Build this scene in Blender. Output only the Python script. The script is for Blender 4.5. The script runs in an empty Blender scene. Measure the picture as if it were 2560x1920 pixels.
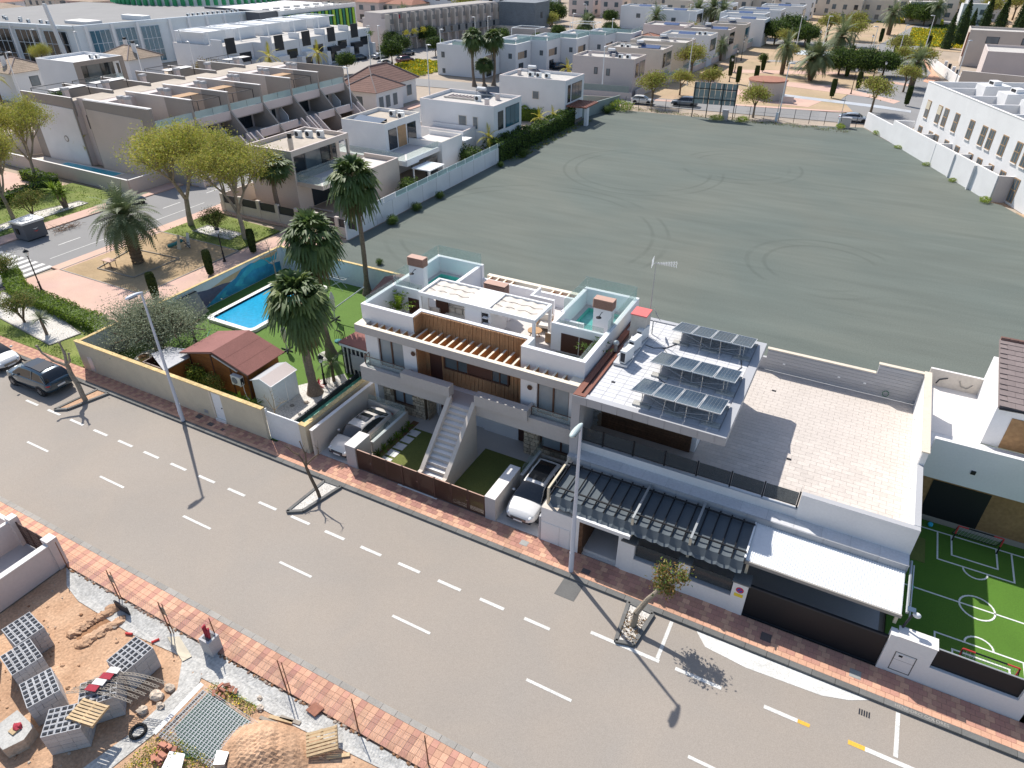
import bpy,bmesh,math,random
import numpy as np
from mathutils import Vector,Matrix
random.seed(7);rng = np.random.default_rng(7)
R = math.radians
scn = bpy.context.scene
col = scn.collection

# ---------------------------------------------------------------- camera
cam_d = bpy.data.cameras.new("camera");cam = bpy.data.objects.new("camera",cam_d);col.objects.link(cam)
cam.location = (0,0,26);cam.rotation_euler = (R(90-33.4),0,R(27.8))
cam_d.lens = 24.0;cam_d.sensor_width = 36.0;cam_d.clip_start = 0.5;cam_d.clip_end = 6000
scn.camera = cam
# ---------------------------------------------------------------- sky and sun
SUN_EL,SUN_AZ = 48.5,146.7          # azimuth counted anticlockwise from +X
world = bpy.data.worlds.new("World");scn.world = world;world.use_nodes = True
wn = world.node_tree;wn.nodes.clear()
sky = wn.nodes.new('ShaderNodeTexSky');sky.sky_type = 'NISHITA';sky.sun_disc = False
sky.sun_elevation = R(SUN_EL);sky.sun_rotation = R(90-SUN_AZ);sky.air_density = 1.0;sky.dust_density = 1.2;sky.ozone_density = 1.2
bg = wn.nodes.new('ShaderNodeBackground');bg.inputs[1].default_value = 0.13
wo = wn.nodes.new('ShaderNodeOutputWorld')
wn.links.new(sky.outputs[0],bg.inputs[0]);wn.links.new(bg.outputs[0],wo.inputs[0])
sd = bpy.data.lights.new("sun",'SUN');sd.energy = 4.7;sd.angle = R(0.5);sd.color = (1.0,0.95,0.88)
so = bpy.data.objects.new("sun",sd);col.objects.link(so)
_d = Vector((math.cos(R(SUN_EL))*math.cos(R(SUN_AZ)),math.cos(R(SUN_EL))*math.sin(R(SUN_AZ)),math.sin(R(SUN_EL))))
so.rotation_euler = _d.to_track_quat('Z','Y').to_euler();so.location = (-60,60,120)
scn.view_settings.view_transform = 'Standard';scn.view_settings.look = 'None'
scn.view_settings.exposure = 0.25;scn.view_settings.gamma = 1.0;scn.view_settings.use_curve_mapping = False
scn.cycles.max_bounces = 6;scn.cycles.transparent_max_bounces = 12
scn.cycles.caustics_reflective = False;scn.cycles.caustics_refractive = False

# ---------------------------------------------------------------- materials
MATS = {}
def s2l(c):
    return tuple(((x/255)/12.92 if x/255 <= .04045 else ((x/255+.055)/1.055)**2.4) for x in c)
def mat(name,c,rough=.85,var=.12,scale=.35,fine=.10,fscale=14,bump=0.0,bscale=30,metal=0,spec=.35,rnd=0.0,c2=None,mixs=.2,obj=False,coat=0):
    """principled material: base colour c, large mottling (var), fine grain (fine), per-object variation (rnd)"""
    m = bpy.data.materials.new(name);m.use_nodes = True;nt = m.node_tree;N = nt.nodes;L = nt.links
    p = N['Principled BSDF']
    p.inputs['Roughness'].default_value = rough;p.inputs['Metallic'].default_value = metal
    p.inputs['Specular IOR Level'].default_value = spec
    if coat:p.inputs['Coat Weight'].default_value = coat;p.inputs['Coat Roughness'].default_value = .03
    if obj:pos = N.new('ShaderNodeTexCoord').outputs['Object']
    else:pos = N.new('ShaderNodeNewGeometry').outputs['Position']
    fac = None
    def mul(a,b):
        n = N.new('ShaderNodeMath');n.operation = 'MULTIPLY';L.new(a,n.inputs[0]);L.new(b,n.inputs[1]);return n.outputs[0]
    def noise(sc,det,lo,hi,dist=0):
        n = N.new('ShaderNodeTexNoise');n.inputs['Scale'].default_value = sc;n.inputs['Detail'].default_value = det;n.inputs['Distortion'].default_value = dist
        L.new(pos,n.inputs['Vector'])
        r = N.new('ShaderNodeMapRange');r.inputs[1].default_value = .25;r.inputs[2].default_value = .75;r.inputs[3].default_value = lo;r.inputs[4].default_value = hi
        L.new(n.outputs[0],r.inputs[0]);return r.outputs[0]
    if var:fac = noise(scale,4,1-var,1+var,.4)
    if fine:
        f = noise(fscale,2,1-fine,1+fine);fac = mul(fac,f) if fac else f
    if rnd:
        oi = N.new('ShaderNodeObjectInfo');r = N.new('ShaderNodeMapRange');r.inputs[3].default_value = 1-rnd;r.inputs[4].default_value = 1+rnd
        L.new(oi.outputs['Random'],r.inputs[0]);fac = mul(fac,r.outputs[0]) if fac else r.outputs[0]
    base = N.new('ShaderNodeRGB');base.outputs[0].default_value = (*c,1);src = base.outputs[0]
    if c2:
        mx = N.new('ShaderNodeMix');mx.data_type = 'RGBA';mx.inputs[6].default_value = (*c,1);mx.inputs[7].default_value = (*c2,1)
        if rnd and mixs == 0:
            oi2 = N.new('ShaderNodeObjectInfo');L.new(oi2.outputs['Random'],mx.inputs[0])
        else:L.new(noise(mixs,5,0,1,.8),mx.inputs[0])
        src = mx.outputs[2]
    if fac:
        vm = N.new('ShaderNodeVectorMath');vm.operation = 'SCALE';L.new(src,vm.inputs[0]);L.new(fac,vm.inputs['Scale']);src = vm.outputs[0]
    L.new(src,p.inputs['Base Color'])
    if bump:
        n = N.new('ShaderNodeTexNoise');n.inputs['Scale'].default_value = bscale;n.inputs['Detail'].default_value = 3;L.new(pos,n.inputs['Vector'])
        b = N.new('ShaderNodeBump');b.inputs['Strength'].default_value = bump;b.inputs['Distance'].default_value = .05
        L.new(n.outputs[0],b.inputs['Height']);L.new(b.outputs[0],p.inputs['Normal'])
    if name[:4] in ('leaf','palm','date') and name != 'palm_stalk':
        tr = N.new('ShaderNodeBsdfTranslucent');L.new(src,tr.inputs[0]);ms = N.new('ShaderNodeMixShader');ms.inputs[0].default_value = .28
        L.new(p.outputs[0],ms.inputs[1]);L.new(tr.outputs[0],ms.inputs[2]);L.new(ms.outputs[0],N['Material Output'].inputs[0])
    MATS[name] = m;return m
def glass(name,tint,transp,rough=.02,gloss=(.9,.95,1)):
    m = bpy.data.materials.new(name);m.use_nodes = True;nt = m.node_tree;N = nt.nodes;L = nt.links
    N.clear();o = N.new('ShaderNodeOutputMaterial');t = N.new('ShaderNodeBsdfTransparent');t.inputs[0].default_value = (*tint,1)
    d = N.new('ShaderNodeBsdfPrincipled');d.inputs['Base Color'].default_value = (*[x*.6 for x in tint],1);d.inputs['Roughness'].default_value = rough
    mx = N.new('ShaderNodeMixShader');mx.inputs[0].default_value = 1-transp
    L.new(t.outputs[0],mx.inputs[1]);L.new(d.outputs[0],mx.inputs[2]);L.new(mx.outputs[0],o.inputs[0])
    MATS[name] = m;return m

mat('asphalt',(.345,.298,.250),.9,.05,.12,.13,26,c2=(.312,.280,.245),mixs=.22)
mat('asphalt_grey',(.25,.245,.24),.9,.07,.15,.08,30)
mat('asphalt_pale',(.36,.33,.30),.9,.06,.1,.08,30)
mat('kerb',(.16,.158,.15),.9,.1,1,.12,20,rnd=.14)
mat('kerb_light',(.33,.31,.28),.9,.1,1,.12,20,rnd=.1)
mat('paver',(.50,.27,.19),.9,.06,.6,.08,18,rnd=.16,c2=(.42,.21,.17),mixs=.9)
mat('paver_orange',(.60,.36,.24),.9,.08,.6,.10,18,rnd=.18,c2=(.53,.29,.20),mixs=.8)
mat('paver_pink',(.56,.37,.31),.9,.08,.5,.08,12,c2=(.61,.42,.32),mixs=.3)
mat('paver_joint',(.26,.17,.13),.95,.1,.6,.1,20)
mat('paint_white',(.66,.65,.61),.8,.10,1.2,.22,16)
mat('paint_yellow',(.75,.42,.06),.8,.1,1,.15,16)
mat('grass',(.135,.19,.035),.95,.22,.5,.3,9,bump=.6,bscale=25,c2=(.20,.22,.06),mixs=.35)
mat('turf',(.105,.19,.035),.95,.06,.6,.18,22,bump=.4,bscale=60)
mat('turf_pitch',(.085,.185,.022),.95,.08,.5,.2,22,bump=.4,bscale=50)
mat('turf_villa',(.15,.17,.045),.95,.08,.9,.22,22,bump=.5,bscale=60)
mat('sand',(.43,.31,.185),.95,.16,.4,.12,6,c2=(.38,.27,.15),mixs=.5,bump=.3,bscale=8)
mat('park_soil',(.50,.35,.235),.95,.14,.12,.10,2,c2=(.37,.29,.17),mixs=.09)
mat('soil',(.46,.275,.165),.95,.14,.7,.22,9,c2=(.54,.36,.235),mixs=.7,bump=1.0,bscale=7)
mat('soil_dark',(.30,.16,.085),.95,.2,1.2,.2,8,bump=.8,bscale=8)
mat('town_ground',(.40,.34,.28),.95,.15,.03,.08,.5,c2=(.36,.28,.20),mixs=.02)
mat('gravel_white',(.62,.59,.54),.9,.08,1,.35,12,bump=.6,bscale=30)
mat('concrete',(.46,.45,.42),.9,.12,.9,.15,14,bump=.3,bscale=20)
mat('concrete_rough',(.50,.49,.46),.95,.16,1.5,.25,8,bump=.8,bscale=12)
mat('block',(.44,.44,.445),.95,.07,2,.12,24,rnd=.07)
mat('block_hole',(.14,.14,.145),.95,.1,2,.1,20)  # darker grey paints the shade inside the block hollows
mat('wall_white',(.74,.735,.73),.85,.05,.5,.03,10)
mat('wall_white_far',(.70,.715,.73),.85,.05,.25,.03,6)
mat('wall_villa',(.76,.755,.765),.8,.03,.4,.02,10)
mat('wall_beige',(.56,.49,.43),.85,.06,.3,.04,8)
mat('wall_cream',(.60,.545,.47),.85,.06,.3,.04,8)
mat('wall_taupe',(.33,.29,.255),.85,.06,.3,.04,8)
mat('wall_pinkish',(.60,.52,.49),.85,.05,.3,.04,8)
mat('wall_yellowish',(.60,.53,.40),.9,.07,1.2,.05,14,bump=.3,bscale=14)
mat('coping_yellow',(.62,.46,.22),.9,.15,1.5,.2,8,rnd=.1)
mat('coping_sand',(.66,.58,.47),.9,.06,1.5,.06,9)
mat('wall_grey',(.42,.42,.43),.85,.05,.4,.03,10)
mat('panel_grey',(.40,.405,.42),.6,.05,.4,.03,10,rnd=.05)
mat('stair_beige',(.60,.54,.475),.85,.05,.5,.04,10)
mat('sand_render',(.63,.56,.485),.85,.04,.5,.03,10)
mat('canopy_grey',(.46,.44,.42),.85,.05,.6,.04,8)
mat('stone',(.56,.46,.34),.9,.12,3,.22,12,rnd=.20,bump=.8,bscale=14)
mat('stone_joint',(.24,.18,.125),.95,.1,3,.2,12)
mat('stone_grey',(.30,.29,.27),.9,.12,3,.2,12,rnd=.2,bump=.6,bscale=14)
mat('batten',(.47,.275,.145),.7,.10,1.5,.12,9,c2=(.40,.22,.11),mixs=2)
mat('batten_gap',(.13,.07,.035),.9,.1,1,.1,8)
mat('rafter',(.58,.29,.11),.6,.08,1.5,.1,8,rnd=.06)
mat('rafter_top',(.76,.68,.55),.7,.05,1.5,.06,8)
mat('brown_metal',(.09,.042,.03),.5,.05,1,.04,10)
mat('brown_cap',(.48,.30,.23),.6,.05,1,.05,10)
mat('flashing',(.23,.085,.055),.55,.08,.8,.06,10)
mat('dark_brown_door',(.085,.04,.03),.5,.06,1,.05,10)
mat('ipe',(.10,.052,.028),.6,.2,1.2,.25,9,rnd=.15)
mat('wood_panel_far',(.36,.27,.19),.8,.1,.6,.1,4)
mat('wood_garage',(.30,.175,.08),.7,.15,.6,.2,5)
mat('wood_shed',(.26,.10,.028),.7,.12,1,.15,8,rnd=.12)
mat('shed_roof',(.235,.105,.09),.95,.10,.6,.12,12)
mat('shed_roof2',(.27,.125,.11),.95,.10,.6,.12,12)
mat('slab_white',(.75,.72,.69),.8,.04,1,.04,12,rnd=.03)
mat('porcelain',(.58,.545,.52),.6,.03,.6,.03,10)
mat('terrace_tile',(.59,.53,.475),.75,.05,.8,.07,9,rnd=.06)
mat('terrace_joint',(.47,.42,.37),.9,.05,1,.05,9)
mat('roof_tile_pale',(.62,.62,.63),.85,.06,.8,.08,9,rnd=.05)
mat('roof_joint_pale',(.42,.42,.43),.9,.05,1,.05,9)
mat('roof_gravel',(.50,.475,.44),.95,.10,.4,.10,3)
mat('roof_sand',(.46,.40,.33),.95,.10,.4,.08,3)
mat('metal_pale',(.62,.63,.64),.4,.04,1,.03,10,metal=.3)
mat('metal_white',(.80,.81,.81),.5,.05,.6,.03,8)
mat('metal_galv',(.42,.44,.45),.45,.06,1,.06,14,metal=.5)
mat('metal_dark',(.025,.028,.035),.45,.05,1,.04,10)
mat('metal_black',(.012,.013,.016),.5,.05,1,.04,10)
mat('lamp_grey',(.56,.59,.66),.45,.03,1,.02,10)
mat('lamp_head',(.50,.58,.56),.4,.14,4,.12,20)
mat('fabric_dark',(.11,.13,.145),.95,.06,.8,.04,20)
mat('fabric_cream',(.66,.61,.54),.95,.04,1,.04,20)
mat('cushion',(.72,.69,.64),.95,.04,1,.05,20)
mat('rattan',(.42,.26,.14),.8,.1,2,.15,20)
mat('solar_cell',(.055,.085,.125),.16,.10,1.2,.03,10,spec=.7,rnd=.12)
mat('solar_line',(.22,.25,.28),.4,.03,1,.02,10)
mat('solar_blue',(.05,.09,.20),.3,.05,.6,.05,4)
mat('red_cap',(.66,.17,.16),.85,.06,1,.05,10)
mat('plaster_cream',(.62,.56,.49),.9,.08,1.5,.06,9)
mat('white_plastic',(.74,.75,.74),.5,.04,1,.03,10)
mat('dark_plastic',(.035,.038,.045),.6,.05,1,.05,10)
mat('bin_grey',(.11,.115,.13),.6,.06,1,.06,10)
mat('red_plastic',(.55,.05,.05),.6,.05,1,.05,10)
mat('teal',(.03,.20,.22),.6,.05,1,.05,10)
mat('green_fence',(.04,.16,.09),.8,.1,1,.1,10)
mat('green_mesh',(.05,.26,.19),.8,.12,1.4,.2,20)
mat('green_film',(.16,.46,.33),.25,.14,2.0,.15,6,spec=.6)
mat('pitch_line',(.72,.74,.70),.8,.05,3,.2,30)
mat('ball_blue',(.05,.45,.65),.6,.05,1,.05,10)
mat('ball_green',(.05,.45,.25),.6,.05,1,.05,10)
mat('terracotta',(.33,.15,.10),.9,.10,.6,.12,5,rnd=.08)
mat('roof_brown',(.215,.125,.10),.9,.10,.8,.15,6,rnd=.08)
mat('roof_slate',(.235,.19,.18),.9,.06,.8,.08,6,rnd=.06)
mat('roof_weathered',(.34,.26,.19),.9,.16,.8,.25,5,rnd=.1)
mat('brick_red',(.42,.19,.13),.9,.1,.6,.15,6,rnd=.12)
mat('pool_tile',(.03,.36,.55),.3,.03,.8,.10,14)
mat('pool_teal',(.12,.50,.42),.3,.03,.8,.06,14)
mat('pool_far',(.02,.42,.55),.3,.05,.8,.05,4)
mat('flower_yellow',(.72,.55,.015),.9,.12,.5,.1,6)
mat('leaf_bright',(.22,.32,.035),.8,.30,1.2,.25,6,rnd=.08)
mat('leaf_lime',(.36,.40,.07),.8,.25,1.2,.25,6,rnd=.08)
mat('leaf_plane',(.44,.40,.09),.85,.25,.8,.3,5,rnd=.06)
mat('leaf_mid',(.11,.17,.03),.75,.28,1.0,.25,6,rnd=.10)
mat('leaf_dark',(.032,.060,.017),.7,.28,1.0,.25,6,rnd=.10)
mat('leaf_olive',(.25,.28,.18),.7,.25,1.2,.25,7,rnd=.08)
mat('leaf_ochre',(.30,.26,.08),.85,.22,1.0,.25,6,rnd=.12)
mat('leaf_brown',(.20,.15,.09),.9,.2,1.0,.25,6,rnd=.10)
mat('leaf_rusty',(.30,.17,.06),.85,.3,3.0,.3,9)
mat('leaf_yucca',(.42,.38,.04),.7,.2,1.0,.2,6)
mat('palm_green',(.085,.135,.035),.6,.25,1.4,.2,8,spec=.6)
mat('palm_light',(.17,.22,.06),.6,.25,1.4,.2,8,spec=.6)
mat('palm_skirt',(.13,.115,.05),.85,.25,1.4,.25,9)
mat('date_leaf',(.15,.19,.085),.6,.25,1.0,.2,7,spec=.5)
mat('palm_stalk',(.42,.34,.20),.8,.1,2,.1,8)
mat('bark',(.17,.125,.085),.95,.2,2,.25,12,bump=.8,bscale=18)
mat('bark_pale',(.30,.255,.195),.95,.2,2,.25,12,bump=.6,bscale=18)
mat('bark_palm',(.20,.155,.12),.95,.15,2,.25,9,bump=1,bscale=12)
mat('cypress_green',(.045,.065,.012),.9,.25,1.4,.3,14)
mat('timber',(.56,.41,.24),.85,.12,1.5,.15,9,rnd=.12)
mat('timber_grey',(.33,.29,.24),.9,.12,1.5,.15,9,rnd=.12)
mat('rust',(.22,.11,.06),.9,.2,3,.2,12)
mat('rock',(.50,.42,.34),.95,.15,2,.2,9,rnd=.15,bump=.6,bscale=10)
mat('car_white',(.72,.71,.69),.28,.0,1,.0,1,spec=.5,coat=1)
mat('car_cream',(.67,.63,.58),.25,.0,1,.0,1,spec=.5,coat=1)
mat('car_blue',(.022,.055,.085),.22,.0,1,.0,1,spec=.6,coat=1,metal=.3)
mat('car_grey',(.13,.15,.18),.25,.0,1,.0,1,spec=.5,coat=1,metal=.3)
mat('car_red',(.11,.012,.02),.25,.0,1,.0,1,spec=.5,coat=1)
mat('car_silver',(.40,.43,.46),.25,.0,1,.0,1,spec=.5,coat=1,metal=.3)
mat('car_glass',(.016,.019,.022),.06,.0,1,.0,1,spec=.8)
mat('tyre',(.02,.02,.02),.85,.05,1,.05,10)
mat('rim',(.38,.38,.39),.35,.0,1,.0,1,metal=.7)
mat('chrome',(.55,.56,.57),.2,.0,1,.0,1,metal=.9)
mat('light_glass',(.70,.73,.76),.15,.0,1,.0,1,spec=.8)
mat('tail_red',(.42,.02,.02),.3,.0,1,.0,1,spec=.6)
mat('window_dark',(.020,.028,.036),.08,.15,.6,.0,1,spec=.7)
mat('window_grey',(.10,.13,.15),.12,.25,.8,.0,1,spec=.7)
mat('window_blue',(.03,.12,.18),.08,.35,.35,.0,1,spec=.8)
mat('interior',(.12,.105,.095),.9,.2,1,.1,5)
mat('curtain',(.50,.54,.56),.9,.05,1,.03,6)
mat('frame_brown',(.11,.055,.035),.5,.05,1,.05,10)
mat('frame_tan',(.36,.24,.14),.6,.05,1,.05,10)
mat('shutter',(.62,.55,.42),.8,.05,1,.05,10)
mat('green_lime',(.27,.50,.05),.7,.05,1,.05,5)
mat('green_deep',(.03,.20,.13),.7,.05,1,.05,5)
mat('green_roof',(.05,.33,.14),.7,.08,1,.05,5)
mat('mural_sky',(.66,.64,.60),.9,.1,.6,.05,4)
mat('mural_orange',(.62,.40,.22),.9,.15,.8,.05,4)
mat('mural_blue',(.03,.20,.38),.9,.3,.7,.1,4,c2=(.05,.36,.48),mixs=.8)
mat('mural_dark',(.12,.12,.17),.9,.25,.9,.1,4)
mat('mural_teal',(.06,.40,.48),.9,.25,.9,.1,4)
mat('billboard_back',(.27,.315,.30),.8,.06,.4,.06,4,rnd=.05)
mat('manhole',(.12,.10,.095),.8,.1,3,.1,20)
mat('manhole_pale',(.33,.33,.31),.8,.1,3,.1,20)
mat('cloth_red',(.36,.04,.06),.9,.1,2,.1,10)
mat('sign_red',(.55,.03,.05),.7,0,1,0,1)
mat('sign_yellow',(.80,.60,.05),.7,0,1,0,1)
mat('sign_blue',(.03,.08,.40),.7,0,1,0,1)
mat('gate_brown',(.085,.045,.035),.6,.06,1,.05,10)
mat('slate_blue_wall',(.17,.19,.21),.8,.1,.6,.15,3)
mat('wall_sky',(.60,.66,.70),.85,.06,.3,.04,5)
glass('glass_clear',(.90,.955,.94),.80)
glass('glass_mint',(.74,.90,.90),.35)
glass('glass_smoke',(.35,.38,.40),.72)
glass('glass_house',(.80,.86,.90),.45,.1)
glass('car_screen',(.30,.32,.34),.55)
glass('mesh_green',(.35,.62,.52),.72,.8)
glass('net_grey',(.8,.8,.8),.88,.8)
def water(name,c,bscale,depth=.35):
    m = mat(name,c,.06,.02,.4,.14,bscale*.6,bump=.25,bscale=bscale,spec=.6);return m
water('water_blue',(.025,.34,.56),7)
water('water_teal',(.17,.52,.47),6)
def field_mat():
    m = bpy.data.materials.new('gravel_field');m.use_nodes = True;nt = m.node_tree;N = nt.nodes;L = nt.links;p = N['Principled BSDF']
    p.inputs['Roughness'].default_value = .95;p.inputs['Specular IOR Level'].default_value = .2
    g = N.new('ShaderNodeNewGeometry')
    def noise(sc,det,mp=None,dist=0):
        n = N.new('ShaderNodeTexNoise');n.inputs['Scale'].default_value = sc;n.inputs['Detail'].default_value = det;n.inputs['Distortion'].default_value = dist
        if mp:
            v = N.new('ShaderNodeMapping');v.inputs['Rotation'].default_value = (0,0,R(mp[0]));v.inputs['Scale'].default_value = (mp[1],mp[2],1)
            L.new(g.outputs['Position'],v.inputs['Vector']);L.new(v.outputs[0],n.inputs['Vector'])
        else:L.new(g.outputs['Position'],n.inputs['Vector'])
        return n.outputs[0]
    def rng_(a,lo,hi,i0=.3,i1=.7):
        r = N.new('ShaderNodeMapRange');r.inputs[1].default_value = i0;r.inputs[2].default_value = i1;r.inputs[3].default_value = lo;r.inputs[4].default_value = hi
        L.new(a,r.inputs[0]);return r.outputs[0]
    def mul(a,b):
        n = N.new('ShaderNodeMath');n.operation = 'MULTIPLY';L.new(a,n.inputs[0]);L.new(b,n.inputs[1]);return n.outputs[0]
    mx = N.new('ShaderNodeMix');mx.data_type = 'RGBA';mx.inputs[6].default_value = (.122,.145,.130,1);mx.inputs[7].default_value = (.150,.162,.138,1)
    L.new(rng_(noise(.05,5,None,1),0,1),mx.inputs[0])
    f = mul(rng_(noise(.22,5,(14,.35,1.6),.6),.93,1.07),rng_(noise(9,3),.90,1.10))
    f = mul(f,rng_(noise(.5,4,(-8,.25,2.2),.5),.95,1.06))
    for cx,cy,r0 in ((-16,96,7.0),(-27,88,9.5),(-2,66,6.0),(-31,62,14)):
        d = N.new('ShaderNodeVectorMath');d.operation = 'DISTANCE';L.new(g.outputs['Position'],d.inputs[0]);d.inputs[1].default_value = (cx,cy,0)
        a = N.new('ShaderNodeMath');a.operation = 'SUBTRACT';L.new(d.outputs['Value'],a.inputs[0]);a.inputs[1].default_value = r0
        b = N.new('ShaderNodeMath');b.operation = 'ABSOLUTE';L.new(a.outputs[0],b.inputs[0])
        c = N.new('ShaderNodeMath');c.operation = 'SUBTRACT';L.new(b.outputs[0],c.inputs[0]);c.inputs[1].default_value = .8
        e = N.new('ShaderNodeMath');e.operation = 'ABSOLUTE';L.new(c.outputs[0],e.inputs[0])
        k = rng_(e.outputs[0],.86,1.0,.05,.28)
        mxx = N.new('ShaderNodeMath');mxx.operation = 'MAXIMUM';L.new(k,mxx.inputs[0]);L.new(rng_(noise(.12,2),.80,1.0,.40,.56),mxx.inputs[1])
        f = mul(f,mxx.outputs[0])
    vm = N.new('ShaderNodeVectorMath');vm.operation = 'SCALE';L.new(mx.outputs[2],vm.inputs[0]);L.new(f,vm.inputs['Scale'])
    L.new(vm.outputs[0],p.inputs['Base Color']);MATS['gravel_field'] = m
    n = N.new('ShaderNodeBump');n.inputs['Strength'].default_value = .35;n.inputs['Distance'].default_value = .05;L.new(noise(14,3),n.inputs['Height']);L.new(n.outputs[0],p.inputs['Normal'])
field_mat()

# ---------------------------------------------------------------- mesh helpers
class B:
    """collects faces, each with a material name"""
    def __init__(s):s.v = [];s.f = [];s.m = []
    def face(s,pts,m):
        n = len(s.v);s.v += [tuple(p) for p in pts];s.f.append(tuple(range(n,n+len(pts))));s.m.append(m);return s
    def box(s,x0,x1,y0,y1,z0,z1,m,top=None):
        if x0 > x1:x0,x1 = x1,x0
        if y0 > y1:y0,y1 = y1,y0
        n = len(s.v)
        s.v += [(x0,y0,z0),(x1,y0,z0),(x1,y1,z0),(x0,y1,z0),(x0,y0,z1),(x1,y0,z1),(x1,y1,z1),(x0,y1,z1)]
        s.f += [(n,n+3,n+2,n+1),(n+4,n+5,n+6,n+7),(n,n+1,n+5,n+4),(n+1,n+2,n+6,n+5),(n+2,n+3,n+7,n+6),(n+3,n,n+4,n+7)]
        s.m += [m,top or m,m,m,m,m];return s
    def prism(s,pts,z0,z1,m,top=None):
        a = sum(pts[i][0]*pts[(i+1)%len(pts)][1]-pts[(i+1)%len(pts)][0]*pts[i][1] for i in range(len(pts)))
        if a < 0:pts = pts[::-1]
        n = len(s.v);k = len(pts)
        s.v += [(p[0],p[1],z0) for p in pts]+[(p[0],p[1],z1) for p in pts]
        s.f += [tuple(n+i for i in range(k))[::-1],tuple(n+k+i for i in range(k))];s.m += [m,top or m]
        for i in range(k):j = (i+1)%k;s.f.append((n+i,n+j,n+k+j,n+k+i));s.m.append(m)
        return s
    def yz(s,pts,x0,x1,m):
        """profile in the y-z plane pushed along x"""
        k = len(pts);n = len(s.v)
        s.v += [(x0,p[0],p[1]) for p in pts]+[(x1,p[0],p[1]) for p in pts]
        s.f += [tuple(n+i for i in range(k)),tuple(n+k+i for i in range(k))[::-1]];s.m += [m,m]
        for i in range(k):j = (i+1)%k;s.f.append((n+j,n+i,n+k+i,n+k+j));s.m.append(m)
        return s
    def xz(s,pts,y0,y1,m):
        k = len(pts);n = len(s.v)
        s.v += [(p[0],y0,p[1]) for p in pts]+[(p[0],y1,p[1]) for p in pts]
        s.f += [tuple(n+i for i in range(k)),tuple(n+k+i for i in range(k))[::-1]];s.m += [m,m]
        for i in range(k):j = (i+1)%k;s.f.append((n+j,n+i,n+k+i,n+k+j));s.m.append(m)
        return s
    def wall(s,x0,y0,x1,y1,t,z0,z1,m,top=None,z1b=None):
        d = math.hypot(x1-x0,y1-y0);nx,ny = -(y1-y0)/d*t/2,(x1-x0)/d*t/2
        P = [(x0+nx,y0+ny),(x1+nx,y1+ny),(x1-nx,y1-ny),(x0-nx,y0-ny)]
        if z1b is None:return s.prism(P,z0,z1,m,top)
        n = len(s.v);zs = [z1,z1b,z1b,z1]
        s.v += [(p[0],p[1],z0) for p in P]+[(p[0],p[1],z) for p,z in zip(P,zs)]
        s.f += [(n,n+1,n+2,n+3),(n+7,n+6,n+5,n+4),(n+4,n+5,n+1,n),(n+5,n+6,n+2,n+1),(n+6,n+7,n+3,n+2),(n+7,n+4,n,n+3)];s.m += [m,top or m,m,m,m,m]
        return s
    def tube(s,p0,p1,r0,m,r1=None,n=8,cap=True):
        p0 = Vector(p0);p1 = Vector(p1);r1 = r0 if r1 is None else r1;d = (p1-p0)
        if d.length < 1e-6:return s
        d.normalize();a = d.orthogonal().normalized();b = d.cross(a);k = len(s.v)
        for (p,r) in ((p0,r0),(p1,r1)):
            for i in range(n):
                t = 2*math.pi*i/n;q = p+(a*math.cos(t)+b*math.sin(t))*r;s.v.append(tuple(q))
        for i in range(n):j = (i+1)%n;s.f.append((k+i,k+j,k+n+j,k+n+i));s.m.append(m)
        if cap:s.f.append(tuple(k+i for i in range(n))[::-1]);s.f.append(tuple(k+n+i for i in range(n)));s.m += [m,m]
        return s
    def path(s,pts,r,m,n=6,r1=None):
        for i in range(len(pts)-1):
            ra = r if r1 is None else r+(r1-r)*i/(len(pts)-1);rb = r if r1 is None else r+(r1-r)*(i+1)/(len(pts)-1)
            s.tube(pts[i],pts[i+1],ra,m,rb,n)
        return s
    def disc(s,c,r,m,n=20,z=None):
        return s.face([(c[0]+r*math.cos(2*math.pi*i/n),c[1]+r*math.sin(2*math.pi*i/n),c[2]) for i in range(n)],m)
    def blob(s,c,rx,ry,rz,m,seed=0,seg=10,rings=7,jit=.15):
        rr = random.Random(seed);k = len(s.v)
        s.v.append((c[0],c[1],c[2]+rz))
        for i in range(1,rings):
            ph = math.pi*i/rings
            for j in range(seg):
                t = 2*math.pi*j/seg;q = 1+rr.uniform(-jit,jit)
                s.v.append((c[0]+rx*q*math.sin(ph)*math.cos(t),c[1]+ry*q*math.sin(ph)*math.sin(t),c[2]+rz*q*math.cos(ph)))
        s.v.append((c[0],c[1],c[2]-rz));e = len(s.v)-1
        for j in range(seg):s.f.append((k,k+1+j,k+1+(j+1)%seg));s.m.append(m)
        for i in range(rings-2):
            for j in range(seg):
                a = k+1+i*seg+j;b = k+1+i*seg+(j+1)%seg;s.f.append((a,a+seg,b+seg,b));s.m.append(m)
        for j in range(seg):s.f.append((e,k+1+(rings-2)*seg+(j+1)%seg,k+1+(rings-2)*seg+j));s.m.append(m)
        return s
def text_mesh(name,body,size,loc,rot,m,parent=None,extrude=.004):
    cu = bpy.data.curves.new(name,'FONT');cu.body = body;cu.size = size;cu.extrude = extrude;cu.align_x = 'CENTER';cu.align_y = 'CENTER'
    t = bpy.data.objects.new(name,cu);dg = bpy.context.evaluated_depsgraph_get();col.objects.link(t);dg.update()
    me = bpy.data.meshes.new_from_object(t.evaluated_get(dg));bpy.data.objects.remove(t);me.materials.clear();me.materials.append(MATS[m])
    return link(name,me,loc,parent,rot=rot)
WL = {}                                   # world location of every object at build time
def mesh_from(b,name):
    me = bpy.data.meshes.new(name);me.from_pydata(b.v,[],b.f)
    names = list(dict.fromkeys(b.m));idx = {n:i for i,n in enumerate(names)}
    for n in names:me.materials.append(MATS[n])
    me.polygons.foreach_set('material_index',[idx[n] for n in b.m]);me.update();return me
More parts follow.
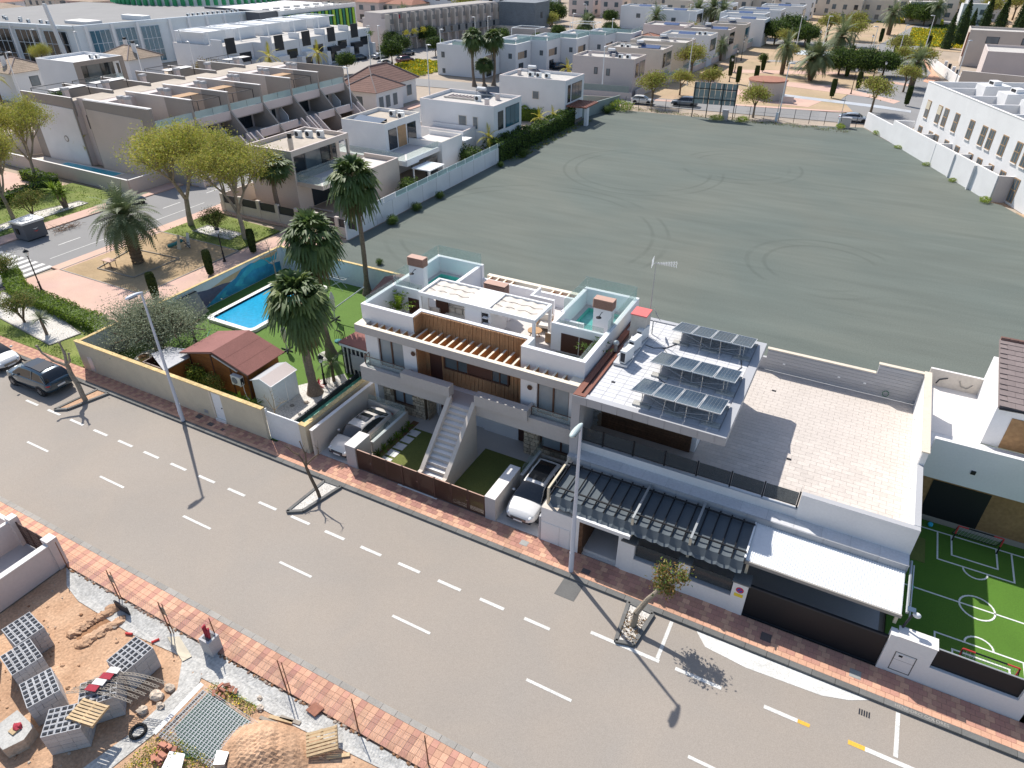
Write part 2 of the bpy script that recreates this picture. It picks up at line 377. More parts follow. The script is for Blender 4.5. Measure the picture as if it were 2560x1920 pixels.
def obj(name,b,parent=None,label=None,kind=None,smooth=False,sub=0,recalc=False):
    """ONE mesh object out of a builder in world coordinates"""
    V = np.array(b.v);c = ((V[:,0].min()+V[:,0].max())/2,(V[:,1].min()+V[:,1].max())/2,V[:,2].min())
    b.v = [tuple(x) for x in (V-np.array(c))]
    me = mesh_from(b,name)
    if recalc:
        bm = bmesh.new();bm.from_mesh(me);bmesh.ops.remove_doubles(bm,verts=bm.verts,dist=1e-4);bmesh.ops.recalc_face_normals(bm,faces=bm.faces);bm.to_mesh(me);bm.free()
    if smooth:me.polygons.foreach_set('use_smooth',[True]*len(me.polygons))
    return link(name,me,c,parent,label,kind,sub)
def link(name,me,loc,parent=None,label=None,kind=None,sub=0,rot=None,scale=None):
    o = bpy.data.objects.new(name,me);col.objects.link(o);WL[o.name] = Vector(loc)
    if parent is not None:o.parent = parent;o.location = Vector(loc)-WL[parent.name]
    else:o.location = loc
    if rot:o.rotation_euler = rot
    if scale:o.scale = scale
    if label:o['label'] = label
    if kind:o['kind'] = kind
    if sub:
        md = o.modifiers.new('subsurf','SUBSURF');md.levels = sub;md.render_levels = sub
    return o
def thing(name,label,cat,loc=(0,0,0),rz=0,group=None):
    o = bpy.data.objects.new(name,None);o.empty_display_size = .3;col.objects.link(o);o.location = loc;o.rotation_euler = (0,0,rz)
    WL[o.name] = Vector(loc);o['label'] = label;o['category'] = cat
    if group:o['group'] = group
    return o
def tag(o,label,cat,group=None):
    o['label'] = label;o['category'] = cat
    if group:o['group'] = group
    return o
def struct(name,b):return obj(name,b,kind='structure')
KIDS = {}
def copy_tree(o,parent=None):
    c = o.copy();col.objects.link(c);WL[c.name] = WL[o.name].copy()
    if parent is not None:c.parent = parent
    for ch in list(o.children):copy_tree(ch,c)
    return c
def dup(proto,loc,rz=0,label=None,scale=None,group=None):
    """a copy of a thing with copies of its parts; the first call uses the prototype itself"""
    if proto.get('_used'):c = copy_tree(proto)
    else:c = proto;proto['_used'] = 1
    c.location = loc;c.rotation_euler = (0,0,rz)
    if scale:c.scale = (scale,)*3 if not hasattr(scale,'__len__') else scale
    if label:c['label'] = label
    if group:c['group'] = group
    return c
def finish_used():
    for o in bpy.data.objects:
        if '_used' in o:del o['_used']
_pm = {}
def piece(name,parent,x0,x1,y0,y1,z0,z1,m,label=None):
    """one box-shaped piece of a surface; alike pieces share mesh data"""
    key = (name,m,round(abs(x1-x0),3),round(abs(y1-y0),3),round(z1-z0,3))
    if key not in _pm:
        b = B().box(-abs(x1-x0)/2,abs(x1-x0)/2,-abs(y1-y0)/2,abs(y1-y0)/2,0,z1-z0,m);_pm[key] = mesh_from(b,name)
    return link(name,_pm[key],((x0+x1)/2,(y0+y1)/2,z0),parent,label)
def wallX(b,x0,x1,y0,y1,z0,z1,m,ops=()):
    """wall running along x between y0 and y1 with openings (xa,xb,za,zb)"""
    xs = sorted({x0,x1,*[o[0] for o in ops],*[o[1] for o in ops]});zs = sorted({z0,z1,*[o[2] for o in ops],*[o[3] for o in ops]})
    for i in range(len(xs)-1):
        run = None
        for j in range(len(zs)-1):
            cx,cz = (xs[i]+xs[i+1])/2,(zs[j]+zs[j+1])/2
            hole = any(o[0] < cx < o[1] and o[2] < cz < o[3] for o in ops)
            if not hole:run = (run[0],zs[j+1]) if run else (zs[j],zs[j+1])
            if hole or j == len(zs)-2:
                if run:b.box(xs[i],xs[i+1],y0,y1,run[0],run[1],m);run = None
    return b
def wallY(b,y0,y1,x0,x1,z0,z1,m,ops=()):
    t = B();wallX(t,y0,y1,x0,x1,z0,z1,m,ops)
    n = len(b.v);b.v += [(v[1],v[0],v[2]) for v in t.v];b.f += [tuple(n+i for i in f)[::-1] for f in t.f];b.m += t.m;return b
# ---------------------------------------------------------------- plants
def arr_mesh(name,V,F,mats,mi=None):
    me = bpy.data.meshes.new(name);V = np.asarray(V,dtype=np.float32);F = np.asarray(F,dtype=np.int32)
    nf,k = F.shape
    me.vertices.add(len(V));me.vertices.foreach_set('co',V.ravel());me.loops.add(nf*k);me.loops.foreach_set('vertex_index',F.ravel())
    me.polygons.add(nf);me.polygons.foreach_set('loop_start',np.arange(0,nf*k,k,dtype=np.int32));me.polygons.foreach_set('loop_total',np.full(nf,k,dtype=np.int32))
    for m in mats:me.materials.append(MATS[m])
    if mi is not None:me.polygons.foreach_set('material_index',np.asarray(mi,dtype=np.int32))
    me.update();me.validate();return me
def leaf_arrays(P,size,aspect=.55,up=.0):
    n = len(P);a = rng.normal(size=(n,3));a /= np.linalg.norm(a,axis=1)[:,None]
    b = rng.normal(size=(n,3));b[:,2] *= (1-up);a[:,2] *= (1-up);a /= np.linalg.norm(a,axis=1)[:,None];b -= (b*a).sum(1)[:,None]*a;b /= np.linalg.norm(b,axis=1)[:,None]
    s = size*rng.uniform(.6,1.35,n)[:,None];a *= s;b *= s*aspect
    V = np.stack([P-a,P-b*.9,P+a,P+b*.9],1).reshape(-1,3);F = np.arange(4*n).reshape(n,4);return V,F
def leaf_mesh(name,P,size,mats,w=None,aspect=.55,up=0.):
    V,F = leaf_arrays(np.asarray(P),size,aspect,up);mi = rng.choice(len(mats),len(P),p=w) if len(mats) > 1 else None
    return arr_mesh(name,V,F,mats,mi)
def rotv(d,ang,az):
    a = d.orthogonal().normalized();b = d.cross(a);return (d*math.cos(ang)+(a*math.cos(az)+b*math.sin(az))*math.sin(ang)).normalized()
def tree(name,label,H,th,tr,levels=3,nch=4,ratio=.72,spread=.55,leaf='leaf_mid',leaf2=None,lsize=.12,nleaf=40,clump=.55,bark='bark',seed=1,up=.12,lean=(0,0),flat=1.0,first=None,shell=0,cat='tree'):
    rr = random.Random(seed);b = B();tips = []
    t = thing(name,label,cat)
    def grow(p,d,l,r,lev):
        q1 = p+d*l*.5+Vector((rr.uniform(-1,1),rr.uniform(-1,1),0))*l*.06;q = q1+(d+Vector((0,0,up*.3))).normalized()*l*.5
        n = 8 if lev == levels else (6 if lev > 1 else 4)
        b.tube(p,q1,r,bark,r*.85,n,False);b.tube(q1,q,r*.85,bark,r*.66,n,False)
        if lev <= 1:tips.append(q1)
        if lev == 0:tips.append(q);return
        k = nch if lev > 1 else max(3,nch-1);a0 = rr.uniform(0,6.28)
        for i in range(k):
            nd = rotv(d,spread*rr.uniform(.55,1.25),a0+6.28*i/k+rr.uniform(-.4,.4));nd = Vector((nd.x,nd.y,(nd.z+up)*flat)).normalized()
            grow(q-(d*l*rr.uniform(0,.25)),nd,l*ratio*rr.uniform(.75,1.15),r*.6,lev-1)
    l0 = (first or (H-th)/(sum(ratio**i for i in range(1,levels+1))+.15))
    top = Vector((lean[0],lean[1],th))
    b.tube((0,0,-.1),(lean[0]*.3,lean[1]*.3,th*.5),tr*1.15,bark,tr*.9,10,False);b.tube((lean[0]*.3,lean[1]*.3,th*.5),top,tr*.9,bark,tr*.8,10,False)
    a0 = rr.uniform(0,6.28)
    for i in range(nch):
        nd = rotv(Vector((0,0,1)),spread*rr.uniform(.5,1.1),a0+6.28*i/nch);nd = Vector((nd.x,nd.y,nd.z*flat)).normalized()
        grow(top-Vector((0,0,th*.08*i/nch)),nd,l0*ratio,tr*.6,levels-1)
    obj('trunk',b,t)
    T = np.array([tuple(x) for x in tips]);P = np.repeat(T,nleaf,0)+rng.normal(size=(len(T)*nleaf,3))*clump*np.array([1,1,.75])
    if nleaf:
        P = P[P[:,2] > th*.55]
        me = leaf_mesh('crown',P,lsize,[leaf]+([leaf2] if leaf2 else []),[.6,.4] if leaf2 else None)
        link('crown',me,(0,0,0),t)
    return t
def shrub(name,label,rx,ry,rz,leaf='leaf_mid',leaf2=None,n=900,lsize=.07,seed=1,cat='shrub',z0=0,core=True,boxy=False,group=None,corec=None):
    t = thing(name,label,cat,group=group)
    r2 = np.random.default_rng(seed)
    if boxy:
        P = r2.uniform(-1,1,(n,3));ax = r2.integers(0,3,n);sg = np.sign(r2.uniform(-1,1,n));sg[ax == 2] = 1
        P[np.arange(n),ax] = sg*r2.uniform(.86,1.04,n);P = P*np.array([rx,ry,rz])+np.array([0,0,rz+z0]);P += r2.normal(size=P.shape)*.05
    else:
        d = r2.normal(size=(n,3));d /= np.linalg.norm(d,axis=1)[:,None];q = r2.uniform(.55,1.05,n)[:,None]
        bump = 1+.16*np.sin(d[:,0:1]*5+seed)*np.cos(d[:,1:2]*4.3+seed*2)+.1*np.sin(d[:,2:3]*7+seed)
        P = d*q*bump*np.array([rx,ry,rz])+np.array([0,0,rz*.9+z0])
    link('foliage',leaf_mesh('foliage',P,lsize,[leaf]+([leaf2] if leaf2 else []),[.6,.4] if leaf2 else None),(0,0,0),t)
    if core:
        b = B()
        if boxy:b.box(-rx*.86,rx*.86,-ry*.86,ry*.86,z0,z0+rz*1.75,corec or leaf)
        else:b.blob((0,0,rz*.9+z0),rx*.62,ry*.62,rz*.62,corec or leaf,seed)
        obj('stems',b,t)  # solid inner core, added to block the gaps between leaves
    if z0 > .3:obj('stem',B().tube((0,0,0),(0,0,z0+rz*.6),.06+.02*rx,'bark',.04,6),t)
    return t
def hedge(name,label,pts,w,h,leaf='leaf_bright',leaf2='leaf_mid',dens=60,lsize=.09,cat='hedge',flower=None):
    """clipped leafy hedge along a polyline of world points"""
    t = thing(name,label,cat,(pts[0][0],pts[0][1],0));Ps = [];b = B()
    for (xa,ya),(xb,yb) in zip(pts[:-1],pts[1:]):
        d = math.hypot(xb-xa,yb-ya);n = int(dens*d*(w+2*h));u = rng.uniform(0,1,n);k = rng.uniform(-1,1,n)*(w/2+h)
        off = np.clip(k,-w/2,w/2);z = h-np.maximum(np.abs(k)-w/2,0);wob = .10*np.sin(u*d*1.7)+.07*np.sin(u*d*4.1+1)
        nx,ny = -(yb-ya)/d,(xb-xa)/d
        P = np.stack([xa+(xb-xa)*u+nx*off,ya+(yb-ya)*u+ny*off,z+wob*h],1)+rng.normal(size=(n,3))*.07;Ps.append(P)
        b.wall(xa,ya,xb,yb,w*.82,0,h*.88,leaf2)
    P = np.concatenate(Ps);P[:,2] = np.maximum(P[:,2],.03);P -= np.array([pts[0][0],pts[0][1],0])
    mats = [leaf,leaf2]+([flower] if flower else [])
    link('foliage',leaf_mesh('foliage',P,lsize,mats,[.5,.3,.2] if flower else [.62,.38]),(pts[0][0],pts[0][1],0),t)
    obj('stems',b,t);return t  # solid inner box added to block gaps; darker green stands for inner shade
def topiary(name,label,h,r,seed=1,z0=.25):
    t = thing(name,label,'cypress');n = 2600;u = rng.uniform(0,1,n);a = rng.uniform(0,6.283,n)
    prof = lambda u:r*np.clip(.72+.9*u-.75*u*u,0,1.2)*(1-np.clip((u-.95)/.05,0,1)*.3)
    rr = prof(u)*rng.uniform(.94,1.04,n);P = np.stack([rr*np.cos(a),rr*np.sin(a),z0+u*(h-z0)],1)
    k = n//8;P[:k,2] = h+rng.uniform(-.02,.03,k);q = np.sqrt(rng.uniform(0,1,k))*prof(np.array([.95]))[0];P[:k,0] = q*np.cos(a[:k]);P[:k,1] = q*np.sin(a[:k])
    link('foliage',leaf_mesh('foliage',P,.055,['cypress_green','leaf_dark'],[.7,.3]),(0,0,0),t)
    b = B();zs = [i/8 for i in range(9)]
    for z0_,z1_ in zip(zs[:-1],zs[1:]):b.tube((0,0,z0+z0_*(h-z0)),(0,0,z0+z1_*(h-z0)),float(prof(np.array(z0_)))*.93,'cypress_green',float(prof(np.array(z1_)))*.93,12)
    b.tube((0,0,-.05),(0,0,z0+.1),.06,'bark',.06,6);obj('stem',b,t);return t
def spire_cypress(name,label,h,r,leaf='leaf_dark'):
    t = thing(name,label,'cypress');n = 2600;u = rng.uniform(0,1,n)**1.2;a = rng.uniform(0,6.283,n)
    rr = r*(1-u)**.75*(1+.18*np.sin(a*3+u*9))*rng.uniform(.7,1.08,n);P = np.stack([rr*np.cos(a),rr*np.sin(a),.25+u*(h-.25)],1)
    link('foliage',leaf_mesh('foliage',P,.16,[leaf,'leaf_mid'],[.8,.2]),(0,0,0),t)
    obj('trunk',B().tube((0,0,-.05),(0,0,h*.25),r*.75,leaf,r*.7,10).tube((0,0,h*.25),(0,0,h*.92),r*.7,leaf,.05,10),t);return t
def frond_fan(cx,d,L,rad,V,F,M,mi,droop=.35,nb=17):
    """fan leaf: petiole then blades"""
    d = Vector(d).normalized();side = d.cross(Vector((0,0,1)));
    if side.length < .1:side = Vector((1,0,0))
    side.normalize();c = Vector(cx);e = c+d*L+Vector((0,0,-.12*L))
    w = .025;k = len(V);V += [tuple(c-side*w),tuple(c+side*w),tuple(e+side*w),tuple(e-side*w)];F.append((k,k+1,k+2,k+3));M.append(2)
    up = side.cross(d).normalized()
    for i in range(nb):
        a = (i/(nb-1)-.5)*2*R(105);q = (d*math.cos(a)+side*math.sin(a)).normalized();rl = rad*(1-.22*abs(a)/R(105))*rng.uniform(.85,1.1)
        n = q.cross(up).normalized();bw = rl*.105
        p1 = e+q*rl*.5+up*rl*.05;p2 = e+q*rl*.98-Vector((0,0,1))*rl*droop*rng.uniform(.7,1.5)
        tw = up*bw*.35*(1 if i % 2 else -1)
        k = len(V);V += [tuple(e-n*.012),tuple(e+n*.012),tuple(p1-n*bw+tw),tuple(p1+n*bw-tw),tuple(p2-n*bw*.25),tuple(p2+n*bw*.25)]
        F.append((k,k+1,k+3,k+2));F.append((k+2,k+3,k+5,k+4));M += [mi,mi]
def fan_palm(name,label,h,r=2.2,tr=.24,nf=46,skirt=26,seed=1,rough=True):
    t = thing(name,label,'palm tree');rr = random.Random(seed);V = [];F = [];M = []
    for i in range(nf):
        u = i/nf;el = R(78-u*112+rr.uniform(-10,10));az = i*2.39996+rr.uniform(-.2,.2)
        d = (math.cos(az)*math.cos(el),math.sin(az)*math.cos(el),math.sin(el))
        frond_fan((0,0,h+.25*(1-u)),d,r*.50*rr.uniform(.85,1.1),r*.56,V,F,M,rr.choice([0,0,1,0]) if u < .7 else 0,.25+.5*u)
    link('crown',arr_mesh('crown',V,F,['palm_green','palm_light','palm_stalk'],M),(0,0,0),t)
    V = [];F = [];M = []
    for i in range(skirt):
        az = rr.uniform(0,6.28);el = R(rr.uniform(-74,-42));d = (math.cos(az)*math.cos(el),math.sin(az)*math.cos(el),math.sin(el))
        frond_fan((0,0,h-rr.uniform(0,.5)),d,r*.42,r*.52,V,F,M,rr.choice([0,1]),.9,11)
    if skirt:link('dead_leaves',arr_mesh('dead_leaves',V,F,['palm_skirt','palm_green','palm_stalk'],M),(0,0,0),t)
    b = B();n = 14;lean = (rr.uniform(-.25,.25),rr.uniform(-.2,.2))
    for i in range(n):
        u0,u1 = i/n,(i+1)/n;f = lambda u:(lean[0]*math.sin(u*3.1),lean[1]*math.sin(u*3.1),u*h);rad = lambda u:tr*(1+1.1*max(0,.12-u)/.12-.25*u)
        b.tube(f(u0),f(u1),rad(u0)*(1.05 if i % 2 else 1),'bark_palm',rad(u1),12,False)
    obj('trunk',b,t,smooth=True);return t
def date_palm(name,label,h,r=3.2,tr=.42,nf=44,seed=1,leaf='date_leaf',arch=1.0,trunks=1,segs=9):
    t = thing(name,label,'palm tree');rr = random.Random(seed);V = [];F = [];M = [];heads = [(0,0,h)]
    if trunks > 1:heads = [(rr.uniform(-1,1)*1.0,rr.uniform(-1,1)*1.0,h*rr.uniform(.55,1)) for _ in range(trunks)]
    for hx,hy,hz in heads:
        for i in range(nf//len(heads) if trunks > 2 else nf):
            u = i/nf*(len(heads) if trunks > 2 else 1);el = R(82-u*105+rr.uniform(-8,8));az = i*2.39996+rr.uniform(-.25,.25);L = r*rr.uniform(.85,1.12)
            p = Vector((hx,hy,hz));d = Vector((math.cos(az)*math.cos(el),math.sin(az)*math.cos(el),math.sin(el)))
            side = Vector((-math.sin(az),math.cos(az),0))
            for s in range(segs):
                st = L/segs;q = p+d*st;w = .03*(1-s/segs)+.01
                k = len(V);V += [tuple(p-side*w),tuple(p+side*w),tuple(q+side*w),tuple(q-side*w)];F.append((k,k+1,k+2,k+3));M.append(1 if s < 2 else 0)
                if s > 0:
                    for sg in (-1,1):
                        for h2 in (0,.5):
                            o = p+d*st*h2;ll = r*.20*math.sin(math.pi*min(1,(s+h2)/segs*.9+.12))*rr.uniform(.85,1.15)
                            tip = o+side*sg*ll*.85+d*ll*.55+Vector((0,0,.10*ll-.25*ll*max(0,s/segs)));k = len(V)
                            ww = d*st*.20;V += [tuple(o-ww),tuple(o+ww),tuple(tip+ww*.15),tuple(tip-ww*.15)];F.append((k,k+1,k+2,k+3));M.append(0)
                p = q;d = (d+Vector((0,0,-.19*arch*(1+.6*u)))).normalized()
    link('crown',arr_mesh('crown',V,F,[leaf,'palm_stalk'],M),(0,0,0),t)
    b = B()
    for hx,hy,hz in heads:
        n = max(5,int(hz*3))
        for i in range(n):
            u0,u1 = i/n,(i+1)/n;k = tr*(1.15 if trunks == 1 else .8)*(1+.5*max(0,u0-.75));f = lambda u:(hx*u**.6,hy*u**.6,u*hz)
            b.tube(f(u0),f(u1),k*.90,'bark',k*1.06,10,False)
    obj('trunk',b,t);return t
def yucca(name,label,h,r=.6,stems=1,leaf='leaf_mid',seed=3,n=60,tr=.1,cat='shrub'):
    t = thing(name,label,cat);rr = random.Random(seed);V = [];F = [];b = B()
    for s in range(stems):
        x,y = (rr.uniform(-.5,.5)*r*(stems > 1),rr.uniform(-.5,.5)*r*(stems > 1));hh = h*rr.uniform(.7,1) if stems > 1 else h
        b.tube((x*.3,y*.3,-.05),(x,y,hh),tr,'bark_palm',tr*.8,8,False)
        for i in range(n):
            az = rr.uniform(0,6.28);el = R(rr.uniform(-20,85));L = r*rr.uniform(.75,1.1);d = Vector((math.cos(az)*math.cos(el),math.sin(az)*math.cos(el),math.sin(el)))
            p = Vector((x,y,hh));m = p+d*L*.6;e = p+d*L-Vector((0,0,.15*L));sd_ = Vector((-math.sin(az),math.cos(az),0))*r*.05
            k = len(V);V += [tuple(p-sd_*.5),tuple(p+sd_*.5),tuple(m+sd_),tuple(m-sd_),tuple(e+sd_*.15),tuple(e-sd_*.15)];F += [(k,k+1,k+2,k+3),(k+3,k+2,k+4,k+5)]
    link('leaves',arr_mesh('leaves',V,F,[leaf]),(0,0,0),t);obj('trunk',b,t);return t
def bare_tree(name,label,paths,r0,m='bark_pale',twigs=0,seed=1):
    """paths: list of (points, start radius, end radius) in local metres"""
    t = thing(name,label,'tree');rr = random.Random(seed)
    for i,(pts,ra,rb) in enumerate(paths):
        b = B();P = [pts[0]]
        for a,c in zip(pts[:-1],pts[1:]):
            A,C = Vector(a),Vector(c);k = max(2,int((C-A).length/.35))
            for j in range(1,k+1):
                q = A.lerp(C,j/k);P.append(tuple(q+Vector((rr.uniform(-1,1),rr.uniform(-1,1),rr.uniform(-1,1)))*.03*(j < k)))
        n = len(P)-1
        for j in range(n):
            u0,u1 = j/n,(j+1)/n;kn = 1+(.22 if j % 3 == 2 and i else 0)
            b.tube(P[j],P[j+1],(ra+(rb-ra)*u0)*kn,m,(ra+(rb-ra)*u1),8,False)
        if i:b.blob(P[-1],rb*2.0,rb*2.0,rb*1.8,m,seed+i,6,5,.3)
        for _ in range(twigs if i else 0):
            A = Vector(rr.choice(P[n//2:]));b.tube(A,A+Vector((rr.uniform(-.3,.3),rr.uniform(-.3,.3),rr.uniform(.1,.4))),.012,m,.004,4,False)
        obj('trunk' if i == 0 else 'branch',b,t)
    return t
# ---------------------------------------------------------------- cars
def lerp_tab(tab,x):
    if x <= tab[0][0]:return tab[0][1:]
    for a,b in zip(tab[:-1],tab[1:]):
        if x <= b[0]:
            u = (x-a[0])/(b[0]-a[0]);return tuple(p+(q-p)*u for p,q in zip(a[1:],b[1:]))
    return tab[-1][1:]
CARS = {
 'sedan':dict(body=[(-2.42,.66,.42,.72,.78),(-2.36,.80,.30,.88,.95),(-2.15,.91,.25,.96,1.02),(-1.6,.95,.22,.96,1.02),(-.8,.95,.20,.94,1.0),(.2,.94,.20,.91,.97),(1.0,.94,.20,.90,.95),(1.6,.92,.22,.84,.91),(2.05,.86,.25,.74,.81),(2.32,.72,.30,.62,.68),(2.42,.55,.36,.50,.54)],
      roof=[(-1.98,1.0),(-1.35,1.23),(-.75,1.38),(-.1,1.43),(.35,1.40),(.62,1.32),(1.22,.95)],rr=(-1.30,.50),hw=(.80,.56)),
 'suv':dict(body=[(-2.38,.70,.48,.85,.95),(-2.32,.86,.36,1.05,1.08),(-2.1,.95,.32,1.10,1.12),(-1.3,.98,.30,1.10,1.12),(-.3,.98,.28,1.07,1.12),(.7,.98,.28,1.05,1.10),(1.2,.97,.28,1.02,1.08),(1.7,.95,.30,.96,1.03),(2.1,.88,.33,.87,.94),(2.32,.74,.38,.74,.80),(2.40,.58,.45,.58,.62)],
      roof=[(-2.22,1.10),(-1.98,1.46),(-1.70,1.60),(-1.0,1.68),(-.2,1.70),(.3,1.66),(.55,1.60),(1.28,1.08)],rr=(-1.75,.45),hw=(.86,.62)),
 'hatch':dict(body=[(-2.02,.66,.42,.80,.86),(-1.97,.80,.30,.92,.98),(-1.75,.87,.26,.96,1.0),(-1.0,.89,.24,.96,1.0),(0,.89,.22,.94,1.0),(.8,.88,.22,.92,.97),(1.35,.86,.24,.84,.90),(1.75,.79,.27,.74,.80),(1.97,.66,.32,.60,.64),(2.03,.52,.38,.48,.52)],
      roof=[(-1.88,.98),(-1.62,1.32),(-1.35,1.42),(-.6,1.48),(.05,1.45),(.35,1.38),(1.05,.96)],rr=(-1.40,.30),hw=(.78,.56)),
}
def car(name,label,kind,paint,scale=1.0,sunroof=None,detail=True,plate=False,cat='car',interior=False):
    D = CARS[kind];t = thing(name,label,cat);bt = D['body'];rt = D['roof'];b = B()
    xs = sorted(set([x[0] for x in bt]+[bt[0][0]+(bt[-1][0]-bt[0][0])*i/16 for i in range(17)]));rings = []
    for x in xs:
        w,zb,zs,zc = lerp_tab(bt,x);h = zs-zb
        prof = [(0,zb),(.80*w,zb),(.96*w,zb+.10),(w,zb+.38*h),(.985*w,zb+.70*h),(.95*w,zs-.05),(.88*w,zs),(.5*w,zc-.01),(0,zc)]
        rings.append([(x,p[0],p[1]) for p in prof]+[(x,-p[0],p[1]) for p in prof[-2:0:-1]])
    n = len(rings[0])
    for i in range(len(rings)-1):
        for j in range(n):b.face([rings[i][j],rings[i+1][j],rings[i+1][(j+1)%n],rings[i][(j+1)%n]],paint)
    b.face(rings[0],paint);b.face(rings[-1][::-1],paint)
    obj('body',b,t,smooth=True,sub=1 if detail else 0,recalc=True)
    hb,ht = D['hw'];x0,x1 = rt[0][0],rt[-1][0];rr0,rr1 = D['rr'];gx = sorted(set([r_[0] for r_ in rt]+[rr0,rr1,(rr0+rr1)/2,(rr0*3+rr1)/4,(rr0+rr1*3)/4]))
    def sec(x):
        z = lerp_tab(rt,x)[0];belt = lerp_tab(bt,x)[2]-.03;u = min(1,max(0,(z-belt)/(max(r_[1] for r_ in rt)-belt)))
        wb = hb*(lerp_tab(bt,x)[0]/max(q[1] for q in bt))**.5+.02;wt = wb+(ht-wb)*u;z = max(z,belt+.01)
        return [(x,wb,belt),(x,wt+(wb-wt)*.18,belt+(z-belt)*.78),(x,wt,z-.05*u),(x,wt*.72,z-.008*u),(x,wt*.3,z+.01*u)]
    parts = {'windshield':B(),'rear_window':B(),'side_window':B(),'side_window2':B(),'roof':B(),'pillar':B()}
    S = [sec(x) for x in gx]
    for a,c,xa,xb in zip(S[:-1],S[1:],gx[:-1],gx[1:]):
        for sg in (1,-1):
            q = lambda p:(p[0],p[1]*sg,p[2])
            for j in range(4):
                f = [q(a[j]),q(c[j]),q(c[j+1]),q(a[j+1])];f = f if sg > 0 else f[::-1]
                if j == 0:key = 'side_window' if sg > 0 else 'side_window2'
                elif xb <= rr0+.001:key = 'rear_window' if j > 1 else 'pillar'
                elif xa >= rr1-.001:key = 'windshield' if j > 1 else 'pillar'
                else:key = 'roof'
                parts[key].face(f,paint if key in ('roof','pillar') else 'car_glass')
        f = [(a[4]),(c[4]),(c[4][0],-c[4][1],c[4][2]),(a[4][0],-a[4][1],a[4][2])]
        key = 'rear_window' if xb <= rr0+.001 else ('windshield' if xa >= rr1-.001 else 'roof')
        parts[key].face(f,paint if key == 'roof' else 'car_glass')
    xm = (rr0+rr1)/2-.1     # B pillar and window line
    for sg in (1,-1):
        a = sec(xm);b2 = parts['pillar']
        b2.tube((xm,a[0][1]*sg,a[0][2]),(xm-.05,a[1][1]*sg,a[1][2]+.05),.035,paint if kind == 'suv' else 'car_glass',.03,5)
        a = sec(rr0-.1);b2.tube((rr0-.45,sec(rr0-.45)[0][1]*sg,a[0][2]),(rr0+.05,a[1][1]*sg,a[1][2]+.03),.05,paint,.04,5)
    for k,bb in parts.items():
        if bb.f:obj(k.rstrip('2'),bb,t,smooth=(k in ('roof','windshield','rear_window')),recalc=True)
    if sunroof:
        sx0,sx1,sw = sunroof;zz = max(lerp_tab(rt,sx0)[0],lerp_tab(rt,sx1)[0]);za,zb_ = lerp_tab(rt,sx0)[0],lerp_tab(rt,sx1)[0];zm = lerp_tab(rt,(sx0+sx1)/2)[0]
        s = B();xm_ = (sx0+sx1)/2
        s.face([(sx0,-sw,za+.05),(xm_,-sw,zm+.06),(xm_,sw,zm+.06),(sx0,sw,za+.05)],'car_glass');s.face([(xm_,-sw,zm+.06),(sx1,-sw,zb_+.05),(sx1,sw,zb_+.05),(xm_,sw,zm+.06)],'car_glass')
        obj('sunroof',s,t)
    L0,L1 = bt[0][0],bt[-1][0];W = max(q[1] for q in bt);wr = .35 if kind == 'suv' else .32
    for x in (L0*.60,L1*.61):
        for sg in (1,-1):
            y = W*sg;a = B().tube((x,y-.20*sg,wr),(x,y+.006*sg,wr),wr*1.17,'dark_plastic',n=20)
            obj('wheel_arch',a,t)
            w = B().tube((x,y-.22*sg,wr),(x,y+.02*sg,wr),wr,'tyre',n=22);w = obj('wheel',w,t)
            if detail:
                r_ = B().tube((x,y+.015*sg,wr),(x,y+.026*sg,wr),wr*.66,'metal_dark',n=20)
                for k in range(7):
                    a_ = k*6.283/7;r_.tube((x,y+.03*sg,wr),(x+math.cos(a_)*wr*.62,y+.03*sg,wr+math.sin(a_)*wr*.62),.024,'rim',n=4)
                obj('rim',r_,w)
    wf,zb,zs,zc = lerp_tab(bt,L1-.16)
    for sg in (1,-1):
        zz = (zb+zs)/2+.10
        obj('headlight',B().blob((L1-.26,wf*.84*sg,zz+.05),.26,.11,.085,'light_glass',2,10,7,0),t,smooth=True)
        w2,a2,b2_,c2_ = lerp_tab(bt,L0+.08)
        obj('tail_light',B().blob((L0+.13,w2*.86*sg,(a2+b2_)/2+.18),.12,.17,.07,'tail_red',3,10,7,0),t,smooth=True)
        xm2 = rr1+.42;zz2 = lerp_tab(bt,xm2)[2]+.03
        obj('mirror',B().blob((xm2,(W+.07)*sg,zz2),.09,.11,.07,paint,4,8,6,0),t,smooth=True)
    g = B().box(L1-.12,L1+.012,-wf*.58,wf*.58,zb+.13,zb+.29,'dark_plastic');
    for k in range(3):g.box(L1-.10,L1+.022,-wf*.56,wf*.56,zb+.15+.05*k,zb+.165+.05*k,'chrome')
    obj('grille',g,t);obj('lower_intake',B().box(L1-.22,L1-.06,-wf*.92,wf*.92,zb-.02,zb+.10,'dark_plastic'),t)
    if plate:
        obj('number_plate',B().box(L1+.0,L1+.03,-.26,.26,zb+.05,zb+.15,'white_plastic'),t)
        w2,a2,b2_,c2_ = lerp_tab(bt,L0+.02);obj('number_plate',B().box(L0-.035,L0+.02,-.26,.26,a2+.20,a2+.31,'white_plastic'),t)
    if detail:
        for sg in (1,-1):obj('sill',B().box(L0*.42,L1*.42,(W-.03)*sg,(W+.012)*sg,.24,.34,'dark_plastic'),t)
    t.scale = (scale,)*3;t['_s'] = scale;return t
def place_car(t,x,y,rz,label,z=0.0,group='cars parked along the streets'):
    o = dup(t,(x,y,z),R(rz),label,group=group);return o
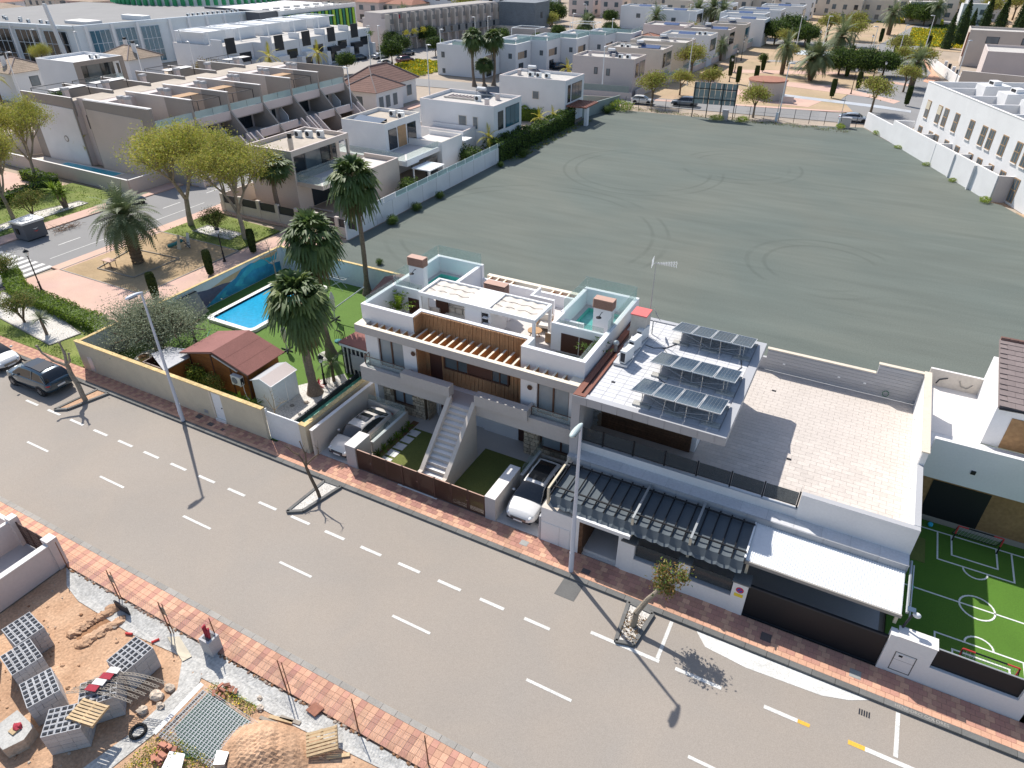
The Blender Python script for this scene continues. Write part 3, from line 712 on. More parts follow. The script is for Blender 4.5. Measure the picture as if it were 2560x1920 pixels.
# ---------------------------------------------------------------- lamps
def street_lamp(name,label,h=8.95,dirn=-90,m='lamp_grey',head='lamp_grey',r=.12,arm=1.0,detail=True,group=None):
    t = thing(name,label,'street lamp',group=group)
    obj('pole',B().tube((0,0,0),(0,0,1.3),r,m,r*.95,14).tube((0,0,1.3),(0,0,h),r*.86,m,r*.46,14),t,smooth=False)
    a = R(dirn);c,s = math.cos(a),math.sin(a);b = B()
    prof = [(-.15,.05,.03),(0,.12,.10),(.35,.17,.15),(.7,.19,.15),(.95,.15,.10),(1.05,.06,.04)]
    rings = []
    for u,w,z in prof:
        u *= arm;rings.append([(u*c-w*s,u*s+w*c,h-.03),(u*c-w*.7*s,u*s+w*.7*c,h+z),(u*c+w*.7*s,u*s-w*.7*c,h+z),(u*c+w*s,u*s-w*c,h-.03)])
    for i in range(len(rings)-1):
        for j in range(4):b.face([rings[i][j],rings[i+1][j],rings[i+1][(j+1)%4],rings[i][(j+1)%4]],head)
    b.face(rings[0],head);b.face(rings[-1][::-1],head)
    obj('lamp_head',b,t,recalc=True,smooth=True,sub=1 if detail else 0)
    if detail:
        obj('diffuser',B().prism([(.30*c-.13*s,.30*s+.13*c),(.85*c-.13*s,.85*s+.13*c),(.85*c+.13*s,.85*s-.13*c),(.30*c+.13*s,.30*s-.13*c)],h-.065,h-.034,'metal_galv'),t)
        obj('door',B().box(-.05,.05,-r*1.02,-r*.85,.5,.9,m),t)
    return t
def lantern(name,label,h=3.7,group=None,detail=True):
    t = thing(name,label,'park lamp',group=group)
    obj('pole',B().tube((0,0,0),(0,0,.12),.17,'metal_black',.14,10).tube((0,0,.12),(0,0,.8),.10,'metal_black',.07,10).tube((0,0,.8),(0,0,.88),.11,'metal_black',.09,10).tube((0,0,.88),(0,0,h-.5),.055,'metal_black',.045,10).tube((0,0,h-.55),(0,0,h-.5),.09,'metal_black',.12,8),t)
    obj('lamp_shade',B().tube((0,0,h-.5),(0,0,h-.15),.12,'light_glass',.22,6),t)
    obj('cap',B().tube((0,0,h-.15),(0,0,h+.02),.26,'metal_black',.10,6).tube((0,0,h+.02),(0,0,h+.12),.05,'metal_black',.02,6),t)
    return t
# ================================================================ THE SETTING
struct('ground',B().face([(-2500,-600,-.06),(2500,-600,-.06),(2500,5000,-.06),(-2500,5000,-.06)],'town_ground'))
struct('gravel_field',B().prism([(-45.3,40),(-45.6,108),(-46,121.5),(-30,122.5),(-12,124.6),(-3.4,127.5),(12.7,96.5),(17.5,87),(30,60),(45,40),(45,34),(4,34),(4,36),(-36,36)],-.04,.0,'gravel_field'))
struct('road',B().face([(-260,11.66,.012),(90,11.66,.012),(90,21.02,.012),(-260,21.02,.012)],'asphalt'))
struct('side_street',B().face([(-75.3,21.02,.008),(-65.5,21.02,.008),(-65.3,180,.008),(-75.3,180,.008)],'asphalt_grey'))
struct('far_street',B().face([(-100,123.2,.010),(-3.2,129.9,.010),(-5.4,137.3,.010),(-100,130.6,.010)],'asphalt_grey').face([(-5.4,137.3,.010),(-3.2,129.9,.010),(3,131,.010),(11.6,135,.010),(6,148,.010)],'asphalt_grey')
   .face([(-5.4,137.3,.011),(6,148,.011),(5.5,190,.011),(-2.5,192,.011),(-9,150,.011)],'asphalt_grey'))
struct('park_street',B().face([(-5.0,186,.012),(7.4,184,.012),(1,226,.012),(14,330,.012),(4,330,.012),(-8,236,.012)],'asphalt_grey').face([(-140,214,.012),(-8,226,.012),(-8,236,.012),(-140,222,.012)],'asphalt_grey'))
struct('car_park_street',B().face([(-128,122,.012),(-100,131,.012),(-92,205,.012),(-116,205,.012)],'asphalt_pale'))
struct('park_ground',B().face([(-44.5,131.9,.006),(-5.4,138.6,.006),(-9,150,.006),(-5,186,.006),(-8,226,.006),(-60,226,.006),(-44.5,226,.006)],'park_soil').face([(-38,237,.006),(-6,239,.006),(14,420,.006),(-60,420,.006)],'park_soil').face([(4,232,.006),(120,200,.006),(160,420,.006),(24,420,.006)],'park_soil'))
def paint(name,quads,m='paint_white',z=.016,label=None,cat='road marking',grp='painted road markings'):
    b = B()
    for q in quads:b.face([(x,y,z) for x,y in q],m)
    return b
marks = thing('road_marking','white dashed lane and parking lines painted along the street','road marking',(-20,16,0))
def dash(x0,x1,y,w,m='paint_white',z=.017):return piece('dash',marks,x0,x1,y-w/2,y+w/2,z,z+.004,m)
for k in range(-9,2):                                     # centre line
    x = -8.4+6.85*1.0*(k+.0)*1.0;dash(x+1.0,x+3.05,15.32,.13)
x = -53.2
while x < -7:                                              # parking lane line
    if not (-48.9 < x < -47.5):dash(x,x+1.28,18.0+.0*x,.16)
    x += 2.33 if x > -52 else 2.4
dash(-5.9,-2.75,18.72,.17);dash(-2.05,-.1,18.72,.17);dash(1.6,2.9,18.72,.17);dash(2.9,3.35,18.72,.16,'paint_yellow');dash(4.75,5.35,18.75,.19,'paint_yellow');dash(5.35,7.2,18.75,.19);dash(9.2,11,18.75,.17)
piece('bay_line',marks,-2.95,-2.79,18.82,20.95,.017,.021,'paint_white');piece('bay_line',marks,6.32,6.48,18.95,20.95,.017,.021,'paint_white')
arrow = B().face([(-54.2,16.2,.017),(-53.2,16.2,.017),(-53.2,16.45,.017),(-54.2,16.45,.017)],'paint_white').face([(-53.2,15.8,.017),(-51.9,16.33,.017),(-53.2,16.9,.017)],'paint_white').face([(-54.0,16.3,.017),(-54.3,17.3,.017),(-53.3,17.0,.017),(-53.6,16.4,.017)],'paint_white').face([(-51.3,15.9,.017),(-48.4,15.9,.017),(-48.4,16.05,.017),(-51.3,16.05,.017)],'paint_white')
obj('arrow',arrow,marks)
cw = thing('crosswalk','white zebra crossing striped across the side street by the plaza','crosswalk',(-70.4,30.6,0))
for k in range(9):piece('stripe',cw,-74.9+k*1.08,-74.35+k*1.08,28.9,32.5,.013,.017,'paint_white')
lm = thing('road_marking','faded centre dashes painted on the side street','road marking',(-70.3,60,0))
for k in range(9):piece('dash',lm,-70.35,-70.22,36+k*6.2,38.4+k*6.2,.013,.017,'paint_white')
piece('edge_line',lm,-67.75,-67.66,33.5,52,.013,.017,'paint_white');piece('arrow',lm,-72.6,-71.9,41.4,42.2,.013,.017,'paint_white')
lw = thing('loading_strip','worn white painted strip along the kerb by the black garage','road marking',(3,20.6,0))
sp = B().prism([(-1.75,20.98),(-1.2,20.35),(.6,20.15),(3.6,20.3),(4.6,20.6),(5.35,21.0)],.014,.022,'paint_white');obj('paint_strip',sp,lw)

def kerb_run(t,x0,x1,y0,y1,z1,step,m='kerb'):
    x = x0
    while x < x1-.05:
        xe = min(x+step,x1);piece('kerb_stone',t,x+.008,xe-.008,y0,y1,-.03,z1,m);x += step
def kerb_runY(t,y0,y1,x0,x1,z1,step,m='kerb'):
    y = y0
    while y < y1-.05:
        ye = min(y+step,y1);piece('kerb_stone',t,x0,x1,y+.008,ye-.008,-.03,z1,m);y += step
def pavement(name,label_m,x0,x1,y0,y1,z,tile,mats,nobj=300,order=None,base='paver_joint',edge=None,bond=True):
    """slab with recessed joints; the tiles that show largest are single pieces, the others one joined sheet"""
    s = struct(name,B().box(x0,x1,y0,y1,-.03,z-.012,base));T = []
    nx = int(round((x1-x0)/tile[0]));ny = int(round((y1-y0)/tile[1]));tx,ty = (x1-x0)/nx,(y1-y0)/ny
    for j in range(ny):
        for i in range(nx):
            o = (tx/2 if (bond and j % 2) else 0);xa = x0+i*tx+o;xb = min(xa+tx,x1)
            T.append((xa+.006,xb-.006,y0+j*ty+.006,y0+(j+1)*ty-.006,(edge if edge and (j == 0) else mats[(i*7+j*3) % len(mats)])))
        if bond and j % 2:T.append((x0+.006,x0+tx/2-.006,y0+j*ty+.006,y0+(j+1)*ty-.006,mats[0]))
    if order:T.sort(key=order)
    for q in T[:nobj]:piece('paver',s,q[0],q[1],q[2],q[3],z-.012,z+random.uniform(-.0015,.002),q[4])
    if len(T) > nobj:
        b = B()
        for q in T[nobj:]:b.box(q[0],q[1],q[2],q[3],z-.0119,z,q[4])
        obj('pavers',b,s,kind='stuff')
    return s
kt = thing('kerb','dark grey kerb stones along the far side of the street','kerb',(-20,21.1,0))
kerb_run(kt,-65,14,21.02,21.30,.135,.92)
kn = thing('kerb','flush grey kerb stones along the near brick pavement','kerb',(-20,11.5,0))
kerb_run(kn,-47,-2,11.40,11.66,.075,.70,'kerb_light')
near = lambda q:(q[0]+12)**2+(q[2]-16)**2*.2
pavement('far_pavement','',-28,14,21.31,22.68,.125,(.34,.27),['paver','paver','paver_orange'],300,near,edge='paver_orange')
pavement('far_pavement_west','',-65,-28,21.31,22.3,.125,(.34,.25),['paver','paver_orange'],120,lambda q:-q[0],edge='paver_orange')
pavement('near_pavement','',-47,-1,10.22,11.39,.09,(.29,.29),['paver_orange','paver','paver_orange'],300,lambda q:abs(q[0]+13),bond=False)
struct('side_pavement',B().box(-65.5,-63.9,32.2,60,-.03,.12,'paver_pink').box(-77.4,-75.3,22,110,-.03,.12,'paver_pink').box(-65.3,-63.8,60,110,-.03,.12,'paver_pink'))
struct('plaza',B().prism([(-65.2,28.2),(-64.5,32.2),(-53.0,32.2),(-52.6,50.5),(-63.9,50.3),(-63.9,52.5),(-46.6,52.5),(-46.6,27.9),(-52,28.0)],-.03,.11,'paver_pink'))
struct('sand_bed',B().box(-64.1,-53.0,32.3,43.2,-.02,.115,'sand'))
struct('lawn',B().prism([(-64.0,43.25),(-53.4,43.25),(-53.4,49.2),(-64.0,49.9)],-.02,.116,'grass').box(-64.5,-46.6,22.35,28.0,-.02,.10,'grass').box(-88,-77.5,30.5,49.5,-.02,.10,'grass').box(-100,-77.5,22,30.5,-.03,.09,'paver_pink').box(-120,-88,30,48.6,-.03,.09,'paver_pink'))
struct('gravel_bed',B().prism([(-64.0,26.9),(-60.2,24.1),(-51.6,23.2),(-51.2,25.4),(-55.0,26.2),(-59,26.9)],-.02,.118,'gravel_white').box(-61.3,-56.0,44.8,46.7,-.02,.128,'gravel_white').prism([(-80.5,34.5),(-81.6,41),(-80.7,45.4),(-79.1,45.4),(-78.9,38),(-79,34)],-.02,.118,'gravel_white'))
def border(name,label,pts,w=.10,h=.17,m='kerb_light',closed=True,cat='border'):
    b = B();P = pts+[pts[0]] if closed else pts
    for p,q in zip(P[:-1],P[1:]):b.wall(p[0],p[1],q[0],q[1],w,0,h,m)
    return tag(obj(name,b),label,cat)
border('bed_border','concrete edging round the white gravel bed by the roadside lawn',[(-64.0,26.9),(-60.2,24.1),(-51.6,23.2),(-51.2,25.4),(-55.0,26.2),(-59,26.9)])
border('bed_border','dark edging round the square sand pit under the date palm',[(-61.3,34.0),(-56.6,34.2),(-56.5,39.1),(-62.6,38.7)],.10,.20,'timber_grey')
border('bed_border','edging round the small white gravel square by the plane trees',[(-61.3,44.8),(-61.2,46.7),(-56.0,46.7),(-56.1,44.8)])
border('bed_border','edging round the long white gravel strip beyond the side street',[(-80.5,34.5),(-81.6,41),(-80.7,45.4),(-79.1,45.4),(-78.9,38),(-79,34)])
border('bed_border','edge kerb between the sand playground and the pink plaza',[(-64.2,32.25),(-53.0,32.25),(-53.0,43.2),(-64.2,43.2)],.10,.15)
mh = [(-34.3,22.0,.45,.35,'manhole'),(-33.0,21.75,.45,.30,'manhole'),(-31.9,21.7,.25,.2,'manhole'),(-7.4,21.75,.42,.3,'manhole'),(1.05,22.0,.45,.45,'manhole'),(4.7,21.9,.45,.42,'manhole_pale'),(-10.9,22.0,.42,.34,'manhole_pale'),(-17.9,14.1,.0,.0,'manhole')]
for i,(x,y,w,h,m) in enumerate(mh[:-1]):
    tag(obj('manhole_cover',B().box(x-w/2,x+w/2,y-h/2,y+h/2,.12,.131,m).box(x-w/2+.03,x+w/2-.03,y-h/2+.03,y+h/2-.03,.128,.136,m)),['dark cover in the pavement below the cream wall, nearest the white door','dark cover in the pavement beside the left lamp post','tiny dark cover beside the larger one near the left lamp post','dark cover in the shaded pavement right of the right lamp post','dark square cover with pale rim before the black garage','pale square cover before the white meter wall','pale cover by the driveway of the white sports utility car'][i],'manhole cover','pavement covers')
tag(obj('drain_plate',B().prism([(-8.25,19.9),(-7.25,19.9),(-7.2,20.95),(-8.2,20.95)],.013,.024,'kerb')),'dark grey plate with white scrawls set in the asphalt by the kerb','cover')
gr = B();
for k in range(5):gr.box(5.0+.09*k,5.05+.09*k,20.15,20.42,.013,.022,'metal_dark')
tag(obj('road_drain',gr),'small grated drain in the road beside the white strip','drain')
tag(text_mesh('kerb_lettering','HENRIDRO COLORES',.2,(7.2,21.16,.137),(0,0,0),'kerb_light',extrude=.001),'faded grey lettering sprayed along the shaded kerb','lettering')
def pit(label,pts,base,m='kerb',fill='gravel_white'):
    t = thing('tree_pit',label,'tree pit',(base[0],base[1],0),group='tree pits in the parking lane');P = pts+[pts[0]]
    for p,q in zip(P[:-1],P[1:]):
        d = math.hypot(q[0]-p[0],q[1]-p[1]);n = max(1,round(d/.75))
        for i in range(n):
            a,c = i/n,(i+1)/n;b = B().wall(p[0]+(q[0]-p[0])*a+.004,p[1]+(q[1]-p[1])*a,p[0]+(q[0]-p[0])*c-.004,p[1]+(q[1]-p[1])*c,.17,0,.15,m);obj('kerb_stone',b,t)
    obj('soil',B().prism(pts,0,.10,fill),t);return t
pit('narrow kerbed tree pit of the pollarded tree beside the dark blue car',[(-42.95,21.0),(-41.9,21.05),(-42.6,18.6),(-43.3,18.15)],(-42.5,19.6),fill='soil')
pit('kerbed gravel tree pit of the thin bare tree before the slatted gate',[(-23.05,20.95),(-21.95,21.0),(-22.5,18.55),(-23.2,18.1)],(-22.6,19.6))
pit('kerbed tree pit with dry leaves round the leaning tree by the modern house',[(-4.95,21.0),(-3.75,20.9),(-4.0,18.95),(-4.75,18.75)],(-4.3,19.9))
lv = rng.uniform(0,1,(420,2));Pl = np.stack([-4.8+lv[:,0]*.9,19.0+lv[:,1]*1.5,.11+rng.uniform(0,.05,420)],1)
tag(link('leaf_litter',leaf_mesh('leaf_litter',Pl,.05,['leaf_rusty','leaf_brown'],[.5,.5]),(0,0,0),kind='stuff'),'dry brown leaves scattered in the tree pit','leaves')
# ================================================================ THE NEW DUPLEX VILLA
XL,XR = -24.55,-10.38;YF = 27.6
V_ = thing('duplex_villa','white two storey duplex with central stair, wooden batten recess and roof pools','house',(-17.4,27.6,0))
b = B()   # ground floor slab, floors
b.box(XL+.02,XR-.02,29.6,36.0,0,.12,'porcelain');obj('foundation',b,V_)
w = B()
wallX(w,XL,-20.87,YF,YF+.28,3.56,6.32,'wall_villa',[(-23.62,-21.8,3.98,5.98)])
wallX(w,-14.02,XR,YF,YF+.28,3.56,6.32,'wall_villa',[(-13.05,-11.15,3.98,5.98)])
w.box(XL,XL+.25,YF+.28,35.9,0,6.32,'wall_villa');w.box(XR-.25,XR,YF+.28,35.9,0,6.32,'wall_villa');w.box(XL+.25,XR-.25,35.65,35.9,0,6.32,'wall_villa')
w.box(-21.17,-17.4,29.42,29.6,.15,3.2,'wall_villa');w.box(-17.42,-17.25,29.3,29.42,.15,3.2,'wall_villa')
wallX(w,-17.25,-14.2,29.3,29.5,.15,3.2,'wall_villa',[(-15.02,-14.3,.15,2.35)])
obj('wall',w,V_)
obj('floor_slab',B().box(XL+.25,XR-.25,28.0,35.64,3.2,3.56,'wall_villa'),V_)
obj('roof_slab',B().prism([(XL+.2,YF+.2),(-21.0,YF+.2),(-21.0,28.6),(-13.9,28.6),(-13.9,YF+.2),(XR-.2,YF+.2),(XR-.2,35.7),(XL+.2,35.7)],6.05,6.25,'wall_villa','porcelain'),V_)
def parapet(pts,t,z0,z1,name='parapet'):
    for p,q in zip(pts[:-1],pts[1:]):
        bb = B().wall(p[0],p[1],q[0],q[1],t,z0,z1,'wall_villa');obj(name,bb,V_)
T_ = .26
for r_ in [(XL,-20.87,YF,YF+T_),(-14.02,XR,YF,YF+T_),(-21.13,-13.76,28.46,28.46+T_),(XL,-21.0,35.64,35.9),(-13.8,XR,35.64,35.9)]:
    obj('parapet',B().box(r_[0],r_[1],r_[2],r_[3],6.322,7.98,'wall_villa'),V_)
for r_ in [(XL,XL+T_,YF+T_+.002,35.638),(XR-T_,XR,YF+T_+.002,35.638)]:obj('parapet',B().box(r_[0],r_[1],r_[2],r_[3],6.322,7.976,'wall_villa'),V_)
obj('parapet',B().box(-21.13,-20.87,YF+T_+.002,28.458,6.25,7.976,'wall_villa'),V_);obj('parapet',B().box(-14.02,-13.76,YF+T_+.002,28.458,6.25,7.976,'wall_villa'),V_)
obj('parapet',B().box(-21.0,-13.8,35.7,35.9,6.25,7.02,'wall_villa'),V_)
b = B();b.box(-20.86,-14.03,28.40,28.458,3.57,7.93,'batten_gap');b.box(-20.868,-20.84,YF+.01,28.40,3.57,7.93,'batten_gap');b.box(-14.05,-14.022,YF+.01,28.40,3.57,7.93,'batten_gap')
obj('cladding_backing',b,V_)
b = B();k = 0;x = -20.83
def batten(x0,x1,y0,y1,z0,z1):
    b.box(x0,x1,y0,y1,z0,z1,'batten')
WIN = (-19.42,-15.12,4.72,5.45);DOOR = (-20.42,-19.62,3.57,5.75)
while x < -14.06:
    xe = x+.062;segs = [(3.575,7.94)]
    for o in (WIN,DOOR):
        if xe > o[0] and x < o[1]:
            ns = []
            for a,c in segs:
                if a < o[2] < c:ns.append((a,o[2]))
                if a < o[3] < c:ns.append((o[3],c))
            segs = ns
    for a,c in segs:batten(x,xe,28.35-.012*(k % 3),28.399,a,c)
    x += .095;k += 1
y = YF+.02
while y < 28.33:
    for sx in ((-20.839,-20.80),(-14.09,-14.051)):b.box(sx[0],sx[1],y,y+.062,3.575,7.94,'batten')
    y += .095
obj('batten_cladding',b,V_,kind='stuff')
obj('door',B().box(DOOR[0],DOOR[1],28.36,28.396,DOOR[2],DOOR[3],'dark_brown_door'),V_)
sw = obj('window',B().box(WIN[0],WIN[1],28.24,28.39,WIN[2]-.06,WIN[2],'frame_brown').box(WIN[0],WIN[1],28.24,28.39,WIN[3],WIN[3]+.05,'frame_brown').box(WIN[0],WIN[0]+.06,28.24,28.39,WIN[2],WIN[3],'frame_brown').box(WIN[1]-.06,WIN[1],28.24,28.39,WIN[2],WIN[3],'frame_brown'),V_)
for a,c in ((WIN[0]+.06,-18.55),(-18.47,-17.85),(-16.2,-15.75),(-15.68,WIN[1]-.06)):obj('pane',B().box(a,c,28.345,28.37,WIN[2],WIN[3],'window_grey'),sw)
obj('panel',B().box(-17.8,-16.25,28.33,28.37,WIN[2],WIN[3],'dark_brown_door'),sw)
for x in (-18.51,-17.83,-16.22,-15.72):obj('mullion',B().box(x-.03,x+.03,28.30,28.38,WIN[2],WIN[3],'frame_brown'),sw)
def villa_window(x0,x1,z0,z1,y,parent,depth=.20,curtains=True,m='frame_brown',mull=(.5,)):
    f = B();t = .07
    for r_ in ((x0,x0+t,z0,z1),(x1-t,x1,z0,z1),(x0+t,x1-t,z0,z0+t),(x0+t,x1-t,z1-t,z1)):f.box(r_[0],r_[1],y+depth-.09,y+depth,r_[2],r_[3],m)
    fo = obj('window',f,parent)
    for u in mull:xm = x0+(x1-x0)*u;obj('mullion',B().box(xm-.05,xm+.05,y+depth-.10,y+depth,z0+t,z1-t,m),fo)
    obj('pane',B().box(x0+t,x1-t,y+depth-.05,y+depth-.035,z0+t,z1-t,'glass_house'),fo)
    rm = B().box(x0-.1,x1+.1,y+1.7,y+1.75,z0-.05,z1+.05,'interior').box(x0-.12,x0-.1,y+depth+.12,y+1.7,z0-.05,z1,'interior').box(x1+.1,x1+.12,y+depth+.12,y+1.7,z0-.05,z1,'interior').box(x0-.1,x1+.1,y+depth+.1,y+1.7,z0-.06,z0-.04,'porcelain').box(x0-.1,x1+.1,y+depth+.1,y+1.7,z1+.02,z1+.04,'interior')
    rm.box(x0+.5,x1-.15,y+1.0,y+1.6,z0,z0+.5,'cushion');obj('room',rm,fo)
    if curtains:
        for (ca,cb) in ((x0+t+.02,x0+(x1-x0)*.32),(x1-(x1-x0)*.26,x1-t-.02)):
            c = B();n = 14
            for i in range(n):
                a,d = ca+(cb-ca)*i/n,ca+(cb-ca)*(i+1)/n;y0 = y+depth+.07+(.035 if i % 2 else 0);y1 = y+depth+.07+(0 if i % 2 else .035)
                c.face([(a,y0,z0+.03),(d,y1,z0+.03),(d,y1,z1-.03),(a,y0,z1-.03)],'curtain')
            obj('curtain',c,fo)
    return fo
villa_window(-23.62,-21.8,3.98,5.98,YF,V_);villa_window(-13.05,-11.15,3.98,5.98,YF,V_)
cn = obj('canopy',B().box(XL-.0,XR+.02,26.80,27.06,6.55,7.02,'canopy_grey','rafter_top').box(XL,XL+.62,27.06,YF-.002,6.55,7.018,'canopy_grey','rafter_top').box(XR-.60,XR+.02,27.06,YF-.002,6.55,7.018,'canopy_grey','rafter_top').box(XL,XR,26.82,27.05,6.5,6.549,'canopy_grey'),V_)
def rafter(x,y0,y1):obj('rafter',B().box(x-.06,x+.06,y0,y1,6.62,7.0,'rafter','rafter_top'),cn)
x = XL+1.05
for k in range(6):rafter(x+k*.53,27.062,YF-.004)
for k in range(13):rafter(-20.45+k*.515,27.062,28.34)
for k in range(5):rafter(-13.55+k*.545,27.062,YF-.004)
g = B()
g.box(XL,-18.25,26.80,27.10,3.18,4.17,'canopy_grey');g.box(-16.42,XR,26.80,27.10,3.18,4.17,'canopy_grey')
g.box(XL,XR,27.10,28.40,3.18,3.55,'canopy_grey','porcelain');g.box(XL,XL+.2,27.1,27.6,3.55,4.17,'canopy_grey')
g.box(-18.25,-16.42,26.8,27.1,3.18,3.548,'canopy_grey','porcelain')
obj('gallery',g,V_)
obj('planter',B().box(-21.45,-18.10,26.66,27.16,3.95,4.64,'canopy_grey'),V_);obj('planter',B().box(-16.46,-13.15,26.66,27.16,3.95,4.64,'canopy_grey'),V_)
obj('planter',B().box(-13.35,-13.15,27.16,27.58,3.56,4.62,'canopy_grey').box(-21.45,-21.25,27.16,27.58,3.56,4.4,'canopy_grey'),V_)
def railing(parent,p,q,z0,z1,m='brown_metal',gl='glass_clear',posts=2,top=True):
    r = obj('railing',B().tube((p[0],p[1],z1),(q[0],q[1],z1),.022,m,n=6) if top else B().tube((p[0],p[1],z0+.01),(q[0],q[1],z0+.01),.015,m,n=6),parent)
    obj('glass_panel',B().wall(p[0],p[1],q[0],q[1],.012,z0+.03,z1-.02,gl),r)
    for i in range(posts):
        u = i/(posts-1) if posts > 1 else .5;x,y = p[0]+(q[0]-p[0])*u,p[1]+(q[1]-p[1])*u
        obj('post',B().tube((x,y,z0),(x,y,z1),.02,m,n=6),r)
    return r
railing(V_,(-24.35,27.15),(-21.48,27.15),4.18,4.72);railing(V_,(-24.4,27.15),(-24.4,27.58),4.18,4.72)
railing(V_,(-13.1,27.15),(-10.45,27.15),4.18,4.72)
for (x,y) in ((-21.05,27.58),(-13.45,27.58)):obj('wall_lamp',B().tube((x,y,5.56),(x,y-.06,5.56),.14,'brown_metal',n=18).tube((x,y-.002,5.56),(x,y-.012,5.56),.165,'shutter',n=18),V_)
st = obj('stair',B().yz([(22.95,0),(22.95,.12),(26.80,3.18),(26.80,0)],-18.0,-16.68,'stair_beige'),V_)
n = 15;z0,z1,y0,y1 = .13,3.55,22.98,26.86
for i in range(n):
    za = z0+(z1-z0)*(i+1)/n;ya = y0+(y1-y0)*i/n;yb = y0+(y1-y0)*(i+1)/n
    obj('tread',B().box(-17.999,-16.681,ya-.03,yb,za-(.22 if i else .13),za,'stair_beige','slab_white'),st)
for x0_,x1_ in ((-18.25,-18.0),(-16.68,-16.43)):
    obj('stair_wall',B().yz([(22.86,0),(22.86,.95),(23.5,.98),(26.795,4.05),(26.795,0)],x0_,x1_,'sand_render'),V_)
def stone_wall(x0,x1,z0,z1,y,ops,seed,mat_='stone',parent=V_,name='stone_cladding',sz=.30):
    rr = random.Random(seed);bk = B();wallX(bk,x0,x1,y,y+.22,z0,z1,'stone_joint',ops);w = obj(name,bk,parent)
    z = z0
    while z < z1-.03:
        h = rr.uniform(.16,.34);h = min(h,z1-z);x = x0
        while x < x1-.03:
            l = rr.uniform(.18,.46);l = min(l,x1-x)
            cx,cz = x+l/2,z+h/2
            if not any(o[0]-.02 < cx < o[1]+.02 and o[2]-.02 < cz < o[3]+.02 for o in ops) and l > .08:
                c = [(x+rr.uniform(.008,.04),z+rr.uniform(.008,.04)),(x+l-rr.uniform(.008,.04),z+rr.uniform(.008,.04)),(x+l-rr.uniform(.008,.03),z+h-rr.uniform(.008,.04)),(x+l*rr.uniform(.4,.6),z+h-rr.uniform(.0,.03)),(x+rr.uniform(.008,.03),z+h-rr.uniform(.008,.04))]
                clip = lambda v:(min(max(v[0],x0),x1),min(v[1],z1))
                obj('stone',B().xz([clip(v) for v in c],y-rr.uniform(.018,.05),y,mat_),w)
            x += l
        z += h
    return w
stone_wall(XL,-21.17,.15,3.17,28.42,[(-23.55,-22.05,.82,2.95)],3)
stone_wall(-14.2,XR,.15,3.17,28.42,[(-13.15,-10.6,.95,2.95)],4)
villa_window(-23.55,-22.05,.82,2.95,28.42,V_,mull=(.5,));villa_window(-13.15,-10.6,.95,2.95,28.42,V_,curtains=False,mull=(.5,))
sb = B();
wy = obj('stone_return',B().box(-21.20,-21.0,28.64,29.4,.15,3.17,'stone_joint'),V_);rr = random.Random(9);z = .15
while z < 3.1:
    h = rr.uniform(.16,.32);h = min(h,3.17-z);y = 28.46
    while y < 29.3:
        l = min(rr.uniform(.2,.4),29.4-y);obj('stone',B().box(-21.0,-20.965-rr.uniform(0,.02),y+.015,y+l-.015,z+.012,z+h-.012,'stone'),wy);y += l
    z += h
obj('door',B().box(-15.02,-14.3,29.34,29.4,.15,2.35,'dark_brown_door'),V_);obj('door',B().box(-20.6,-19.75,29.38,29.42,.15,2.35,'dark_brown_door'),V_)
obj('downpipe',B().tube((-20.75,29.33,.15),(-20.75,29.33,3.1),.05,'wall_white',n=8),V_)

pg = obj('pergola',B().box(-21.92,-21.74,29.72,31.98,8.20,8.42,'wall_white').box(-14.44,-14.26,29.72,31.98,8.20,8.42,'wall_white').box(-21.74,-14.44,29.72,29.86,8.20,8.42,'wall_white').box(-21.74,-14.44,31.84,31.98,8.20,8.42,'wall_white').box(-18.88,-17.22,29.86,31.84,8.18,8.40,'wall_white'),V_)
for x,y in ((-21.83,29.8),(-14.35,29.8),(-21.83,31.9),(-14.35,31.9)):obj('post',B().box(x-.08,x+.08,y-.07,y+.07,6.25,8.2,'wall_white'),pg)
for x0_,x1_ in ((-21.72,-18.90),(-17.20,-14.46)):        # wavy cloth awnings: four lengths each
    for k in range(3):
        ya,yb = 29.90+k*.65,29.90+(k+1)*.65-.015;c = B();nn = 22
        for i in range(nn):
            a,d = x0_+(x1_-x0_)*i/nn,x0_+(x1_-x0_)*(i+1)/nn;fz = lambda x,e:8.30+.03*math.sin((x-x0_)*9+k*1.3+e*2)+.03*e
            wv = lambda x:.05*math.sin((x-x0_)*7+k)
            c.face([(a,ya+wv(a)*(k>0),fz(a,0)),(d,ya+wv(d)*(k>0),fz(d,0)),(d,yb+wv(d)*(k<2),fz(d,1)),(a,yb+wv(a)*(k<2),fz(a,1))],'fabric_cream')
        obj('awning_cloth',c,pg,smooth=True)
    for k in range(1,3):obj('cable',B().path([(x0_+(x1_-x0_)*i/20,29.90+k*.65+.05*math.sin((x1_-x0_)*i/20*7+k),8.345+.02*math.sin(i)) for i in range(21)],.014,'brown_metal',4),pg)
core = B().box(-18.85,-18.7,30.01,31.8,6.26,8.178,'wall_villa').box(-18.7,-17.3,31.6,31.8,6.26,8.178,'wall_villa').box(-17.3,-17.15,29.9,31.8,6.26,8.178,'wall_villa').box(-18.7,-17.3,29.9,31.6,8.0,8.17,'wall_villa')
obj('kitchen_core',core.box(-18.85,-17.75,29.88,30.0,6.26,8.17,'wall_villa'),V_)
kt_ = obj('kitchen_counter',B().box(-17.58,-16.45,28.80,29.55,6.26,7.12,'wall_white','porcelain'),V_);obj('sink',B().box(-17.15,-16.6,28.98,29.38,7.10,7.14,'metal_black'),kt_);obj('tap',B().path([(-17.3,29.25,7.12),(-17.3,29.25,7.45),(-17.05,29.22,7.47),(-17.05,29.22,7.38)],.016,'metal_black',6),kt_)
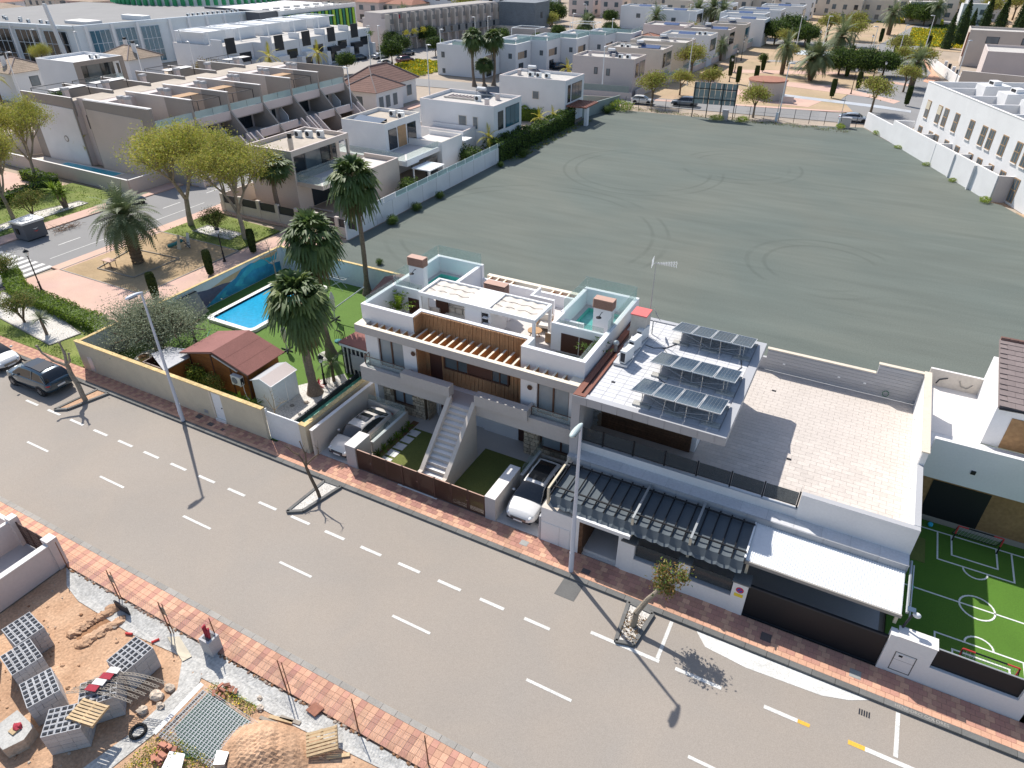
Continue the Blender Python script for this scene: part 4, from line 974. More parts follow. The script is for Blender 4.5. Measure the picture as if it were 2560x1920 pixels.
sh_ = obj('shelf',B().box(-17.56,-17.2,29.62,29.85,7.4,7.44,'wall_white').box(-17.56,-17.2,29.62,29.85,7.8,7.84,'wall_white'),V_)
def louvre(x0,x1,y,z0,z1,parent=V_):
    l = obj('louvre_door',B().box(x0,x1,y-.03,y,z0,z1,'brown_metal'),parent)
    s = B();z = z0+.04
    while z < z1-.03:s.box(x0+.04,x1-.04,y-.05,y-.031,z,z+.025,'dark_brown_door');z += .055
    obj('slats',s,l,kind='stuff')
obj('partition',B().box(XL+T_,-22.3,30.62,30.78,6.26,7.95,'wall_villa'),V_);obj('partition',B().box(-13.55,XR-T_,30.75,30.93,6.26,7.95,'wall_villa').box(-13.73,-13.55,30.75,32.2,6.26,7.95,'wall_villa'),V_)
obj('partition',B().box(-22.3,-21.9,30.62,30.75,6.26,7.95,'wall_villa').box(-21.2,-19.8,31.6,31.75,6.26,7.6,'wall_villa'),V_)
louvre(-23.35,-22.4,30.618,6.3,7.35);louvre(-21.65,-20.75,31.1,6.3,7.5);louvre(-13.1,-12.05,30.748,6.3,7.45);louvre(-12.0,-10.75,30.748,6.3,7.45)
def rooftop_pool(x0,x1,label_side):
    p = obj('pool_deck',B().box(x0,x1,30.95,32.35,6.26,6.88,'porcelain').box(x0,x1,32.35,32.62,6.26,6.92,'porcelain').box(x0,x0+.28,32.62,35.63,6.26,6.92,'porcelain').box(x1-.22,x1,32.62,35.63,6.26,6.92,'porcelain').box(x0+.28,x1-.22,35.3,35.63,6.26,6.92,'porcelain'),V_)
    obj('pool_basin',B().box(x0+.281,x0+.33,32.621,35.299,6.28,6.915,'pool_teal').box(x1-.27,x1-.221,32.621,35.299,6.28,6.915,'pool_teal').box(x0+.33,x1-.27,35.25,35.299,6.28,6.915,'pool_teal').box(x0+.33,x1-.27,32.621,32.66,6.28,6.9,'pool_teal'),p)
    obj('water',B().box(x0+.33,x1-.27,32.66,35.25,6.4,6.70,'water_teal'),p)
rooftop_pool(XL+T_,-21.35,'l');rooftop_pool(-13.6,XR-T_,'r')
obj('pool_wall',B().box(-21.35,-21.1,32.3,35.63,6.26,7.9,'wall_villa'),V_);obj('pool_wall',B().box(-13.85,-13.6,32.3,35.63,6.26,7.92,'wall_villa').box(-13.6,-12.4,32.2,32.36,6.9,7.45,'wall_villa'),V_)
for x0_,x1_ in ((-24.05,-22.98),(-11.72,-10.66)):
    s = obj('shower_wall',B().box(x0_,x1_,31.86,32.30,6.9,8.86,'wall_villa'),V_)
    c = B().box(x0_-.03,x1_+.03,31.82,32.34,8.87,9.38,'brown_metal').box(x0_-.04,x1_+.04,31.81,32.35,9.38,9.42,'brown_cap');z = 8.9
    while z < 9.36:c.box(x0_-.05,x1_+.05,31.80,32.36,z,z+.022,'brown_cap');z += .055
    obj('chimney_cap',c,s)
    xc = (x0_+x1_)/2;obj('shower_head',B().path([(xc,31.85,8.68),(xc,31.72,8.72),(xc-.05,31.45,8.55)],.018,'metal_black',6).tube((xc-.05,31.45,8.55),(xc-.05,31.45,8.52),.15,'metal_black',n=14),s)
    obj('shower_tap',B().tube((xc+.05,31.86,7.4),(xc+.05,31.80,7.4),.04,'metal_black',n=10),s)
c = B().box(-19.1,-17.7,32.6,33.15,7.2,8.40,'brown_metal').box(-19.12,-17.68,32.58,33.17,8.40,8.44,'brown_cap');z = 7.5
while z < 8.36:c.box(-19.13,-17.67,32.57,33.18,z,z+.02,'brown_cap');z += .055
obj('chimney_cap',c,V_);obj('chimney',B().box(-19.1,-17.7,32.6,33.15,6.26,7.2,'wall_villa').box(-17.7,-17.4,32.5,33.2,6.26,7.7,'wall_villa'),V_)
obj('partition',B().box(-16.35,-14.9,33.6,33.78,6.26,7.75,'wall_villa').box(-16.5,-16.35,33.6,34.9,6.26,7.75,'wall_villa').box(-19.9,-18.3,34.1,34.25,6.26,7.3,'wall_villa'),V_)
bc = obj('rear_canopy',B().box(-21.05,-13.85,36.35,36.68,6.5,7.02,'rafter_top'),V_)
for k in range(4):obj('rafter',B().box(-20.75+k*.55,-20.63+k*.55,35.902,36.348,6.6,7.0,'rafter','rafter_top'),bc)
for k in range(4):obj('rafter',B().box(-16.2+k*.55,-16.08+k*.55,35.902,36.348,6.6,7.0,'rafter','rafter_top'),bc)
def gl(p,q,z0,z1,n=1):
    for i in range(n):
        a,c = i/n,(i+1)/n;obj('glass_screen',B().wall(p[0]+(q[0]-p[0])*a,p[1]+(q[1]-p[1])*a,p[0]+(q[0]-p[0])*c-.01,p[1]+(q[1]-p[1])*c,.014,z0,z1,'glass_clear'),V_)
gl((XL+.13,30.7),(XL+.13,35.7),7.98,8.72,2);gl((XL+.15,35.77),(-21.1,35.77),7.98,8.72,2);gl((XL+.13,27.9),(XL+.13,30.6),7.98,8.3,1)
gl((-13.8,35.77),(XR-.15,35.77),7.98,8.72,2);gl((-13.72,32.4),(-13.72,35.7),7.93,8.65,2);gl((XR-.13,31.0),(XR-.13,35.7),7.98,8.72,2)
gl((-13.5,31.3),(-12.3,31.3),6.9,7.95,1);gl((-12.2,30.85),(XR-.3,30.85),7.96,8.3,1);gl((XL+.3,30.7),(-22.3,30.7),7.96,8.35,1);gl((-10.9,27.95),(-10.9,30.6),6.3,7.9,1)
gp1 = obj('artificial_grass',B().box(-23.6,-21.2,28.3,30.5,6.25,6.275,'turf_villa'),V_);gp2 = obj('artificial_grass',B().box(-13.3,-10.75,28.6,30.6,6.25,6.275,'turf_villa'),V_)

def plant_pot(name,label,loc,h,seed):
    t = thing(name,label,'potted plant',loc,group='potted palms on the roof terraces')
    obj('pot',B().tube((loc[0],loc[1],loc[2]),(loc[0],loc[1],loc[2]+.45),.16,'white_plastic' if seed == 1 else 'rattan',.21,14),t)
    V = [];F = [];rr = random.Random(seed)
    for i in range(26):
        az = i*2.4;el = R(rr.uniform(35,86));L = h*rr.uniform(.6,1);d = Vector((math.cos(az)*math.cos(el),math.sin(az)*math.cos(el),math.sin(el)));p = Vector((0,0,.42));sd_ = Vector((-math.sin(az),math.cos(az),0))
        for s in range(6):
            q = p+d*L/6
            for sg in (-1,1):
                tip = p+sd_*sg*.17+d*.12-Vector((0,0,.03));k = len(V);ww = d*.045;V += [tuple(p-ww),tuple(p+ww),tuple(tip+ww*.4),tuple(tip-ww*.4)];F.append((k,k+1,k+2,k+3))
            k = len(V);V += [tuple(p-sd_*.01),tuple(p+sd_*.01),tuple(q+sd_*.01),tuple(q-sd_*.01)];F.append((k,k+1,k+2,k+3));p = q;d = (d+Vector((0,0,-.16))).normalized()
    link('leaves',arr_mesh('leaves',V,F,['leaf_bright' if seed == 1 else 'leaf_mid']),loc,t);return t
plant_pot('potted_palm','airy potted palm in a white pot on the left roof terrace',(-23.75,30.1,6.25),1.5,1)
plant_pot('potted_palm','potted palm in a brown pot on the right roof terrace by the louvre doors',(-10.95,30.2,6.25),1.45,2)
def armchair(label,loc,rz,m='cushion'):
    t = thing('armchair',label,'chair',(0,0,0));obj('seat',B().box(-.36,.36,-.34,.34,.28,.45,m),t);obj('backrest',B().box(-.38,.38,.30,.44,.36,.86,m),t);obj('frame',B().box(-.42,-.37,-.34,.4,.0,.6,'rattan').box(.37,.42,-.34,.4,.0,.6,'rattan').box(-.42,.42,.40,.46,.1,.8,'rattan'),t)
    t.location = loc;t.rotation_euler = (0,0,R(rz));return t
armchair('cream armchair under the left roof awning',(-20.6,30.0,6.26),150);armchair('rattan lounge chair beside the right awning post',(-14.0,31.7,6.26),-90);armchair('rattan chair by the wall below the rear rafters',(-15.0,32.6,6.26),10)
def round_table(name,label,loc,r,h,m='rattan',legs=4):
    t = thing(name,label,'table',loc);obj('tabletop',B().tube((loc[0],loc[1],loc[2]+h-.05),(loc[0],loc[1],loc[2]+h),r,m,n=24),t)
    for k in range(legs):a = k*6.283/legs+.4;obj('leg',B().tube((loc[0]+r*.3*math.cos(a),loc[1]+r*.3*math.sin(a),loc[2]+h-.05),(loc[0]+r*.7*math.cos(a),loc[1]+r*.7*math.sin(a),loc[2]),.035,m,n=6),t)
    return t
round_table('round_table','low round table under the left roof awning',(-19.9,29.4,6.26),.55,.5,'rattan');round_table('round_table','round wooden side table in the sun behind the right awning post',(-15.15,31.6,6.26),.42,.42,'rattan');round_table('round_table','round wicker dining table under the right awning',(-15.55,29.3,6.26),.62,.72,'rattan')
sofa = thing('sofa','white outdoor sofa with cushions against the kitchen core','sofa',(-20.2,30.9,6.26));obj('seat',B().box(-20.9,-19.3,30.7,31.45,6.26,6.68,'cushion'),sofa);obj('backrest',B().box(-20.9,-19.3,31.4,31.58,6.68,7.1,'cushion'),sofa)
for k in range(3):obj('cushion',B().box(-20.85+k*.52,-20.4+k*.52,31.2,31.38,6.7,7.0,'fabric_cream'),sofa)

struct('villa_court',B().box(XL-.5,XR+.02,22.70,28.42,-.02,.14,'porcelain').box(XL+.25,XR-.25,28.42,29.62,-.02,.14,'porcelain'))
struct('villa_lawn',B().prism([(-21.4,23.1),(-18.9,23.1),(-18.3,24.0),(-18.27,27.4),(-21.3,27.4)],.10,.165,'turf_villa').prism([(-16.40,23.1),(-13.5,23.1),(-13.5,27.7),(-16.40,27.7)],.10,.165,'turf_villa'))
struct('planting_bed',B().box(-21.83,-21.42,23.3,28.0,.10,.168,'soil_dark'))
stp = thing('stepping_stones','six white stepping slabs crossing the left lawn','stepping stones',(-21.0,25.5,0))
for k in range(6):piece('slab',stp,-21.95+.55,-20.72,22.95+k*.74,22.95+k*.74+.56,.166,.185,'slab_white')
wl = thing('party_wall','tall sand coloured wall left of the driveway with pale top','wall',(-25.0,25.2,0));obj('render',B().box(-25.10,-24.93,22.45,28.2,0,1.97,'sand_render'),wl);obj('coping',B().box(-25.13,-24.90,22.43,28.2,1.972,2.01,'slab_white'),wl)
for (xa,xb,yb,lab) in ((-22.76,-22.04,24.02,'beige gate pillar wall, front shade painted grey, beside the white saloon car'),(-13.54,-12.93,25.5,'long beige gate pillar wall, front shade painted grey, beside the white sports utility car')):
    p = thing('gate_pillar',lab,'wall',((xa+xb)/2,22.7,0));obj('body',B().box(xa,xb,22.66,yb,0,1.64,'stair_beige'),p);obj('front_shade',B().box(xa+.002,xb-.002,22.64,22.659,0,1.64,'panel_grey'),p);obj('coping',B().box(xa-.01,xb+.01,22.63,yb+.01,1.642,1.68,'slab_white'),p)  # grey front sheet paints the shaded side; the pillar itself is beige
lw_ = thing('driveway_wall','low sand coloured wall between the saloon car and the planting bed','wall',(-21.9,25.6,0));obj('render',B().box(-22.02,-21.86,24.03,27.4,0,1.15,'sand_render').box(-24.9,-21.86,27.4,27.55,0,1.15,'sand_render'),lw_);obj('coping',B().box(-22.04,-21.84,24.03,27.38,1.152,1.18,'slab_white'),lw_);
obj('glass_screen',B().wall(-22.0,24.1,-22.0,27.4,.012,1.19,1.6,'glass_clear').wall(-24.8,27.47,-22.0,27.47,.012,1.16,1.6,'glass_clear'),lw_)
rw_ = thing('driveway_wall','low cream wall round the head of the right driveway','wall',(-12.0,27.2,0));obj('render',B().box(-12.93,-12.78,25.5,27.9,0,1.15,'sand_render').box(-12.78,-10.4,27.75,27.9,0,1.0,'sand_render'),rw_);obj('coping',B().box(-12.95,-12.76,25.5,27.9,1.152,1.18,'slab_white'),rw_);obj('glass_screen',B().wall(-12.86,25.6,-12.86,28.3,.012,1.19,1.75,'glass_clear'),rw_)
gt = thing('slatted_gate','dark brown vertical slatted gate along the villa front','gate',(-17.8,22.7,0))
x0_,x1_ = -22.02,-13.56;N_ = 8
for i in range(N_):
    a = x0_+(x1_-x0_)*i/N_;c = x0_+(x1_-x0_)*(i+1)/N_
    lf = obj('gate_leaf',B().box(a+.01,a+.07,22.69,22.75,.16,1.55,'gate_brown').box(c-.07,c-.01,22.69,22.75,.16,1.55,'gate_brown').box(a+.07,c-.07,22.69,22.75,.16,.24,'gate_brown').box(a+.07,c-.07,22.69,22.75,1.49,1.55,'gate_brown','brown_cap'),gt)
    s = B();x = a+.09
    while x < c-.10:s.box(x,x+.028,22.70,22.74,.24,1.49,'gate_brown');x += .056
    obj('slats',s,lf,kind='stuff')
    if i in (0,3,6):obj('handle',B().box(c-.12,c-.02,22.66,22.69,.85,.88,'chrome'),lf)
    if i in (2,4):obj('gate_post',B().box(c-.05,c+.05,22.66,22.78,.0,1.58,'gate_brown'),gt)
struct('gate_sill',B().box(x0_,x1_,22.69,22.80,.0,.15,'kerb').box(-19.2,-16.6,22.60,22.685,.0,.145,'slab_white'))
# ================================================================ THE MODERN HOUSE WITH SOLAR ROOF
mh_ = thing('modern_house','grey flat roofed modern house with overhanging roof and wide tiled terrace','house',(-4,27,0))
mx0,mx1 = -10.30,5.66
w = B()
w.box(mx0,mx0+.22,26.6,35.4,0,6.64,'wall_grey');w.box(mx0+.22,-4.5,35.1,35.4,3.6,6.64,'wall_grey');w.box(-4.75,-4.5,28.75,35.1,3.6,6.64,'wall_white')
w.box(mx0+.22,mx1-.2,28.2,28.4,.1,3.0,'wall_white');w.box(mx1-.2,mx1,26.4,39.0,0,3.6,'wall_white');w.box(mx0,mx1-.2,38.8,39.0,0,3.5,'wall_white');w.box(mx0,mx0+.22,35.4,38.8,0,3.5,'wall_white')
obj('wall',w,mh_)
obj('corner_pillar',B().box(mx0-.02,mx0+.42,25.92,26.6,2.8,6.64,'wall_grey'),mh_)
cb = obj('wood_cladding',B().box(mx0+.7,-4.74,28.62,28.74,3.6,6.6,'ipe'),mh_);z = 3.62
while z < 6.55:
    x = mx0+.7;
    while x < -4.8:xe = min(x+random.uniform(1.2,2.4),-4.75);obj('board',B().box(x+.005,xe-.005,28.59,28.62,z,z+.135,'ipe'),cb);x = xe
    z += .147
obj('window',B().box(-8.1,-5.6,28.55,28.588,5.35,5.95,'window_dark').box(-8.15,-5.55,28.56,28.589,5.30,5.35,'metal_black'),mh_)
stw = obj('stone_strip',B().box(mx0+.22,mx0+.7,28.58,28.7,3.6,6.6,'stone_joint'),mh_);rr = random.Random(4);z = 3.62
while z < 6.55:obj('stone',B().box(mx0+.23,mx0+.23+rr.uniform(.2,.44),28.54,28.58,z,z+.13,'stone_grey'),stw);z += .15
obj('wall_light',B().box(-9.0,-8.92,28.5,28.59,4.9,5.0,'metal_white').box(-4.49,-4.4,28.9,29.0,4.6,4.85,'metal_white'),mh_)
rf = obj('roof',B().box(mx0,-2.79,25.90,35.5,6.66,6.98,'wall_grey').box(mx0,mx0+.06,25.96,35.44,6.98,7.10,'flashing').box(mx0+.6,-2.79,25.90,26.24,6.98,7.11,'panel_grey').box(-3.2,-2.79,26.24,35.5,6.98,7.11,'panel_grey').box(mx0+.6,-3.2,35.2,35.5,6.98,7.11,'panel_grey').box(mx0+.08,-3.2,26.24,35.2,6.98,7.03,'roof_joint_pale'),mh_)
fl = obj('flashing',B().box(mx0+.06,mx0+.34,25.94,33.3,7.0,7.14,'flashing').box(mx0+.48,mx0+.66,25.94,31.6,7.0,7.14,'flashing').box(mx0+.34,mx0+.48,25.94,33.3,7.0,7.06,'dark_brown_door').box(mx0+.34,mx0+.66,25.94,26.2,7.061,7.142,'flashing'),mh_)
x = mx0;k = 0
while x < -2.85:xe = min(x+.78,-2.79);obj('fascia_panel',B().box(x+.01,xe-.01,25.872,25.9,6.66,7.12,'panel_grey'),rf);x = xe
y = 26.3
tiles = []
while y < 35.15:
    x = mx0+.72
    while x < -3.3:tiles.append((x+.01,min(x+.60,-3.25)-.01,y+.008,y+.345));x += .60
    y += .36
tiles.sort(key=lambda q:q[2])
for q in tiles[:290]:piece('roof_tile',rf,q[0],q[1],q[2],q[3],7.03,7.042+random.uniform(-.002,.002),'roof_tile_pale')
bb = B();[bb.box(q[0],q[1],q[2],q[3],7.03,7.042,'roof_tile_pale') for q in tiles[290:]]
if bb.f:obj('roof_tiles',bb,rf,kind='stuff')
bd = obj('floor_band',B().box(mx0,mx1,25.66,26.42,2.79,3.44,'panel_grey').box(mx0+.0,mx1,26.42,26.6,2.79,3.6,'wall_white').box(mx0+.22,mx1-.2,26.6,38.8,3.3,3.55,'wall_white'),mh_)
x = mx0+.2;k = 0
while x < mx1-.1:xe = min(x+1.12,mx1-.02);obj('fascia_panel',B().box(x+.012,xe-.012,25.632,25.66,2.80,3.45,'panel_grey'),bd);x = xe
x = mx0+.4
while x < mx1-.1:xe = min(x+1.2,mx1-.02);obj('ledge_tile',B().box(x+.006,xe-.006,25.69,26.41,3.44,3.456,'roof_tile_pale'),bd);x = xe
obj('balcony_upstand',B().box(mx0+.42,.86,26.43,26.66,3.456,3.92,'wall_white','metal_pale'),mh_)
rl = obj('railing',B().tube((mx0+.45,26.60,4.02),(.80,26.60,4.02),.02,'metal_black',n=6),mh_)
xs = [-10.0,-8.75,-7.12,-5.49,-3.88,-2.27,-.75,.80]
for x in xs:obj('post',B().box(x-.035,x+.035,26.57,26.63,3.92,4.86,'metal_black'),rl)
for a,c in zip(xs[:-1],xs[1:]):obj('glass_panel',B().box(a+.05,c-.05,26.595,26.605,4.0,4.80,'glass_smoke'),rl)
obj('glass_panel',B().box(.795,.805,26.65,27.1,4.0,4.80,'glass_smoke'),rl);
tf = obj('terrace_floor',B().box(mx0+.23,mx1-.21,26.66,38.79,3.55,3.585,'terrace_joint'),mh_);T = []
y = 26.68;j = 0
while y < 38.7:
    x = -4.48-(.3 if j % 2 else 0)
    while x < mx1-.3:T.append((max(x,-4.48)+.006,min(x+.60,mx1-.22)-.006,y+.005,min(y+.30,38.78)-.005));x += .60
    y += .30;j += 1
T.sort(key=lambda q:(q[0]-1.5)**2*.6+(q[2]-26)**2)
for q in T[:300]:piece('tile',tf,q[0],q[1],q[2],q[3],3.585,3.6+random.uniform(-.002,.002),'terrace_tile')
bb = B();[bb.box(q[0],q[1],q[2],q[3],3.585,3.6,'terrace_tile') for q in T[300:]];obj('tiles',bb,tf,kind='stuff')
for x,y in ((-.08,30.47),(-1.9,36.58),(-8.9,27.2)):obj('floor_drain',B().box(x-.12,x+.12,y-.08,y+.08,3.59,3.61,'metal_black'),mh_)
obj('parapet',B().box(.86,mx1,26.38,26.66,3.456,4.88,'wall_white','wall_grey'),mh_,'light grey front parapet of the open terrace')
obj('parapet',B().box(mx1-.26,mx1,26.661,31.2,3.6,4.90,'wall_white','wall_grey'),mh_)
ps = obj('parapet',B().box(mx1-.24,mx1+.02,31.2,39.1,3.6,5.62,'wall_white','coping_sand'),mh_)
obj('coping',B().box(mx1-.30,mx1+.06,31.18,39.14,5.621,5.68,'coping_sand'),mh_)
bk = obj('back_wall',B().box(-2.9,3.1,38.82,39.02,3.6,5.0,'wall_grey').box(3.1,mx1-.24,38.82,39.02,3.6,5.62,'wall_grey').box(mx0,-2.9,38.82,39.02,3.5,4.4,'wall_grey'),mh_)
obj('coping',B().box(-2.95,3.06,38.80,39.06,5.0,5.05,'coping_sand').box(3.06,mx1-.3,38.80,39.06,5.62,5.67,'coping_sand'),mh_)
for k in range(9):
    z = 3.62+k*.216;top = z+.205
    if top < 5.02:obj('siding_board',B().box(-2.9,3.1,38.795,38.82,z,top,'panel_grey'),bk)
    if top < 5.63:obj('siding_board',B().box(3.1,mx1-.25,38.795,38.82,z,top,'panel_grey'),bk)
    if top < 5.63:obj('siding_board',B().box(mx1-.262,mx1-.241,31.3,38.79,z,top,'wall_white'),ps)
for x in (-1.9,1.2,2.6):obj('socket',B().box(x,x+.14,38.78,38.796,4.2,4.3,'metal_white'),bk)
for y in (28.2,30.3,32.3,34.0,36.5):obj('socket',B().box(mx1-.29,mx1-.262,y,y+.12,4.0,4.12,'metal_white'),ps)
hs = tag(obj('hose',B().path([(3.85+.16*math.cos(a*.7),38.68+.02*math.sin(a*3),3.95+.19*math.sin(a*.7)) for a in range(0,28)],.018,'green_fence',5)),'coiled garden hose hanging on the terrace back wall','hose')
tw = thing('roof_box','cream rooftop shaft with a red painted lid','shaft',(-9.3,32.9,7.04));obj('shaft',B().box(-9.72,-8.88,32.42,33.35,7.04,8.66,'plaster_cream'),tw);obj('lid',B().box(-9.76,-8.84,32.38,33.39,8.66,8.72,'red_cap'),tw)
def ac_unit(name,label,x,y,z,rz=0,s=1.0,group='outdoor air conditioning units on the roof'):
    t = thing(name,label,'air conditioner',(0,0,0),group=group)
    obj('casing',B().box(-.42,.42,-.15,.15,.05,.72,'white_plastic'),t)
    obj('fan',B().tube((-.1,-.152,.38),(-.1,-.165,.38),.25,'dark_plastic',n=18),t);g = B()
    for k in range(6):g.box(-.36,.16,-.185,-.166,.14+k*.09,.155+k*.09,'white_plastic')
    obj('grille',g,t);obj('side_vent',B().box(.421,.43,-.12,.12,.12,.62,'dark_plastic'),t);obj('foot',B().box(-.36,-.28,-.17,.17,0,.05,'metal_galv').box(.28,.36,-.17,.17,0,.05,'metal_galv'),t)
    t.location = (x,y,z);t.rotation_euler = (0,0,R(rz));t.scale = (s,s,s);return t
rk = thing('equipment_rack','low pale rack under the three roof air conditioners','rack',(-9.1,31.4,7.04));obj('frame',B().box(-9.55,-8.78,29.5,33.1,7.08,7.22,'metal_pale'),rk);obj('pipe',B().path([(-9.6,33.0,7.5),(-9.45,32.0,7.35),(-9.5,31.2,7.45),(-9.5,30.4,7.3),(-9.4,29.7,7.6)],.05,'wall_white',8).tube((-9.28,29.75,7.05),(-9.28,29.75,7.9),.035,'metal_pale',n=6).path([(-9.3,32.6,7.3),(-9.2,31.4,7.5),(-9.2,30.5,7.35)],.04,'metal_galv',8),rk)
for i,(y,l) in enumerate(((30.0,'white air conditioning unit nearest the street on the grey roof'),(31.3,'middle white air conditioning unit on the grey roof'),(32.55,'white air conditioning unit next to the red lidded shaft'))):ac_unit('air_conditioner',l,-9.0,y,7.22,90 if False else -100,1.05)
vt = thing('vent_cowl','round metal vent cowl on the brown flashing','vent',(-9.9,30.8,7.1));obj('pipe',B().tube((-9.9,30.8,7.1),(-9.9,30.8,7.5),.09,'metal_galv',n=10),vt);obj('cowl',B().blob((-9.9,30.8,7.62),.17,.17,.17,'metal_galv',1,12,8,0),vt)
an = thing('antenna','tall thin television antenna behind the red lidded shaft','antenna',(-9.0,33.5,7.04));obj('mast',B().tube((-9.0,33.5,7.04),(-9.0,33.5,11.4),.025,'metal_galv',n=6),an)
ae = B();ae.tube((-9.2,33.5,11.35),(-8.0,33.9,11.35),.015,'metal_pale',n=4)
for k in range(9):
    u = k/8;x,y = -9.0+1.0*u,33.57+.33*u;ae.tube((x+.07,y-.2*(.5+u*.5),11.35+.10*u),(x-.07,y+.2*(.5+u*.5),11.35+.10*u),.012,'metal_pale',n=4);ae.tube((x+.07,y-.2*(.5+u*.5),11.35-.10*u),(x-.07,y+.2*(.5+u*.5),11.35-.10*u),.012,'metal_pale',n=4)
for k in range(5):ae.tube((-9.15,33.2,11.2+k*.1),(-9.2,33.75,11.25+k*.1),.013,'metal_pale',n=4)
for s_ in (.12,-.12):ae.tube((-9.0,33.57,11.35),(-8.0,33.9,11.35+s_),.012,'metal_pale',n=4)
obj('aerial',ae,an)
ds = thing('satellite_dish','pale satellite dish behind the red lidded shaft','satellite dish',(-8.7,33.6,7.04));obj('mast',B().tube((-8.8,33.7,7.04),(-8.8,33.7,7.9),.035,'metal_galv',n=8),ds)
dd = B();nrm = Vector((.75,.45,.5)).normalized();c_ = Vector((-8.7,33.8,8.2));a_ = nrm.orthogonal().normalized();b_ = nrm.cross(a_)
for k in range(20):
    t0,t1 = k*6.283/20,(k+1)*6.283/20;e = lambda t,r:tuple(c_+(a_*math.cos(t)+b_*math.sin(t))*r+nrm*(r*r*.35))
    dd.face([e(t0,.22),e(t1,.22),e(t1,.45),e(t0,.45)],'panel_grey');dd.face([tuple(c_),e(t1,.22),e(t0,.22)],'panel_grey')
obj('dish',dd,ds,smooth=True)
def solar(label,yb):
    t = thing('solar_array',label,'solar panels',(0,0,0),group='rows of solar panels on the grey roof')
    y0,z0,y1,z1 = 0.0,.88,2.18,.30;L = 4.30;n = 4;pw = L/n
    dy,dz = y1-y0,z1-z0;ln = math.hypot(dy,dz);ny,nz = -dz/ln,dy/ln
    for i in range(n):
        xa,xb = i*pw+.02,(i+1)*pw-.02;P = lambda x,u,h:(x,y0+dy*u+ny*h,z0+dz*u+nz*h)
        f = B()
        for (xx0,xx1,u0,u1) in ((xa,xa+.03,0,1),(xb-.03,xb,0,1),(xa+.03,xb-.03,0,.016),(xa+.03,xb-.03,.984,1)):
            v = [P(xx0,u0,0),P(xx1,u0,0),P(xx1,u1,0),P(xx0,u1,0),P(xx0,u0,.045),P(xx1,u0,.045),P(xx1,u1,.045),P(xx0,u1,.045)];k = len(f.v);f.v += v
            f.f += [(k,k+3,k+2,k+1),(k+4,k+5,k+6,k+7),(k,k+1,k+5,k+4),(k+1,k+2,k+6,k+5),(k+2,k+3,k+7,k+6),(k+3,k,k+4,k+7)];f.m += ['metal_pale']*6
        fo = obj('panel',f,t)
        g = B();nc = 6;nr = 2
        g.face([P(xa+.03,.016,.02),P(xb-.03,.016,.02),P(xb-.03,.984,.02),P(xa+.03,.984,.02)],'solar_line')
        g.face([P(xa+.03,.016,.012),P(xa+.03,.984,.012),P(xb-.03,.984,.012),P(xb-.03,.016,.012)],'dark_plastic')
        obj('backsheet',g,fo);cw_ = (xb-xa-.07)/nc;cells = B()
        for a in range(nc):
            for c in range(nr):
                x0,x1 = xa+.035+a*cw_+.008,xa+.035+(a+1)*cw_-.008;u0 = .018+c*.482+.006;u1 = .018+(c+1)*.482-.006
                cells.face([P(x0,u0,.026),P(x1,u0,.026),P(x1,u1,.026),P(x0,u1,.026)],'solar_cell')
        obj('solar_cells',cells,fo)
    for x in (.55,2.15,3.90):
        obj('leg',B().tube((x,.30,.08),(x,.30,.80),.025,'metal_galv',n=6).tube((x,1.95,.08),(x,1.95,.38),.025,'metal_galv',n=6),t)
        obj('foot',B().box(x-.42,x+.42,.12,.46,0,.09,'concrete'),t);obj('foot',B().box(x-.42,x+.42,1.8,2.1,0,.09,'concrete'),t)
    obj('brace',B().tube((.55,.28,.75),(2.15,.28,.14),.02,'metal_galv',n=6).tube((3.9,.28,.75-.2),(2.15,.28,.16),.02,'metal_galv',n=6),t);obj('rail',B().tube((.45,.30,.14),(4.0,.30,.14),.022,'metal_galv',n=6).tube((.3,.45,.72),(4.0,.45,.72),.022,'metal_galv',n=6),t)
    t.location = (-7.58,yb,7.045);return t
solar('row of four solar panels nearest the street',26.38);solar('middle row of four solar panels on the grey roof',29.28);solar('row of four solar panels at the back edge of the grey roof',33.06)
cbv = tag(obj('cable',B().path([(-8.7,32.3,7.06),(-8.2,32.2,7.06),(-7.6,32.5,7.07),(-7.2,33.2,7.06),(-6.9,33.4,7.07)],.022,'metal_black',5).path([(-7.7,32.4,7.06),(-7.3,31.9,7.07),(-7.35,31.2,7.06)],.018,'metal_black',5).path([(-3.7,33.2,7.06),(-3.5,32.4,7.07),(-3.75,31.6,7.06)],.018,'metal_black',5).path([(-7.1,29.4,7.07),(-6.5,29.0,7.06),(-6.2,28.6,7.07)],.018,'metal_black',5)),'black cables lying on the grey roof between the solar rows','cables');
tag(obj('roof_drain',B().box(-9.05,-8.85,27.9,28.05,7.03,7.055,'metal_black')),'small black roof outlet near the brown flashing','drain')
fw_ = thing('front_wall','white street wall of the modern house with pillars and dark screens','wall',(-5,22.7,0))
ub = obj('utility_wall',B().box(mx0,-8.25,22.65,23.45,0,2.34,'wall_white','plaster_cream'),fw_);obj('edge_post',B().box(mx0-.10,mx0-.003,22.62,22.85,0,1.7,'panel_grey'),fw_)
for a,c in ((-10.28,-9.28),(-9.26,-8.72)):obj('cabinet_door',B().box(a,c,22.628,22.648,.1,1.42,'wall_white'),ub)
obj('base_board',B().box(-10.28,-8.28,22.63,22.649,.0,.09,'wall_grey'),ub)
pl_ = obj('pillar',B().box(-6.05,-5.42,22.65,23.3,0,2.06,'wall_white'),fw_);obj('pillar',B().box(-3.30,-2.78,22.66,23.2,0,2.06,'wall_white'),fw_);obj('pillar',B().box(-.84,-.18,22.65,23.2,0,2.06,'wall_white'),fw_)
for a,c in ((-6.1,-5.37),(-3.36,-2.72),(-.90,-.12)):obj('cap',B().box(a,c,22.6,23.3,2.061,2.12,'kerb'),fw_)
